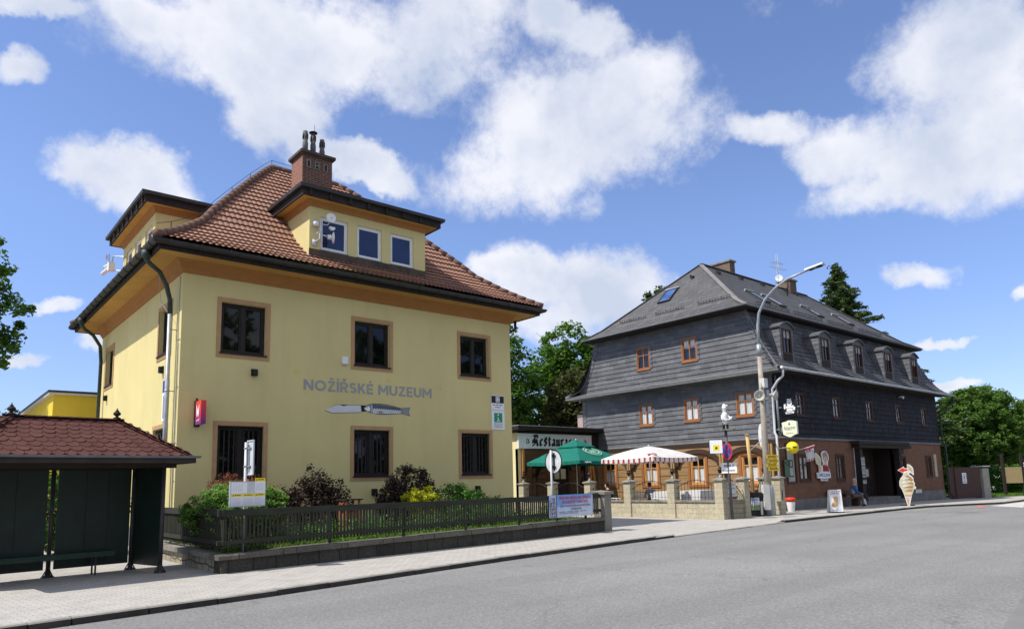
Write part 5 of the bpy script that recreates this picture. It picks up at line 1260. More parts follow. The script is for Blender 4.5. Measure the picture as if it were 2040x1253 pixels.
def iwin(fr, r, fm, mode, parent=None, d0=0.0, name='window'):
    """timber window: frame with cross bars, pane, curtain or blind behind it, dark room"""
    a0, b0, a1, b1 = r; am = (a0+a1)/2; bm = b0+(b1-b0)*.64
    f = MB(); f.ring4(fr, a0-.015, b0-.02, a1+.015, b1+.015, .075, d0-.06, d0+.03); f.ring4(fr, a0+.055, b0+.055, a1-.055, b1-.055, .05, d0-.06, d0+.0)
    f.fbox(fr, am-.028, b0+.1, am+.028, b1-.1, d0-.05, d0-.005); f.fbox(fr, a0+.1, bm-.022, am-.028, bm+.022, d0-.05, d0-.007); f.fbox(fr, am+.028, bm-.022, a1-.1, bm+.022, d0-.05, d0-.007)
    f.fbox(fr, a0-.05, b0-.06, a1+.05, b0-.02, d0-.02, d0+.07)
    o = f.build(name, fm, parent or inn)
    MB().add([fr(a0+.08, b0+.08, d0-.036), fr(a1-.08, b0+.08, d0-.036), fr(a1-.08, b1-.08, d0-.036), fr(a0+.08, b1-.08, d0-.036)], [(0, 1, 2, 3)]).build('pane', 'pane_glass', o)
    MB().add([fr(a0, b0, d0-.19), fr(a1, b0, d0-.19), fr(a1, b1, d0-.19), fr(a0, b1, d0-.19)], [(0, 1, 2, 3)]).build('dark_interior', 'black_plastic', o)
    if mode:
        c = MB(); z0, z1 = {1: (b0+.05, b1-.05), 2: (b0+(b1-b0)*.02, b0+(b1-b0)*.62), 3: (b0+(b1-b0)*.55, b1-.05)}[mode[0]]
        n = 40; rr = random.Random(int(a0*100+b0*10)); ph = [rr.uniform(0, 6) for _ in range(3)]
        gaps = (lambda t: abs(t-.5) < .05 and mode[0] == 1)
        for i in range(n+1):
            t = i/n; a = a0+.05+(a1-a0-.1)*t; w = .018*math.sin(t*38+ph[0])+.012*math.sin(t*23+ph[1])
            zz = z0+(.05*abs(math.sin(t*12+ph[2])) if mode[0] == 3 else 0)
            c.v += [tuple(fr(a, zz, d0-.078+w)), tuple(fr(a, z1, d0-.078+w*.6))]
        for i in range(n):
            if not gaps((i+.5)/n): c.f.append([2*i, 2*i+2, 2*i+3, 2*i+1]); c.m.append(0)
        c.build('curtain', mode[1], o, True)
    return o
for h, md in zip(fw2, ((1, 'curtain'),)*3): iwin(GF, h, 'orange_wood', md)
for h, md in zip(uw, ((3, 'curtain'), None)): iwin(GU, h, 'orange_wood', md)
for h in gw_:
    o = iwin(GF, h, 'orange_light', (2, 'curtain'))
    MB().ring4(GF, h[0]-.16, h[1]-.15, h[2]+.16, h[3]+.14, .145, -.02, .075, 0, .12).build('casing', 'orange_wood', o)
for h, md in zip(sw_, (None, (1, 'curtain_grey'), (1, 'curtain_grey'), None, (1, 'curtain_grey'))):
    o = iwin(GS, h, 'brown_frame', md)
    if md is None:                                        # tilted casement
        f = MB(); q = [GS(h[0]+.09, h[1]+.09, -.06), GS(h[2]-.09, h[1]+.09, -.06), GS(h[2]-.09, h[3]-.1, -.17), GS(h[0]+.09, h[3]-.1, -.17)]
        for i in range(4): f.bar(q[i], q[(i+1) % 4], .06, .03, up=Vector((0, -1, 0)))
        f.build('open_casement', 'brown_frame', o)
        f = MB(); f.add([GS(h[0]+.3, h[1]+.1, -.07), GS(h[0]+.55, h[1]+.1, -.07), GS(h[0]+.35, h[3]-.15, -.14), GS(h[0]+.24, h[3]-.15, -.14)], [(0, 1, 2, 3)]); f.build('curtain', 'curtain_grey', o)
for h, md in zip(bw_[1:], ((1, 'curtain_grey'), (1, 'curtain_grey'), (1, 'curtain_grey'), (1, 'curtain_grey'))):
    o = iwin(GS, h, 'brown_frame', md, None, -.03); MB().ring4(GS, h[0]-.09, h[1]-.09, h[2]+.09, h[3]+.10, .085, -.01, .035).build('casing', 'brown_frame', o)
h = bw_[0]; f = MB(); f.ring4(GS, h[0]-.05, h[1]-.06, h[2]+.05, h[3]+.04, .10, -.05, .03); o = f.build('shop_window', 'brown_frame', inn)
f = MB(); f.fbox(GS, h[0]+.05, h[1]+.05, h[2]-.05, h[3]-.05, -.05, -.045); 
for k in range(5): f.fbox(GS, h[0]+.08, h[1]+.1+k*.36, h[2]-.08, h[1]+.38+k*.36, -.045, -.04)
plain('display_sheet', (.34, .36, .33), .5, .2, 3, bst=0); f.build('display', 'display_sheet', o)
# five dormers on the street slope
for k in range(5):
    xc = 32.2+3.885*k; fd = fr_((0, 17.15, 0), (1, 0, 0), (0, -1, 0)); w = .62
    wr = (xc-.36, 7.52, xc+.36, 8.68)
    mb = MB(); mb.wall(fd, xc-w, 6.75, xc+w, 8.80, [wr], .15)
    mb.prism([(xc-w, 8.80), (xc+w, 8.80), (xc+.36, 8.95), (xc, 9.03), (xc-.36, 8.95)], fd, -.01, .0)
    for s_ in (-1, 1):
        for j in range(8):
            z0 = 6.80+j*.25; mb.add([fd(xc+s_*(w+.022), z0), fd(xc+s_*(w+.022), z0, -1.6), fd(xc+s_*(w+.004), z0+.25, -1.6), fd(xc+s_*(w+.004), z0+.25), fd(xc+s_*w, z0), fd(xc+s_*w, z0, -1.6)], [(0, 1, 2, 3), (0, 1, 5, 4)])
    d = mb.build('dormer', 'slate_front', inn)
    mb = MB(); pr_ = [(xc-w-.10, 8.76), (xc-.36, 8.95), (xc, 9.04), (xc+.36, 8.95), (xc+w+.10, 8.76)]
    for (a, b), (c, e) in zip(pr_[:-1], pr_[1:]): mb.prism([(a, b), (c, e), (c, e+.06), (a, b+.06)], fd, -1.9, .10)
    mb.build('dormer_roof', 'slate_roof', d)
    f = MB(); a0, b0, a1, b1 = wr; f.ring4(fd, a0-.06, b0-.06, a1+.06, b1+.04, .085, -.06, .035); am = xc; bm = b0+(b1-b0)*.62
    f.fbox(fd, am-.025, b0, am+.025, b1, -.05, .0); f.fbox(fd, a0, bm-.02, am-.025, bm+.02, -.05, -.003); f.fbox(fd, am+.025, bm-.02, a1, bm+.02, -.05, -.003)
    f.build('window_frame', 'brown_frame', d)
    MB().fbox(fd, a0, b0, a1, b1, -.045, -.04).build('pane', 'slate_glass', d)
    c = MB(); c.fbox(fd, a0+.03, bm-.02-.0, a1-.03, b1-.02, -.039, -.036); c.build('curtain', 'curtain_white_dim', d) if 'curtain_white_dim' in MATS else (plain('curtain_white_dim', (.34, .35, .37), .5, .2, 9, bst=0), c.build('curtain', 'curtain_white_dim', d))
    MB().fbox(fd, a0-.08, b0-.42, a1+.08, b0-.08, .0, .02).build('apron', 'fascia_dark', d)
# roof windows, snow guards, vents, chimneys, aerial
def onroof(x, a): 
    for (a0, z0), (a1, z1) in zip(rp[:-1], rp[1:]):
        if a <= a1+1e-6: return Vector((x, EY0+a, z0+(z1-z0)*(a-a0)/(a1-a0)))
sl = (Vector((0, run*.84, 3.68))).normalized(); nn = Vector((1, 0, 0)).cross(sl)
def skylight(fr, w, hh, glassm='roof_glass'):
    f = MB(); f.ring4(fr, -w/2, 0, w/2, hh, .07, -.05, .11); o = f.build('roof_window', 'gutter_dark', inn); MB().fbox(fr, -w/2+.05, .05, w/2-.05, hh-.05, -.02, .09).build('pane', glassm, o)
    MB().fbox(fr, -w/2-.06, hh, w/2+.06, hh+.10, -.02, .13).build('flashing', 'zinc', o); return o
for x in (34.9, 36.6, 41.0, 45.0): skylight(fr_(onroof(x, 1.65), (1, 0, 0), nn, sl), .8, 1.25)
slx = Vector((run*.84*kk, 0, 3.68)).normalized(); nx = slx.cross(Vector((0, 1, 0))); nx = nx if nx.z > 0 else -nx
def onhip(y, a):
    p = onroof(0, a); return Vector((EX0+a*kk, y, p.z))
skylight(fr_(onhip(24.15, 2.3), (0, -1, 0), nx, slx), .85, 1.25)
mb = MB()
def guard(p, u, n, ln):
    p, u = Vector(p), Vector(u); k = int(ln/.16)
    for i in range(k+1): q = p+u*ln*i/k; mb.bar(q+Z*.0, q+Z*.20, .014, .014); 
    for z in (.06, .19): mb.bar(p+Z*z, p+u*ln+Z*z, .014, .014)
    for i in range(0, k+1, 4): q = p+u*ln*i/k; mb.bar(q+Z*.2, q+n*.3-Z*.02, .02, .012)
for y in (26.6, 24.0, 21.2): guard(onhip(y, 1.15)+Z*.02, (0, -1, 0), Vector((.6, 0, .25)), 1.9)
for x in (32.6, 36.3, 40.2, 44.2): guard(onroof(x, .85)+Z*.02, (1, 0, 0), Vector((0, .6, .25)), 3.2)
mb.build('snow_guard', 'black_iron', inn)
for p in (onroof(34.9, 4.5), onroof(37.6, 4.7), onroof(40.2, 4.8), onroof(43.2, 4.85), onroof(44.6, 4.9), onhip(23.2, 4.1)):
    MB().obox(p+Vector((-.11, -.09, -.05)), (.22, 0, 0), (0, .2, .12), (0, -.03, .16)).build('roof_vent', 'black_iron', inn)
mb = MB(); mb.tube([onroof(41.9, 4.1), onroof(41.9, 4.1)+Z*.45], .05, 6); mb.lathe(onroof(41.9, 4.1)+Z*.42, [(.09, 0), (.09, .06), (.02, .12)], 8); mb.build('vent_pipe', 'black_iron', inn)
for x0, x1, y0, y1, z1 in ((37.8, 38.35, 23.45, 25.2, 14.85), (44.2, 45.05, 23.0, 23.9, 14.62)):
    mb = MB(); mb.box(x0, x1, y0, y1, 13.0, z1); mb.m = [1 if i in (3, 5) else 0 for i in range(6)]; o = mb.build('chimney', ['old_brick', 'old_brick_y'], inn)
    MB().box(x0-.08, x1+.08, y0-.08, y1+.08, z1, z1+.10).build('chimney_cap', 'concrete', o)
t = thing('aerial_mast', (43.5, 23.4, 14.0), 'lattice television aerial mast with dish on the slate roof ridge', 'antenna')
mb = MB(); b_ = Vector((43.5, 23.4, 13.5))
for k in range(3):
    a = k*2.094; o3 = Vector((math.cos(a), math.sin(a), 0)); mb.tube([b_+o3*.16, b_+o3*.07+Z*1.3, b_+o3*.07+Z*2.9], .016, 4)
for i in range(9):
    a = i*2.094; mb.bar(b_+Vector((math.cos(a)*.08, math.sin(a)*.08, 1.2+i*.18)), b_+Vector((math.cos(a+2.094)*.08, math.sin(a+2.094)*.08, 1.4+i*.18)), .012, .012)
mb.build('mast', 'zinc_light', t)
mb = MB()
for z, l in ((1.9, .9), (2.25, .55)): 
    mb.tube([b_+Vector((-l, .1, z)), b_+Vector((l, -.1, z))], .012, 4)
    for i in range(8): x = -l+2*l*i/7; mb.tube([b_+Vector((x, -.28, z)), b_+Vector((x, .28, z))], .006, 4)
mb.build('aerial', 'zinc', t)
mb = MB(); dish(mb, b_+Vector((-.2, -.15, 1.15)), .24, (-1, -.6, .2)); mb.build('dish', 'white_plastic', t, True)
# ------------------------------------------------------------------ restaurant annex
an = thing('restaurant_annex', (27.5, 30, 0), 'low flat roofed restaurant annex with blackletter sign between museum and slate house', 'building')
AX0, AX1, AY = 24.45, 30.55, 28.5
AF = fr_((0, AY, 0), (1, 0, 0), (0, -1, 0))
mb = MB(); mb.add([(AX0, AY-.0, 0), (AX0, 36, 0), (AX0, 36, 4.25), (AX0, AY, 4.25)], [(0, 1, 2, 3)]); mb.fbox(AF, AX0, 0, AX0+.22, 3.38, -.2, .0); mb.build('side_wall', 'pale_yellow', an)
mb = MB(); mb.wall(AF, AX0+.22, .25, AX1, 3.4, [(27.0, .3, 28.2, 2.55), (28.5, 1.3, 29.6, 2.5)], .2)
for k in range(9): mb.fbox(AF, AX0+.24, .35+k*.31, 27.0, .64+k*.31, .0, .03)
mb.build('timber_wall', 'annex_wood', an)
mb = MB(); mb.fbox(AF, AX0+.22, .25, AX0+.36, 3.38, .02, .12); mb.fbox(AF, 29.75, .25, 29.9, 3.3, .02, .12, 0); mb.bar((29.9, AY-.07, 3.2), (30.35, AY-.07, .5), .12, .12, m=0); mb.build('post', 'orange_light', an)
mb = MB(); n = 14
for i in range(n):
    t0, t1 = math.pi*i/n, math.pi*(i+1)/n; e = lambda t_, k: (26.6-math.cos(t_)*(1.75-k), 2.2+math.sin(t_)*(.78-k*.7)); mb.prism([e(t0, 0), e(t1, 0), e(t1, .13), e(t0, .13)], AF, .03, .11)
for z in (2.12, 2.0): mb.fbox(AF, AX0+.2, z, AX0+.5, z+.05, .1, .16)
mb.build('arch', 'dark_beam_x', an)
mb = MB(); mb.fbox(AF, 27.02, .3, 28.18, 2.55, -.12, -.08); dr = mb.build('door', 'black_iron', an)
mb = MB(); mb.fbox(AF, 27.14, 1.75, 27.5, 2.3, -.08, -.07); mb.fbox(AF, 27.62, 1.75, 28.0, 2.3, -.08, -.07); mb.build('door_notice', 'cream', dr)
MB().fbox(AF, 28.5, 1.3, 29.6, 2.5, -.14, -.1).build('window', 'slate_glass', an)
mb = MB(); mb.fbox(AF, 25.4, .7, 26.6, 2.6, .03, .05); mb.build('glazed_panel', 'slate_glass', an)
mb = MB(); mb.box(AX0-.4, AX1+.03, AY-.55, 36, 4.36, 4.56); mb.build('roof', 'fascia_dark', an); MB().box(AX0-.42, AX1+.03, AY-.58, 36, 4.56, 4.60).build('roof_edge', 'zinc', an)
mb = MB(); mb.box(AX0-.02, AX1, AY-.05, 36, 4.24, 4.36); mb.box(30.0, 30.55, AY-.14, AY-.0, 3.3, 4.3); mb.build('fascia', 'fascia_dark', an)
sg = MB().fbox(AF, AX0-.05, 3.40, 29.98, 4.20, .05, .14).build('sign_panel', 'white_plastic', an)
# blackletter: strokes of a broad pen held at forty degrees
PEN = Vector((math.cos(math.radians(38)), math.sin(math.radians(38))))
GLY = {'R': (.74, [[(.02, .92), (.2, 1.0), (.30, .86), (.22, .5), (.28, .15), (.1, 0), (-.02, .08)], [(.22, .95), (.45, 1.0), (.62, .86), (.5, .62), (.3, .52)], [(.34, .55), (.5, .45), (.55, .12), (.68, 0), (.78, .1)], [(.05, .62), (-.02, .4), (.05, .25)]]),
       'e': (.42, [[(.1, .58), (.06, .48), (.06, .14), (.2, 0), (.36, .12)], [(.1, .58), (.24, .66), (.34, .52), (.1, .32)]]),
       's': (.44, [[(.36, .56), (.2, .68), (.07, .54), (.34, .22), (.2, 0), (.04, .12)], [(.07, .54), (.2, .80), (.34, .66)]]),
       't': (.34, [[(.14, .86), (.14, .12), (.24, 0), (.34, .1)], [(.0, .62), (.32, .62)]]),
       'a': (.46, [[(.08, .56), (.22, .66), (.34, .56), (.34, .12), (.44, 0)], [(.34, .38), (.08, .26), (.08, .1), (.18, 0), (.34, .14)]]),
       'u': (.48, [[(.04, .62), (.10, .54), (.10, .12), (.2, 0), (.36, .16)], [(.32, .62), (.38, .54), (.38, .1), (.48, 0)]]),
       'r': (.38, [[(.04, .62), (.12, .52), (.12, .12), (.06, .0), (.2, .08)], [(.14, .5), (.26, .66), (.38, .54)]]),
       'c': (.38, [[(.34, .56), (.22, .66), (.08, .5), (.08, .14), (.2, 0), (.36, .12)]])}
mb = MB(); x = 25.42; sc = .56; k = 0
for ch in 'Restaurace':
    w, st_ = GLY[ch]
    for s_ in st_:
        for (a, b), (c, e) in zip(s_[:-1], s_[1:]):
            pw = PEN*.082; A = Vector((x+a*sc, 3.56+b*sc)); B = Vector((x+c*sc, 3.56+e*sc)); k += 1; d = .142+.0004*(k % 7)
            q = [A-pw, A+pw, B+pw, B-pw] if abs((B-A).cross(pw)) > 1e-5 else [A-pw, A+pw, B+pw, B-pw+Vector((0, .01))]
            mb.prism([tuple(v) for v in q], AF, .14, d+.006)
    x += (w+.10)*sc*1.06
mb.build('sign_lettering', 'black_plastic', an)
mb = MB()
for a in (24.95, 29.35): mb.ring4(AF, a, 3.66, a+.13, 3.92, .03, .14, .15); mb.fbox(AF, a+.16, 3.66, a+.2, 3.9, .14, .15)
mb.build('sign_emblem', 'black_plastic', an)
# ------------------------------------------------------------------ restaurant terrace
TX = 24.2
mb = MB(); mb.add([(TX+.3, 16.3, .12), (HX0, 17.2, .12), (HX0, 28.5, .12), (TX+.3, 28.5, .12)], [(0, 1, 2, 3)]); struct(mb.build('terrace_floor', 'concrete'))
tw = thing('terrace_wall', (TX, 22, 0), 'low pale stone block terrace wall with square piers and iron infill railings', 'wall')
PY = [16.02, 18.33, 20.70, 23.12, 25.66, 27.85]
mb = MB()
for y0, y1 in zip(PY[:-1], PY[1:]): mb.box(TX+.06, TX+.30, y0+.36, y1, -.1, .66)
mb.build('wall', 'terrace_stone', tw)
mb = MB()
for y0, y1 in zip(PY[:-1], PY[1:]): mb.box(TX+.01, TX+.35, y0+.37, y1-.01, .66, .73)
mb.build('coping', 'concrete', tw)
def pier(x, y, mat):
    m_ = MB(); m_.box(x, x+.37, y, y+.37, -.12, 1.50); m_.build('pier', mat, tw)
    m_ = MB(); m_.box(x-.06, x+.43, y-.06, y+.43, 1.50, 1.55); m_.add([(x-.06, y-.06, 1.55), (x+.43, y-.06, 1.55), (x+.43, y+.43, 1.55), (x-.06, y+.43, 1.55), (x+.185, y+.185, 1.64)], [(0, 1, 4), (1, 2, 4), (2, 3, 4), (3, 0, 4)]); m_.build('pier_cap', 'concrete', tw)
for y in PY: pier(TX, y, 'terrace_stone')
PXs = [25.75, 27.40, 28.50]
for x in PXs: pier(x, 16.02, 'terrace_stone')
mb = MB(); mb.box(TX+.37, 25.75, 16.08, 16.32, -.1, .66); mb.build('wall', 'terrace_stone_x', tw)
mb = MB(); mb.box(TX+.38, 25.74, 16.03, 16.37, .66, .73); mb.build('coping', 'concrete', tw)
mb = MB(); mb.box(28.62, 28.66, 16.0, 16.03, .62, 1.0); mb.build('letter_slot', 'black_iron', tw)
mb = MB()
for y0, y1 in zip(PY[:-1], PY[1:]):                       # railings rise in a shallow arc between the piers
    a0, a1 = y0+.37, y1; n = int((a1-a0)/.17); x = TX+.18
    top = lambda t: 1.22+.32*math.sin(math.pi*t)
    for i in range(n+1):
        t_ = (i+.5)/(n+1); y = a0+(a1-a0)*t_; mb.tube([(x, y, .73), (x, y, top(t_)+.05)], .010, 4)
    mb.tube([(x, a0+(a1-a0)*i/12, top(i/12)) for i in range(13)], .012, 4); mb.bar((x, a0, .86), (x, a1, .86), .02, .012)
mb.build('railing', 'black_iron', tw)
mb = MB()
for x0, x1, up in ((TX+.37, 25.75, 1), (26.15, 26.7, 0), (27.0, 27.4, 0)):
    n = int((x1-x0)/.13); top = lambda t: (1.75-.75*t**1.5) if up else (1.05+.45*math.sin(t*1.5))
    for i in range(n+1): t_ = i/n; x = x0+(x1-x0)*t_; mb.tube([(x, 16.2, .73 if up else .2), (x, 16.2, top(t_))], .011, 4)
    mb.tube([(x0+(x1-x0)*i/10, 16.2, top(i/10)) for i in range(11)], .016, 5)
for a in (0, 1, 2): mb.tube([(25.45+.10*math.cos(q), 16.19, 1.35-.22*a+.10*math.sin(q)) for q in np.linspace(0, 5.6, 12)], .014, 4)
mb.build('railing', 'black_iron', tw)
t = thing('terrace_menu_sign', (24.95, 16.1, .8), 'pale notice panel hanging in the railing beside the corner pier', 'sign')
FM = fr_((0, 16.12, 0), (1, 0, 0), (0, -1, 0)); MB().fbox(FM, 24.62, .86, 25.28, 1.42, 0, .02).build('panel', 'off_white', t)
mb = MB(); lines(mb, FM, 24.7, 25.2, [1.30, 1.16, .92], .05, .02, 0, 3); mb.build('print', 'grey_ink', t)
# lanterns on the piers: one built, the rest copied
LG = 'small lanterns on the terrace piers'
lan = thing('pier_lantern', (0, 0, 0), '', 'lantern', LG)
mb = MB(); mb.lathe((0, 0, 0), [(.075, 0), (.08, .015), (.035, .04), (.022, .10), (.03, .12), (.02, .14), (.045, .165)], 10); mb.build('base', 'zinc', lan, True)
mb = MB(); mb.lathe((0, 0, .165), [(.055, 0), (.075, .13), (.075, .135)], 6); mb.build('glass', 'slate_glass', lan)
mb = MB()
for k in range(6):
    a = k*math.pi/3; mb.bar((.056*math.cos(a), .056*math.sin(a), .16), (.077*math.cos(a), .077*math.sin(a), .30), .010, .010)
mb.lathe((0, 0, .295), [(.10, 0), (.05, .06), (.02, .08), (.022, .10), (.004, .125)], 8); mb.build('cap', 'black_iron', lan)
spots = [(TX+.185, PY[5]+.185, 'lantern on the terrace pier beside the pale yellow annex wall, farthest left'), (TX+.185, PY[4]+.185, 'lantern on the terrace pier directly behind the round traffic sign'), (TX+.185, PY[3]+.185, 'lantern on the pier right of the green parasol pole, above the concrete gate pillar'),
         (TX+.185, PY[2]+.185, 'lantern on the sunlit pier left of the white parasol pole'), (TX+.185, PY[1]+.185, 'lantern on the sunlit pier right of the white parasol pole'), (TX+.185, PY[0]+.185, 'lantern on the street corner pier beside the no stopping sign'),
         (PXs[1]+.185, 16.2, 'lantern on the street side pier just left of the lamp post')]
for i, (x, y, lb) in enumerate(spots):
    if i == 0: lan.location = (x, y, 1.63); lan['label'] = lb
    else: dup(lan, (x, y, 1.63), 0, lb)
# parasols
def parasol(name, x, y, label, hd, R, ze, zt, mat, pole, rot, n, val, vmat):
    t = thing(name, (x, y, .12), label, 'parasol')
    MB().tube([(x, y, .12), (x, y, zt-.02)], .028, 10).build('pole', pole, t, True)
    mb = MB(); mb.lathe((x, y, .12), [(.3, 0), (.3, .06), (.05, .10), (.045, .3)], 12); mb.build('base', 'concrete', t)
    mb = MB(); seg = 8
    C_ = [Vector((x+R*math.cos(rot+2*math.pi*i/n), y+R*math.sin(rot+2*math.pi*i/n), ze)) for i in range(n)]; T = Vector((x, y, zt))
    def pt(i, u, v):                                      # u along the edge, v from tip to hem; cloth hangs a little
        e = C_[i].lerp(C_[(i+1) % n], u); p = T.lerp(e, v); p.z += .10*math.sin(math.pi*v)*.6-.05*math.sin(math.pi*u)*v; return p
    for i in range(n):
        o = len(mb.v); K = 6
        for a in range(K+1):
            for b in range(K+1): mb.v.append(tuple(pt(i, a/K, .04+.96*b/K)))
        for a in range(K):
            for b in range(K): q = o+a*(K+1)+b; mb.f.append([q, q+1, q+K+2, q+K+1]); mb.m.append(0)
    cn = mb.build('canopy', mat, t)
    mb = MB(); rr = random.Random(3)
    for i in range(n):
        K = 30; o = len(mb.v)
        for a in range(K+1):
            p = pt(i, a/K, 1.0); oz = rr.uniform(-.012, .012); q = (p-Vector((x, y, p.z))).normalized(); mb.v += [tuple(p+Z*.002), tuple(p-Z*(val+oz)+q*.02*math.sin(a*2.1))]
        for a in range(K):
            mb.f.append([o+2*a, o+2*a+2, o+2*a+3, o+2*a+1]); mb.m.append(1 if (len(vmat) > 1 and a % 3 == 1) else 0)
    mb.build('valance', vmat, t)
    mb = MB()
    for i in range(n): mb.bar(T-Z*.06, C_[i]-Z*.03, .02, .025); mb.bar(Vector((x, y, ze-.1)), T.lerp(C_[i], .55)-Z*.05, .018, .02)
    mb.build('ribs', 'zinc', t)
    if hd:
        mb = MB()
        for i in range(n): a_, b_ = C_[i], C_[(i+1) % n]; up = Z*.15; mb.add([T+Z*.17, T.lerp(a_, .38)+up, T.lerp(b_, .38)+up, T.lerp(b_, .38)+up-Z*.06, T.lerp(a_, .38)+up-Z*.06], [(0, 1, 2), (1, 4, 3, 2)])
        mb.build('vent_cap', mat, t)
    MB().lathe((x, y, zt+(.12 if hd else .0)), [(.03, 0), (.045, .03), (.02, .06)], 8).build('finial', 'white_plastic', t)
    return t, C_, T
gp1, C1, T1 = parasol('green_parasol', 26.6, 26.3, 'large dark green parasol with pale leaf wreath emblem on the terrace', True, 2.6, 2.62, 3.62, 'parasol_green', 'off_white', math.radians(228), 4, .16, ['parasol_green'])
# wreath emblem on the right hand panel
mb = MB(); i = 0; A_, B_ = C1[0], C1[1]; nn_ = (A_-T1).cross(B_-T1).normalized(); nn_ = nn_ if nn_.z > 0 else -nn_
cen = T1*.42+(A_+B_)*.29; ua = (B_-A_).normalized(); va = nn_.cross(ua); va = va if va.z > 0 else -va
for k in range(22):
    a = math.radians(110+k*320/22); r_ = .42
    for q in (-.07, .07):
        p = cen+ua*math.cos(a)*(r_*1.25+q)+va*math.sin(a)*(r_*.8+q)+nn_*.085; d = (ua*-math.sin(a)+va*math.cos(a)*.7+(ua*math.cos(a)+va*math.sin(a))*q*6).normalized(); s_ = nn_.cross(d)
        mb.add([p-d*.085, p+s_*.032, p+d*.085, p-s_*.032], [(0, 1, 2, 3)])
for q in (-.16, 0, .16): mb.add([cen+ua*(q-.06)+va*-.13+nn_*.085, cen+ua*(q+.06)+va*-.13+nn_*.085, cen+ua*(q+.02)+va*.14+nn_*.085, cen+ua*(q-.02)+va*.14+nn_*.085], [(0, 1, 2, 3)])
mb.build('wreath_emblem', 'emblem_green', gp1)
e_ = MB(); eF = fr_(C1[0]+Vector((0, 0, -.14)), C1[1]-C1[0], ((C1[0]+C1[1])/2-Vector((26.6, 26.3, 2.62)))); e_.tube([eF(.35+.06*i, .05+.04*(i % 2)-.02*(i % 3), .04) for i in range(9)], .016, 4); e_.disc(eF, -.0, .0, .01, 0, .001); e_.build('valance_lettering', 'paper', gp1)
wp, C2, T2 = parasol('white_parasol', 26.5, 21.4, 'white parasol with red striped valance and red hearts on the terrace', False, 2.25, 2.60, 3.16, 'parasol_white', 'zinc_light', math.radians(223), 4, .19, ['parasol_white', 'parasol_red'])
mb = MB()                                                 # red heart by the front corner and sparse print
for c_, d_ in ((C2[0], C2[1]), (C2[0], C2[3])):
    o_ = T2.lerp(c_, .88).lerp(d_, .05); nq = (c_-T2).cross(d_-T2).normalized(); nq = nq if nq.z > 0 else -nq; u_ = (d_-c_).normalized(); v_ = nq.cross(u_); v_ = v_ if v_.z > 0 else -v_
    h_ = [(0, -.13), (.14, .03), (.10, .12), (.04, .12), (0, .07), (-.04, .12), (-.10, .12), (-.14, .03)]
    mb.add([o_+u_*a+v_*b+nq*.07 for a, b in h_], [tuple(range(8))])
mb.build('heart_emblem', 'parasol_red', wp)
# tables and chairs: one chair built, the others copied
ch0 = thing('plastic_chair', (0, 0, 0), '', 'chair', 'white plastic terrace chairs')
mb = MB(); mb.box(-.23, .23, -.22, .22, .42, .455); mb.build('seat', 'white_plastic', ch0)
mb = MB()
for k in range(6): mb.obox((-.21+.072*k, .20, .44), (.05, 0, 0), (0, .03, 0), (0, .10, .42))
mb.obox((-.23, .29, .82), (.46, 0, 0), (0, .035, 0), (0, .015, .07)); mb.build('backrest', 'white_plastic', ch0)
for sx in (-.22, .20):
    for sy in (-.2, .2): MB().obox((sx, sy-.02, 0), (.035, 0, 0), (0, .04, 0), (sx*.02, sy*-.02, .44)).build('leg', 'white_plastic', ch0)
    MB().obox((sx*1.08-.01, -.22, .63), (.055, 0, 0), (0, .46, .02), (0, 0, .025)).obox((sx*1.08, -.20, .44), (.03, 0, 0), (0, .04, 0), (0, 0, .2)).build('armrest', 'white_plastic', ch0)
FZ = .12
chs = [(25.15, 20.95, 2.0, 'white plastic chair behind the terrace railing under the white parasol pole'), (25.2, 19.9, -.2, 'white plastic chair right of the white parasol pole, beside a pale covered table'), (25.3, 18.75, 2.9, 'white plastic chair between two covered tables behind the sunlit pier'), (25.3, 22.6, .4, 'white plastic chair beside the person in black behind the railing')]
for i, (x, y, r_, lb) in enumerate(chs):
    if i == 0: ch0.location = (x, y, FZ); ch0.rotation_euler = (0, 0, r_); ch0['label'] = lb
    else: dup(ch0, (x, y, FZ), r_, lb)
def ttable(x, y, cloth_, label, h=.74, sx=.42, sy=.42):
    t = thing('terrace_table', (x, y, FZ), label, 'table'); z = FZ+h
    MB().box(x-sx, x+sx, y-sy, y+sy, z-.03, z).build('tabletop', 'bench_brown', t)
    for a in (-1, 1):
        for b in (-1, 1): MB().box(x+a*(sx-.06)-.02, x+a*(sx-.06)+.02, y+b*(sy-.06)-.02, y+b*(sy-.06)+.02, FZ, z-.03).build('leg', 'black_iron', t)
    if cloth_:
        m_ = MB(); m_.add([(x-sx-.01, y-sy-.01, z+.006), (x+sx+.01, y-sy-.01, z+.006), (x+sx+.01, y+sy+.01, z+.006), (x-sx-.01, y+sy+.01, z+.006)], [(0, 1, 2, 3)])
        for (a, b, c, d) in ((-1, -1, -1, 1), (-1, -1, 1, -1), (1, -1, 1, 1), (-1, 1, 1, 1)):
            n = 10; o = len(m_.v)
            for i in range(n+1):
                q = i/n; px_, py_ = x+(a+(c-a)*q)*(sx+.01), y+(b+(d-b)*q)*(sy+.01); w_ = .02*math.sin(q*19)
                m_.v += [(px_, py_, z+.006), (px_+(a if a == c else 0)*(.03+w_), py_+(b if b == d else 0)*(.03+w_), z-cloth_)]
            for i in range(n): m_.f.append([o+2*i, o+2*i+2, o+2*i+3, o+2*i+1]); m_.m.append(0)
        m_.build('tablecloth', 'parasol_white', t)
    return t
ttable(25.55, 19.6, .62, 'table fully covered by white cloth right of the white parasol pole', .95, .5, .45)
ttable(25.6, 18.15, .62, 'table fully covered by white cloth under the rightmost terrace window', .98, .55, .5)
ttable(26.6, 20.8, 0, 'bare brown table beside the person in grey', .78)
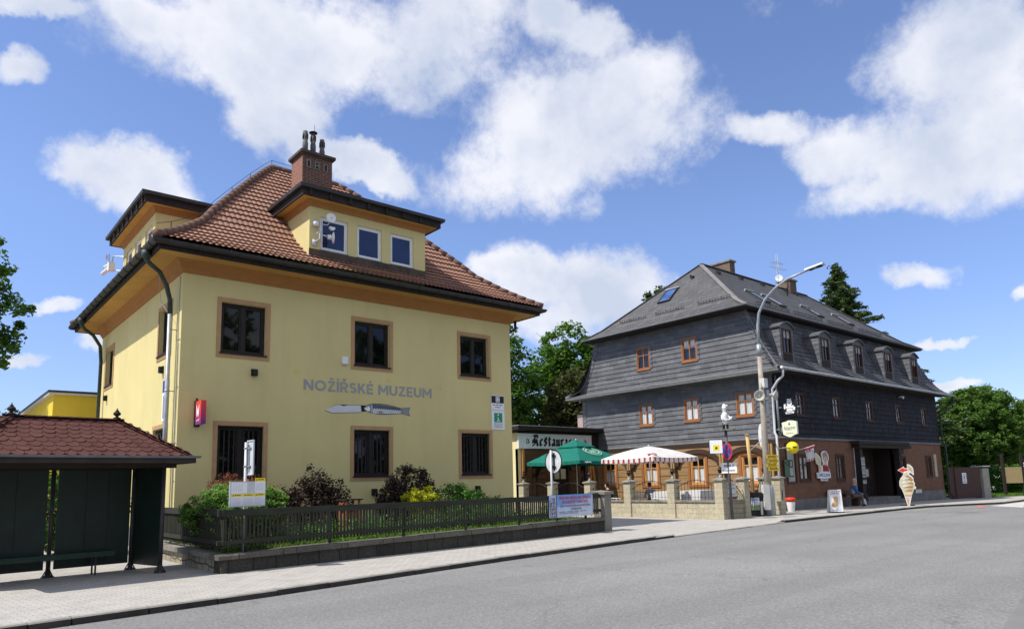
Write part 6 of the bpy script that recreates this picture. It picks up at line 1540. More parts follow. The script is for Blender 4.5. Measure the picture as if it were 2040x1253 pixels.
ttable(25.6, 23.9, .16, 'brown table with checked cover beside the person in black')
ttable(26.0, 24.9, .16, 'brown table with folded cloth right of the green parasol pole')
ttable(26.2, 27.3, .16, 'brown table with folded cloth left of the green parasol pole')
t = thing('wooden_sideboard', (29.9, 18.7, FZ), 'reddish wooden sideboard under the right terrace window', 'sideboard')
MB().box(29.75, 30.4, 18.2, 19.5, .14, .95).build('cabinet', 'brown_frame', t); MB().box(29.7, 30.45, 18.1, 19.6, .95, 1.02).build('top', 'orange_wood', t)
# ------------------------------------------------------------------ people: one continuous skin each
def person(name, label, J, B, mats, zones, hands=True, loc=(0, 0, 0), rz=0.0, cat='person'):
    t = thing(name, (0, 0, 0), label, cat)
    me = bpy.data.meshes.new('b'); idx = {k: i for i, k in enumerate(J)}; V = [J[k][:3] for k in J]; Rr = [J[k][3] for k in J]; Eg = [(idx[a], idx[b]) for a, b in B]
    me.from_pydata(V, Eg, []); ob = bpy.data.objects.new('b', me); COL.objects.link(ob)
    sk = ob.modifiers.new('s', 'SKIN'); sk.use_smooth_shade = True
    for i, r_ in enumerate(Rr): me.skin_vertices[0].data[i].radius = (r_, r_*.95)
    me.skin_vertices[0].data[0].use_root = True
    ss = ob.modifiers.new('u', 'SUBSURF'); ss.levels = 2; ss.render_levels = 2
    m2 = bpy.data.meshes.new_from_object(ob.evaluated_get(bpy.context.evaluated_depsgraph_get())); bpy.data.objects.remove(ob)
    m2.name = 'body'
    for q in mats: m2.materials.append(MATS[q])
    seg = [(Vector(J[a][:3]), Vector(J[b][:3]), zones.get((a, b), 0)) for a, b in B]
    for p in m2.polygons:
        c = p.center; best = 9; mi = 0
        for a, b, z_ in seg:
            d = b-a; u_ = max(0, min(1, (c-a).dot(d)/max(1e-9, d.dot(d)))); q = (c-a-d*u_).length
            if q < best: best = q; mi = z_
        p.material_index = mi; p.use_smooth = True
    o = bpy.data.objects.new('body', m2); COL.objects.link(o); o.parent = t; ORG[o.name] = Vector((0, 0, 0))
    t.location = loc; t.rotation_euler = (0, 0, rz); return t
def sitter(name, label, shirt, legs, hair, loc, rz, lean=.08, seat=.45, scale=1.0, sleeve=None, pose='lap'):
    s = seat; J = {'pel': (0, 0, s+.10, .135), 'sp': (lean*.4, 0, s+.28, .130), 'ch': (lean, 0, s+.46, .150), 'nk0': (lean+.03, 0, s+.58, .075), 'nk': (lean+.06, 0, s+.65, .055), 'hd': (lean+.10, 0, s+.74, .088), 'hd2': (lean+.12, 0, s+.83, .090), 'tp': (lean+.10, 0, s+.90, .055), 'no': (lean+.205, 0, s+.765, .016), 'jw': (lean+.17, 0, s+.70, .045)}
    B = [('pel', 'sp'), ('sp', 'ch'), ('ch', 'nk0'), ('nk0', 'nk'), ('nk', 'hd'), ('hd', 'hd2'), ('hd2', 'tp'), ('hd', 'no'), ('nk', 'jw')]
    zn = {('nk0', 'nk'): 1, ('nk', 'hd'): 1, ('hd', 'hd2'): 1, ('hd2', 'tp'): 1, ('hd', 'no'): 1, ('nk', 'jw'): 1}
    for y, q in ((1, 'l'), (-1, 'r')):
        J.update({'sh'+q: (lean-.01, .19*y, s+.52, .066), 'el'+q: (lean+.08, .25*y, s+.24, .047), 'wr'+q: (lean+.30, .13*y, s+.17, .034), 'pm'+q: (lean+.36, .10*y, s+.155, .034), 'hp'+q: (.04, .10*y, s+.06, .095), 'kn'+q: (.46, .13*y, s+.07, .068), 'an'+q: (.44, .13*y, .09, .048), 'ft'+q: (.60, .14*y, .04, .036), 'he'+q: (.41, .13*y, .04, .038),
                  'thm'+q: (lean+.375, .06*y, s+.185, .012)})
        B += [('ch', 'sh'+q), ('sh'+q, 'el'+q), ('el'+q, 'wr'+q), ('wr'+q, 'pm'+q), ('pel', 'hp'+q), ('hp'+q, 'kn'+q), ('kn'+q, 'an'+q), ('an'+q, 'ft'+q), ('an'+q, 'he'+q), ('wr'+q, 'thm'+q)]
        for i, fl_ in enumerate((.070, .082, .077, .060)):
            f0, f1 = 'fa%d' % i+q, 'fb%d' % i+q; oy = (.028-.019*i)*y
            J[f0] = (lean+.36+fl_*.62, .10*y-oy*1.15, s+.145, .0105); J[f1] = (lean+.36+fl_*1.05, .10*y-oy*1.3, s+.118, .0085); B += [('pm'+q, f0), (f0, f1)]
            zn[('pm'+q, f0)] = 1; zn[(f0, f1)] = 1
        zn.update({('wr'+q, 'pm'+q): 1, ('wr'+q, 'thm'+q): 1, ('hp'+q, 'kn'+q): 2, ('kn'+q, 'an'+q): 2, ('an'+q, 'ft'+q): 3, ('an'+q, 'he'+q): 3, ('pel', 'hp'+q): 2})
        if sleeve: zn[('sh'+q, 'el'+q)] = 4; zn[('el'+q, 'wr'+q)] = 4; zn[('ch', 'sh'+q)] = 4
    t = person(name, label, J, B, [shirt, 'skin', legs, 'black_plastic', sleeve or shirt], zn, loc=loc, rz=rz)
    hx = lean+.10
    m_ = MB(); m_.ball((hx-.03, 0, s+.845), .102, 10, 0, 1.0, .92, .85); m_.ball((hx-.055, 0, s+.775), .085, 8, 0, .8, .95, .9); h = m_.build('hair', hair, t, True, (0, 0, 0))
    m_ = MB()
    for y in (1, -1): m_.ball((hx+.086, .034*y, s+.795), .012, 6, 0); m_.ball((hx+.0, .092*y, s+.775), .022, 6, 1, .8, .5, 1.3)
    m_.bar((hx+.085, -.025, s+.725), (hx+.085, .025, s+.725), .010, .008, m=2); m_.build('face', ['black_plastic', 'skin', 'red_paint'], t, True, (0, 0, 0))
    return t
man = sitter('person', 'seated older man in blue sleeves and grey vest with khaki trousers on bench', 'vest_grey', 'trousers_khaki', 'hair_grey', (36.55, 16.65, .0), math.radians(-40), .10, .45, sleeve='shirt_blue')
man.scale = (1.02,)*3
p2 = sitter('person', 'diner in black clothing seen from behind at the left terrace table', 'dark_cloth', 'dark_cloth', 'hair_dark', (25.9, 23.35, FZ), math.radians(100), .12)
p3 = sitter('person', 'dark haired diner in grey top seated beside the white parasol pole', 'grey_cloth', 'dark_cloth', 'hair_dark', (26.2, 21.15, FZ), math.radians(60), .10)
t = thing('wooden_bench', (36.4, 16.75, 0), 'low brown wooden bench against the brick wall beside the porch', 'bench')
MB().box(34.8, 37.4, 16.55, 16.95, .39, .45).build('seat', 'bench_brown', t)
for x in (35.0, 37.0): MB().box(x, x+.12, 16.58, 16.92, -.02, .39).build('leg', 'bench_brown', t)
MB().box(34.8, 37.4, 17.06, 17.12, .62, .80).box(35.2, 35.3, 17.08, 17.16, .4, .8).box(36.8, 36.9, 17.08, 17.16, .4, .8).build('backrest', 'bench_brown', t)
t = thing('shopping_bag', (37.0, 16.45, 0), 'pale plastic bag on the ground by the seated man', 'bag')
m_ = MB(); m_.lathe((37.02, 16.32, .0), [(.10, 0), (.15, .06), (.14, .22), (.09, .33), (.05, .38)], 9); m_.tube([(36.98, 16.32, .36), (37.0, 16.32, .45), (37.05, 16.32, .36)], .008, 4); m_.build('bag_body', 'off_white', t)
# ------------------------------------------------------------------ street furniture
LP = Vector((27.3, 15.9, 0))
t = thing('street_lamp', LP, 'tall street lamp on concrete pole with long curved grey arm and sheet metal base', 'street lamp')
m_ = MB(); m_.tube([LP, LP+Vector((0, -.04, 3.2)), LP+Vector((0, -.08, 7.0))], [.155, .125, .09], 14); m_.build('concrete_pole', 'pole_concrete', t, True) if 'pole_concrete' in MATS else (plain('pole_concrete', (.34, .30, .25), .9, .2, 3, 40, .4, dirt=.4), m_.build('concrete_pole', 'pole_concrete', t, True))
m_ = MB(); m_.tube([LP+Vector((0, -.08, 6.7)), LP+Vector((0, -.08, 7.2))], .105, 12); m_.tube([(27.3, 15.82, 6.9), (27.3, 15.80, 8.0), (27.3, 15.70, 8.55), (27.3, 15.35, 9.10), (27.3, 14.85, 9.48), (27.3, 14.3, 9.72), (27.3, 13.4, 9.88)], [.062, .06, .056, .052, .05, .047, .042], 10); m_.build('arm', 'zinc', t, True)
m_ = MB(); m_.add([(27.18, 13.5, 9.86), (27.42, 13.5, 9.86), (27.45, 12.72, 9.95), (27.15, 12.72, 9.95), (27.22, 13.5, 9.95), (27.38, 13.5, 9.95), (27.40, 12.72, 10.03), (27.20, 12.72, 10.03)], [(0, 1, 2, 3), (4, 7, 6, 5), (0, 4, 5, 1), (1, 5, 6, 2), (2, 6, 7, 3), (3, 7, 4, 0)]); hd_ = m_.build('lamp_head', 'zinc_light', t)
MB().obox((27.19, 13.35, 9.845), (.22, 0, 0), (0, -.55, .065), (0, 0, .02)).build('lens', 'slate_glass', hd_)
m_ = MB(); m_.tube([LP+Vector((.06, -.02, -.02)), LP+Vector((.06, -.02, .85)), LP+Vector((.04, -.02, 1.15)), LP+Vector((.02, -.02, 1.28))], [.21, .21, .20, .13], 14)
m_.build('base_shroud', 'zinc', t, True); MB().obox(LP+Vector((-.36, -.02, .25)), (.24, -.14, 0), (.16, .20, 0), (0, 0, 1.03)).build('cable_cabinet', 'off_white', t)
MB().box(27.17, 27.45, 15.62, 15.84, 5.33, 5.72).build('junction_box', 'off_white', t)
m_ = MB(); m_.box(27.40, 27.62, 15.75, 15.98, 4.25, 4.75); m_.box(27.44, 27.66, 15.7, 15.95, 5.0, 5.25); m_.tube([LP+Vector((-.25, -.2, 4.95)), LP+Vector((-.25, -.2, 5.5))], .02, 6); m_.bar(LP+Vector((-.25, -.2, 5.4)), LP+Vector((.05, -.1, 5.4)), .02, .02); m_.build('bracket', 'zinc', t)
def horn(p, ax, label):
    t = thing('loudspeaker', p, label, 'loudspeaker', 'horn loudspeakers on the lamp pole'); ax = Vector(ax).normalized(); p = Vector(p)
    m_ = MB(); m_.lathe(p, [(.06, -.32), (.07, -.20), (.05, -.17), (.06, -.12), (.12, -.05), (.215, .03), (.225, .035), (.205, .03), (.11, -.04), (.05, -.08)], 18, 0, ax); m_.build('horn', 'cream_horn', t, True) if 'cream_horn' in MATS else (plain('cream_horn', (.50, .49, .42), .5, .1, 4, dirt=.25), m_.build('horn', 'cream_horn', t, True))
    m_ = MB(); m_.ball(p+ax*-.04, .035, 8); m_.build('driver_cap', 'cream', t, True)
    m_ = MB(); m_.bar(p-ax*.2, Vector((LP.x, LP.y-.05, p.z)), .03, .03); m_.build('bracket', 'black_iron', t)
horn((26.88, 15.72, 4.96), (-.75, -.62, -.08), 'cream horn loudspeaker left of the lamp pole facing the museum')
horn((28.12, 15.70, 5.05), (.75, -.55, -.05), 'cream horn loudspeaker right of the lamp pole facing up the street')
t = thing('yellow_route_signs', (27.2, 15.7, 1.9), 'stack of yellow hiking route plates on the lamp pole', 'sign')
m_ = MB(); fY = fr_((27.26, 15.70, 0), Vector((.85, -.5, 0)), Vector((-.5, -.85, 0)))
for i, (b, h_, o_) in enumerate(((2.34, .17, 0), (2.16, .16, .03), (1.99, .15, -.02), (1.84, .14, .04))): m_.prism([(-.12+o_, b), (.34+o_, b), (.42+o_, b+h_/2), (.34+o_, b+h_), (-.12+o_, b+h_)], fY, -.01, .015, 0); lines(m_, fY, -.05+o_, .3+o_, [b+.05, b+.1], .025, .015, 1, i)
m_.build('route_plates', ['yellow_sign', 'black_plastic'], t)
sp_ = Vector((24.5, 15.85, 0))
t = thing('sign_post', sp_, 'dark steel post with round no stopping sign and small white plate', 'sign')
MB().tube([sp_-Z*.05, sp_+Vector((-.1, -.02, 3.44))], .055, 12).build('post', 'post_steel', t, True) if 'post_steel' in MATS else (plain('post_steel', (.075, .078, .085), .5, .25, 5), MB().tube([sp_-Z*.05, sp_+Vector((-.1, -.02, 3.44))], .055, 12).build('post', 'post_steel', t, True))
fS = fr_((24.36, 15.80, 0), (-.37, -.93, 0), (-.93, .37, 0))
m_ = MB(); m_.disc(fS, .0, 2.62, .335, 0, .012, 32, 0); m_.disc(fS, 0, 2.62, .27, .012, .015, 32, 1)
for s_ in (1, -1): m_.prism([(-.21*s_-.028, 2.62-.19), (-.21*s_+.028, 2.62-.21), (.21*s_+.028, 2.62+.19), (.21*s_-.028, 2.62+.21)], fS, .015, .018, 0)
m_.build('no_stopping_sign', ['red_paint', 'blue_sign'], t)
fS = fr_((24.42, 15.80, 0), Vector((.30, -.95, 0)), Vector((-.95, -.30, 0))); m_ = MB(); m_.fbox(fS, -.30, 1.78, .30, 2.18, 0, .012, 0); lines(m_, fS, -.2, .22, [2.02], .09, .012, 1, 3, .15); lines(m_, fS, -.24, .24, [1.85], .06, .012, 1, 4, .15); m_.build('plate', ['paper', 'grey_ink'], t)
t = thing('advert_panel', (24.0, 16.0, 2.5), 'hanging white advertising panel with yellow square beside the no stopping sign', 'sign')
fA = fr_((23.98, 16.05, 0), Vector((.55, -.83, 0)), Vector((-.83, -.55, 0)))
m_ = MB(); m_.fbox(fA, -.24, 2.55, .26, 3.10, -.05, 0, 0); m_.ring4(fA, -.25, 2.54, .27, 3.11, .018, -.05, .01, 1); m_.fbox(fA, -.10, 2.66, .13, 2.88, .0, .004, 2); m_.prism([(-.03, 2.72), (.05, 2.72), (.07, 2.79), (.0, 2.82)], fA, .004, .006, 1); m_.build('panel', ['paper', 'black_iron', 'yellow_bright'], t)
MB().bar(fA(.0, 3.0, -.04), (24.42, 15.84, 3.0), .03, .03).build('arm', 'black_iron', t)
t = thing('watchman_statue', (24.4, 15.83, 3.44), 'white painted wooden figure in a tall hat standing on the dark sign post', 'statue')
b_ = Vector((24.4, 15.83, 3.44))
m_ = MB(); m_.obox(b_+Vector((-.16, -.1, 0)), (.16, -.22, 0), (.2, .16, 0), (0, 0, .06)); m_.bar(b_+Vector((-.22, .06, .03)), b_+Vector((.26, -.26, .05)), .14, .05); m_.build('plinth', 'concrete', t)
m_ = MB(); m_.lathe(b_+Vector((.0, 0, .06)), [(.05, 0), (.045, .05), (.05, .2), (.08, .18), (.10, .20), (.105, .42), (.115, .50), (.105, .60), (.07, .66), (.05, .685), (.075, .71), (.078, .78), (.07, .81), (.10, .82), (.085, .84), (.075, .92), (.05, .98), (.02, 1.0)], 12, 0)
m_.tube([b_+Vector((-.09, .06, .60)), b_+Vector((-.15, .03, .45)), b_+Vector((-.08, -.10, .40)), b_+Vector((.02, -.14, .43))], [.045, .042, .036, .028], 8); m_.tube([b_+Vector((.10, -.06, .60)), b_+Vector((.12, -.18, .46)), b_+Vector((.0, -.16, .41))], [.045, .042, .03], 8); m_.tube([b_+Vector((.03, -.05, .98)), b_+Vector((.09, -.09, .985)), b_+Vector((.12, -.11, .965))], [.045, .03, .01], 6)
m_.build('figure', 'white_paint', t, True)
m_ = MB(); m_.tube([b_+Vector((-.05, .03, .05)), b_+Vector((-.045, .03, .32))], [.05, .06], 8); m_.tube([b_+Vector((.05, -.05, .05)), b_+Vector((.05, -.04, .32))], [.055, .06], 8); m_.build('trousers', 'black_plastic', t, True)
m_ = MB(); m_.tube([b_+Vector((.12, -.18, .35)), b_+Vector((.17, -.2, .55))], .03, 6); m_.build('held_jug', 'off_white', t, True)
t = thing('wooden_pole', (28.3, 17.1, .1), 'bare leaning wooden pole with white bracket behind the litter bin', 'pole')
MB().tube([(28.25, 17.15, .1), (28.12, 17.1, 1.8), (27.9, 17.05, 3.42)], [.09, .078, .07], 10).lathe((27.9, 17.05, 3.42), [(.10, 0), (.10, .03), (.02, .05)], 8).build('pole', 'raw_pole', t, True)
MB().bar((28.0, 17.02, 2.75), (28.55, 16.75, 3.2), .03, .03).bar((28.0, 17.0, 3.25), (28.6, 16.72, 3.28), .03, .03).build('bracket', 'white_paint', t)
t = thing('projecting_sign', (28.5, 16.72, 2.9), 'white oval sign seen edge on behind the lamp pole', 'sign')
fO_ = fr_((28.55, 16.70, 0), Vector((.62, .78, 0)), Vector((-.78, .62, 0))); MB().disc(fO_, .0, 3.40, .52, -.05, .05, 24, 0, .32).build('panel', 'white_paint', t); MB().bar((28.55, 16.7, 3.3), (30.5, 17.2, 3.3), .04, .04).build('arm', 'zinc', t)
t = thing('litter_bin', (26.85, 16.25, 0), 'black litter bin with landscape poster on its front beside the lamp pole', 'bin')
fb = fr_((26.62, 16.32, 0), Vector((.72, -.69, 0)), Vector((-.69, -.72, 0)))
m_ = MB(); m_.fbox(fb, -.03, .02, .50, .84, -.42, 0); m_.build('bin_body', 'black_plastic', t)
m_ = MB(); m_.prism([(-.10, .80), (.56, .80), (.54, .90), (.46, .97), (.0, .97), (-.08, .90)], fb, -.48, .06); m_.build('lid', 'black_plastic', t)
def poster():
    t_ = MT('landscape_print'); t_.set(.5, .3); sp = t_.n('ShaderNodeSeparateXYZ'); t_.l(t_.co, sp.inputs[0])
    t_.col(t_.ramp(t_.math('ADD', t_.math('MULTIPLY', sp.outputs[2], 1.6), t_.math('MULTIPLY', t_.noise(9, 4), .5)), [(.5, (.30, .33, .22)), (.95, (.20, .26, .08)), (1.15, (.42, .50, .60)), (1.6, (.55, .62, .72))]))
poster(); m_ = MB(); m_.fbox(fb, .02, .25, .36, .76, .0, .008); m_.build('poster', 'landscape_print', t)
m_ = MB(); m_.fbox(fb, .39, .05, .48, .60, .0, .008); m_.build('side_strip', 'off_white', t)
m_ = MB(); m_.tube([fb(.10+.05*i, .66+.03*(i % 2), .010) for i in range(5)], .010, 4); m_.build('lettering', 'blue_sign', t)
t = thing('ash_bin', (30.39, 16.62, 0), 'white round plastic bin with bright red rim by the brick corner', 'bin')
m_ = MB(); m_.lathe((30.39, 16.62, 0), [(.135, 0), (.14, .02), (.20, .50), (.20, .505)], 14); m_.build('bin_body', 'white_plastic', t, True)
MB().lathe((30.39, 16.62, .50), [(.205, 0), (.225, .01), (.225, .085), (.20, .13), (.10, .145)], 16).build('lid', 'red_bright', t, True); MB().lathe((30.39, 16.62, .455), [(.199, 0), (.204, .045)], 16).build('rim_band', 'terracotta', t, True)
# signs on the inn
t = thing('ball_sign', (30.72, 16.5, 2.88), 'bright yellow ball shaped ice cream sign on a bracket over the pavement', 'sign')
MB().ball((30.72, 16.5, 2.88), .275, 16).build('ball', 'yellow_bright', t, True); MB().tube([(29.85, 16.5, 2.86), (30.5, 16.5, 2.87)], .035, 8).bar((29.85, 16.5, 2.86), (30.55, 17.2, 2.86), .03, .03).build('bracket', 'zinc', t)
m_ = MB()
for i, a in enumerate((-150, -141, -134, -127, -121)): q = math.radians(a); m_.obox(Vector((30.72+.277*math.cos(q), 16.5+.277*math.sin(q), 2.86)), (-.03*math.sin(q), .03*math.cos(q), 0), (.004*math.cos(q), .004*math.sin(q), 0), (0, 0, .07 if i != 2 else .05))
m2_ = MB()
for k in range(12): a = k*math.pi/6; q = math.radians(-95+8*math.cos(a)); m2_.obox(Vector((30.72+.277*math.cos(q), 16.5+.277*math.sin(q), 2.88+.045*math.sin(a))), (-.012*math.sin(q), .012*math.cos(q), 0), (.004*math.cos(q), .004*math.sin(q), 0), (0, 0, .012))
m_.build('lettering', 'black_plastic', t); m2_.build('emblem', 'black_plastic', t)
t = thing('ice_cream_flag', (32.0, 16.5, 2.9), 'small white and red flag on a slanting stick beside the yellow ball', 'flag')
MB().tube([(30.95, 16.5, 2.74), (31.6, 16.36, 2.86), (31.6, 15.90, 2.975)], .014, 6).build('stick', 'white_paint', t)
m_ = MB(); n = 10
for i in range(n+1):
    x = .43*i/n
    for j in range(7): m_.v.append((31.6+.04*math.sin(i*.9+j*.5), 16.36-x+.01*math.sin(j), 2.85+.10*(i/n)-.64*j/6*(1 if i < n else .98)))
for i in range(n):
    for j in range(6): m_.f.append([i*7+j, i*7+j+1, i*7+j+8, i*7+j+7]); m_.m.append(1 if (j == 0 or (j in (5,) and i % 2)) else 2 if (j == 1 and i % 2) else 0)
m_.build('cloth', ['parasol_white', 'parasol_red', 'navy_ink'], t)
fW = fr_((30.78, 16.5+30.78, 0), (0, -1, 0), (-1, 0, 0)); fW2 = fr_((30.65, 16.5+30.65, 0), (0, -1, 0), (-1, 0, 0))
t = thing('tavern_sign', (30.78, 16.5, 4.77), 'round black hanging sign with a stout white bearded figure emblem', 'sign')
m_ = MB(); m_.disc(fW, 30.78, 4.77, .375, -.05, .05, 12, 0); o_ = m_.build('panel', 'black_plastic', t)
m_ = MB(); q = lambda pts, d=.055: m_.prism([(30.78+a*.62, 4.77+b*.62) for a, b in pts], fW, .05, d, 0)
q([(-.12, .50), (.14, .50), (.22, .40), (.20, .14), (.08, .06), (-.08, .06), (-.18, .14), (-.18, .38)]); q([(-.34, .06), (-.08, .05), (.08, .05), (.34, .08), (.30, -.12), (-.26, -.12)]); q([(-.42, .22), (-.30, .28), (-.26, .0), (-.36, -.18), (-.44, -.1)]); q([(.36, .0), (.46, -.08), (.42, -.28), (.26, -.28), (.26, -.12)]); q([(-.22, -.16), (.22, -.16), (.24, -.34), (-.24, -.34)]); q([(-.36, -.40), (.36, -.38), (.30, -.52), (-.30, -.53)]); q([(-.18, .56), (-.04, .50), (.06, .55), (.16, .50), (.20, .58), (0, .56)], .056)
m_.build('figure_emblem', 'paper', t)
m_ = MB(); e4 = lambda pts: m_.prism([(30.78+a*.62, 4.77+b*.62) for a, b in pts], fW, .055, .058)
e4([(-.06, .37), (-.02, .37), (-.02, .34), (-.06, .34)]); e4([(.06, .37), (.10, .37), (.10, .34), (.06, .34)]); e4([(-.08, .25), (.12, .25), (.08, .19), (-.04, .19)]); m_.build('emblem_lines', 'black_plastic', t); m_ = MB(); lines(m_, fW, 30.62, 30.94, [4.46], .035, .055, 0, 3, .2); m_.build('small_print', 'black_plastic', t)
MB().bar((30.78, 16.85, 4.77), (30.78, 17.2, 4.77), .04, .04).bar((30.78, 16.05, 4.74), (30.78, 16.14, 4.74), .06, .05).build('arm', 'zinc', t)
t = thing('beer_sign', (30.65, 16.5, 3.5), 'cream shield shaped beer sign with dark script lettering hanging from bracket', 'sign')
m_ = MB(); m_.prism([(30.65+(a-30.65)*.58, b) for a, b in ((30.02, 4.05), (30.35, 4.08), (30.60, 4.13), (30.85, 4.12), (31.25, 4.06), (31.25, 3.50), (30.98, 3.46), (30.66, 3.36), (30.4, 3.40), (30.08, 3.50))], fW2, -.06, .06); m_.build('panel', 'cream', t)
plain('green_ink', (.05, .075, .06), .6, .1, 4, bst=0); text(t, 'lettering', 'Staropramen', fW2, 30.37, 3.72, .16, 'green_ink', .55, .061, 0, thick=.002, shear=.25)
m_ = MB(); m_.bar(fW2(30.44, 3.69, .062), fW2(30.71, 3.70, .062), .012, .003); lines(m_, fW2, 30.48, 30.82, [3.52], .03, .061, 0, 5, .3); m_.prism([(30.60, 3.92), (30.70, 3.92), (30.68, 3.98), (30.655, 4.06), (30.62, 3.98)], fW2, .06, .063); m_.build('emblem', 'green_ink', t)
m_ = MB(); m_.bar((30.3, 17.05, 3.40), (30.9, 16.95, 3.40), .05, .05); m_.bar((30.65, 16.85, 3.75), (30.65, 17.2, 3.75), .05, .05); m_.box(30.6, 30.7, 16.86, 16.95, 3.62, 3.84); m_.tube([(30.6, 16.9, 3.62), (30.62, 16.95, 3.5), (30.7, 17.0, 3.40)], .012, 5); m_.build('bracket', 'zinc', t)
t = thing('wall_cabinet', (31.3, 17.1, 1.6), 'dark green glazed notice cabinet on the brick corner', 'cabinet')
m_ = MB(); m_.fbox(GS, 30.95, 1.55, 31.32, 2.35, .06, .34); m_.build('case', 'cabinet_green', t) if 'cabinet_green' in MATS else (plain('cabinet_green', (.03, .06, .045), .5, .2, 4), m_.build('case', 'cabinet_green', t))
MB().fbox(GS, 30.99, 1.62, 31.28, 1.98, .34, .345).fbox(GS, 31.08, 2.05, 31.2, 2.27, .34, .345).build('notices', 'display_sheet', t)
# ice cream picture sign on the wall
t = thing('ice_cream_wall_sign', (34.7, 17.05, 1.3), 'cut out wall sign of smiling waitress holding ice cream over blue ZMRZLINA lettering', 'sign')
fZ = fr_((0, 17.10, 0), (1, 0, 0), (0, -1, 0))
for q_, n_, c_ in (((.62, .56, .36), 'ice_cream', .12), ((.60, .36, .14), 'cone_tan', .15), ((.30, .20, .14), 'portrait_hair', .15), ((.60, .38, .27), 'portrait_skin', .08), ((.60, .47, .25), 'ice_shadow', .1)): plain(n_, q_, .5, c_, 6, bst=0)
H_ = [(34.56, 2.66), (34.73, 2.78), (34.92, 2.81), (35.11, 2.77), (35.29, 2.62), (35.32, 2.44), (35.19, 2.22), (35.16, 2.02), (35.35, 1.8), (35.37, 1.46), (35.05, 1.43), (35.03, 1.31), (34.33, 1.32), (34.35, 1.44), (34.0, 1.45), (33.97, 1.73), (34.42, 1.75), (34.46, 2.05), (34.69, 2.1), (34.69, 2.22), (34.62, 2.3), (34.6, 2.5)]
K_ = [(33.96, 2.7), (34.1, 2.68), (34.4, 2.52), (34.49, 2.38), (34.47, 2.12), (34.38, 1.75), (34.23, 1.76), (34.22, 1.99), (34.2, 2.09), (34.01, 2.17), (33.96, 2.36), (33.93, 2.52)]
def shrink(P, k):
    cx = sum(p[0] for p in P)/len(P); cy = sum(p[1] for p in P)/len(P); return [(cx+(p[0]-cx)*k, cy+(p[1]-cy)*k) for p in P]
m_ = MB(); m_.prism(H_, fZ, -.02, .015, 0); m_.prism(K_, fZ, -.02, .018, 0); m_.build('panel', 'white_paint', t)
m_ = MB(); m_.prism(shrink(K_[:5]+[(34.32, 2.06), (34.1, 2.12)]+K_[9:], .9), fZ, .018, .022, 0)
for i in range(4): m_.prism([(34.0+.05*i, 2.6-.11*i), (34.1+.05*i, 2.56-.11*i), (34.36+.02*i, 2.34-.09*i), (34.34+.02*i, 2.28-.09*i), (34.08+.05*i, 2.50-.11*i)], fZ, .022, .025, 3)
m_.prism([(34.22, 2.08), (34.44, 2.08), (34.38, 1.78), (34.27, 1.78)], fZ, .018, .022, 1)
m_.build('ice_cream_picture', ['ice_cream', 'cone_tan', 'portrait_hair', 'ice_shadow'], t)
m_ = MB(); c = lambda cx, cy, rx_, ry_, d, k, n=16: m_.prism([(cx+rx_*math.cos(2*math.pi*i/n), cy+ry_*math.sin(2*math.pi*i/n)) for i in range(n)], fZ, .015, d, k)
c(34.96, 2.50, .27, .26, .018, 0); c(34.92, 2.40, .165, .215, .022, 1); m_.prism([(34.84, 2.24), (35.02, 2.24), (35.08, 2.05), (34.80, 2.05)], fZ, .015, .020, 1); c(34.9, 2.62, .24, .11, .025, 0)
m_.prism([(34.62, 2.08), (34.80, 2.12), (34.92, 2.04), (35.06, 2.12), (35.16, 1.98), (35.26, 1.78), (34.60, 1.78)], fZ, .015, .024, 2)
m_.prism([(35.1, 2.08), (35.18, 1.95), (35.33, 1.78), (35.34, 1.62), (35.2, 1.7), (35.08, 1.95)], fZ, .015, .021, 1)
for a in (34.86, 34.98): c(a, 2.44, .022, .014, .024, 3, 8)
m_.prism([(34.86, 2.31), (34.98, 2.31), (34.95, 2.275), (34.89, 2.275)], fZ, .022, .024, 2); m_.prism([(34.91, 2.41), (34.93, 2.41), (34.945, 2.35), (34.90, 2.35)], fZ, .022, .0235, 0)
m_.build('waitress_picture', ['portrait_hair', 'portrait_skin', 'parasol_red', 'black_plastic'], t)
m_ = MB(); m_.prism([(34.02, 1.48), (35.34, 1.46), (35.32, 1.72), (34.0, 1.73)], fZ, .024, .027); m_.build('name_plate', 'paper', t)
strokes(t, 'lettering', 'ZMRZLINA', fZ, 34.06, 1.53, .16, 'navy_ink', 1.2, .028); m_ = MB(); lines(m_, fZ, 34.4, 34.98, [1.36], .05, .016, 0, 3, .2); m_.build('small_print', 'navy_ink', t)
# standing cone sign at the kerb
t = thing('ice_cream_cone_sign', (37.8, 14.5, 0), 'large standing cut out of a soft ice cream cone with red arrow at the kerb', 'sign')
CU = Vector((.5, -.866, 0)); fC0 = fr_((37.8, 14.5, 0), CU, (-.866, -.5, 0)); fC = lambda a, b, d=0.0: fC0((a-37.8)*.357, b, d)
BD = [(37.83, -.01), (37.72, -.01), (37.42, .54), (37.25, .75), (36.96, .99), (36.99, 1.2), (37.2, 1.36), (37.42, 1.45), (37.7, 1.64), (38.07, 1.72), (38.43, 1.7), (38.58, 1.6), (38.19, 1.58), (38.38, 1.51), (38.6, 1.43), (38.76, 1.36), (38.75, 1.22), (38.87, 1.09), (38.81, .97), (38.98, .9), (38.92, .81), (38.71, .81), (38.36, .51), (37.98, -.01)]
AR = [(36.9, 1.75), (37.74, 1.93), (37.75, 1.85), (38.22, 1.83), (38.19, 1.68), (37.7, 1.64), (37.68, 1.57)]
MI = [(38.15, 2.04), (38.51, 2.01), (38.8, 1.88), (38.87, 1.77), (38.85, 1.47), (38.63, 1.55), (38.34, 1.71), (38.12, 1.78)]
m_ = MB(); m_.prism(BD, fC, -.025, .0); m_.prism(AR, fC, -.035, -.012); m_.prism(MI, fC, -.03, .004); m_.build('panel', 'white_paint', t)
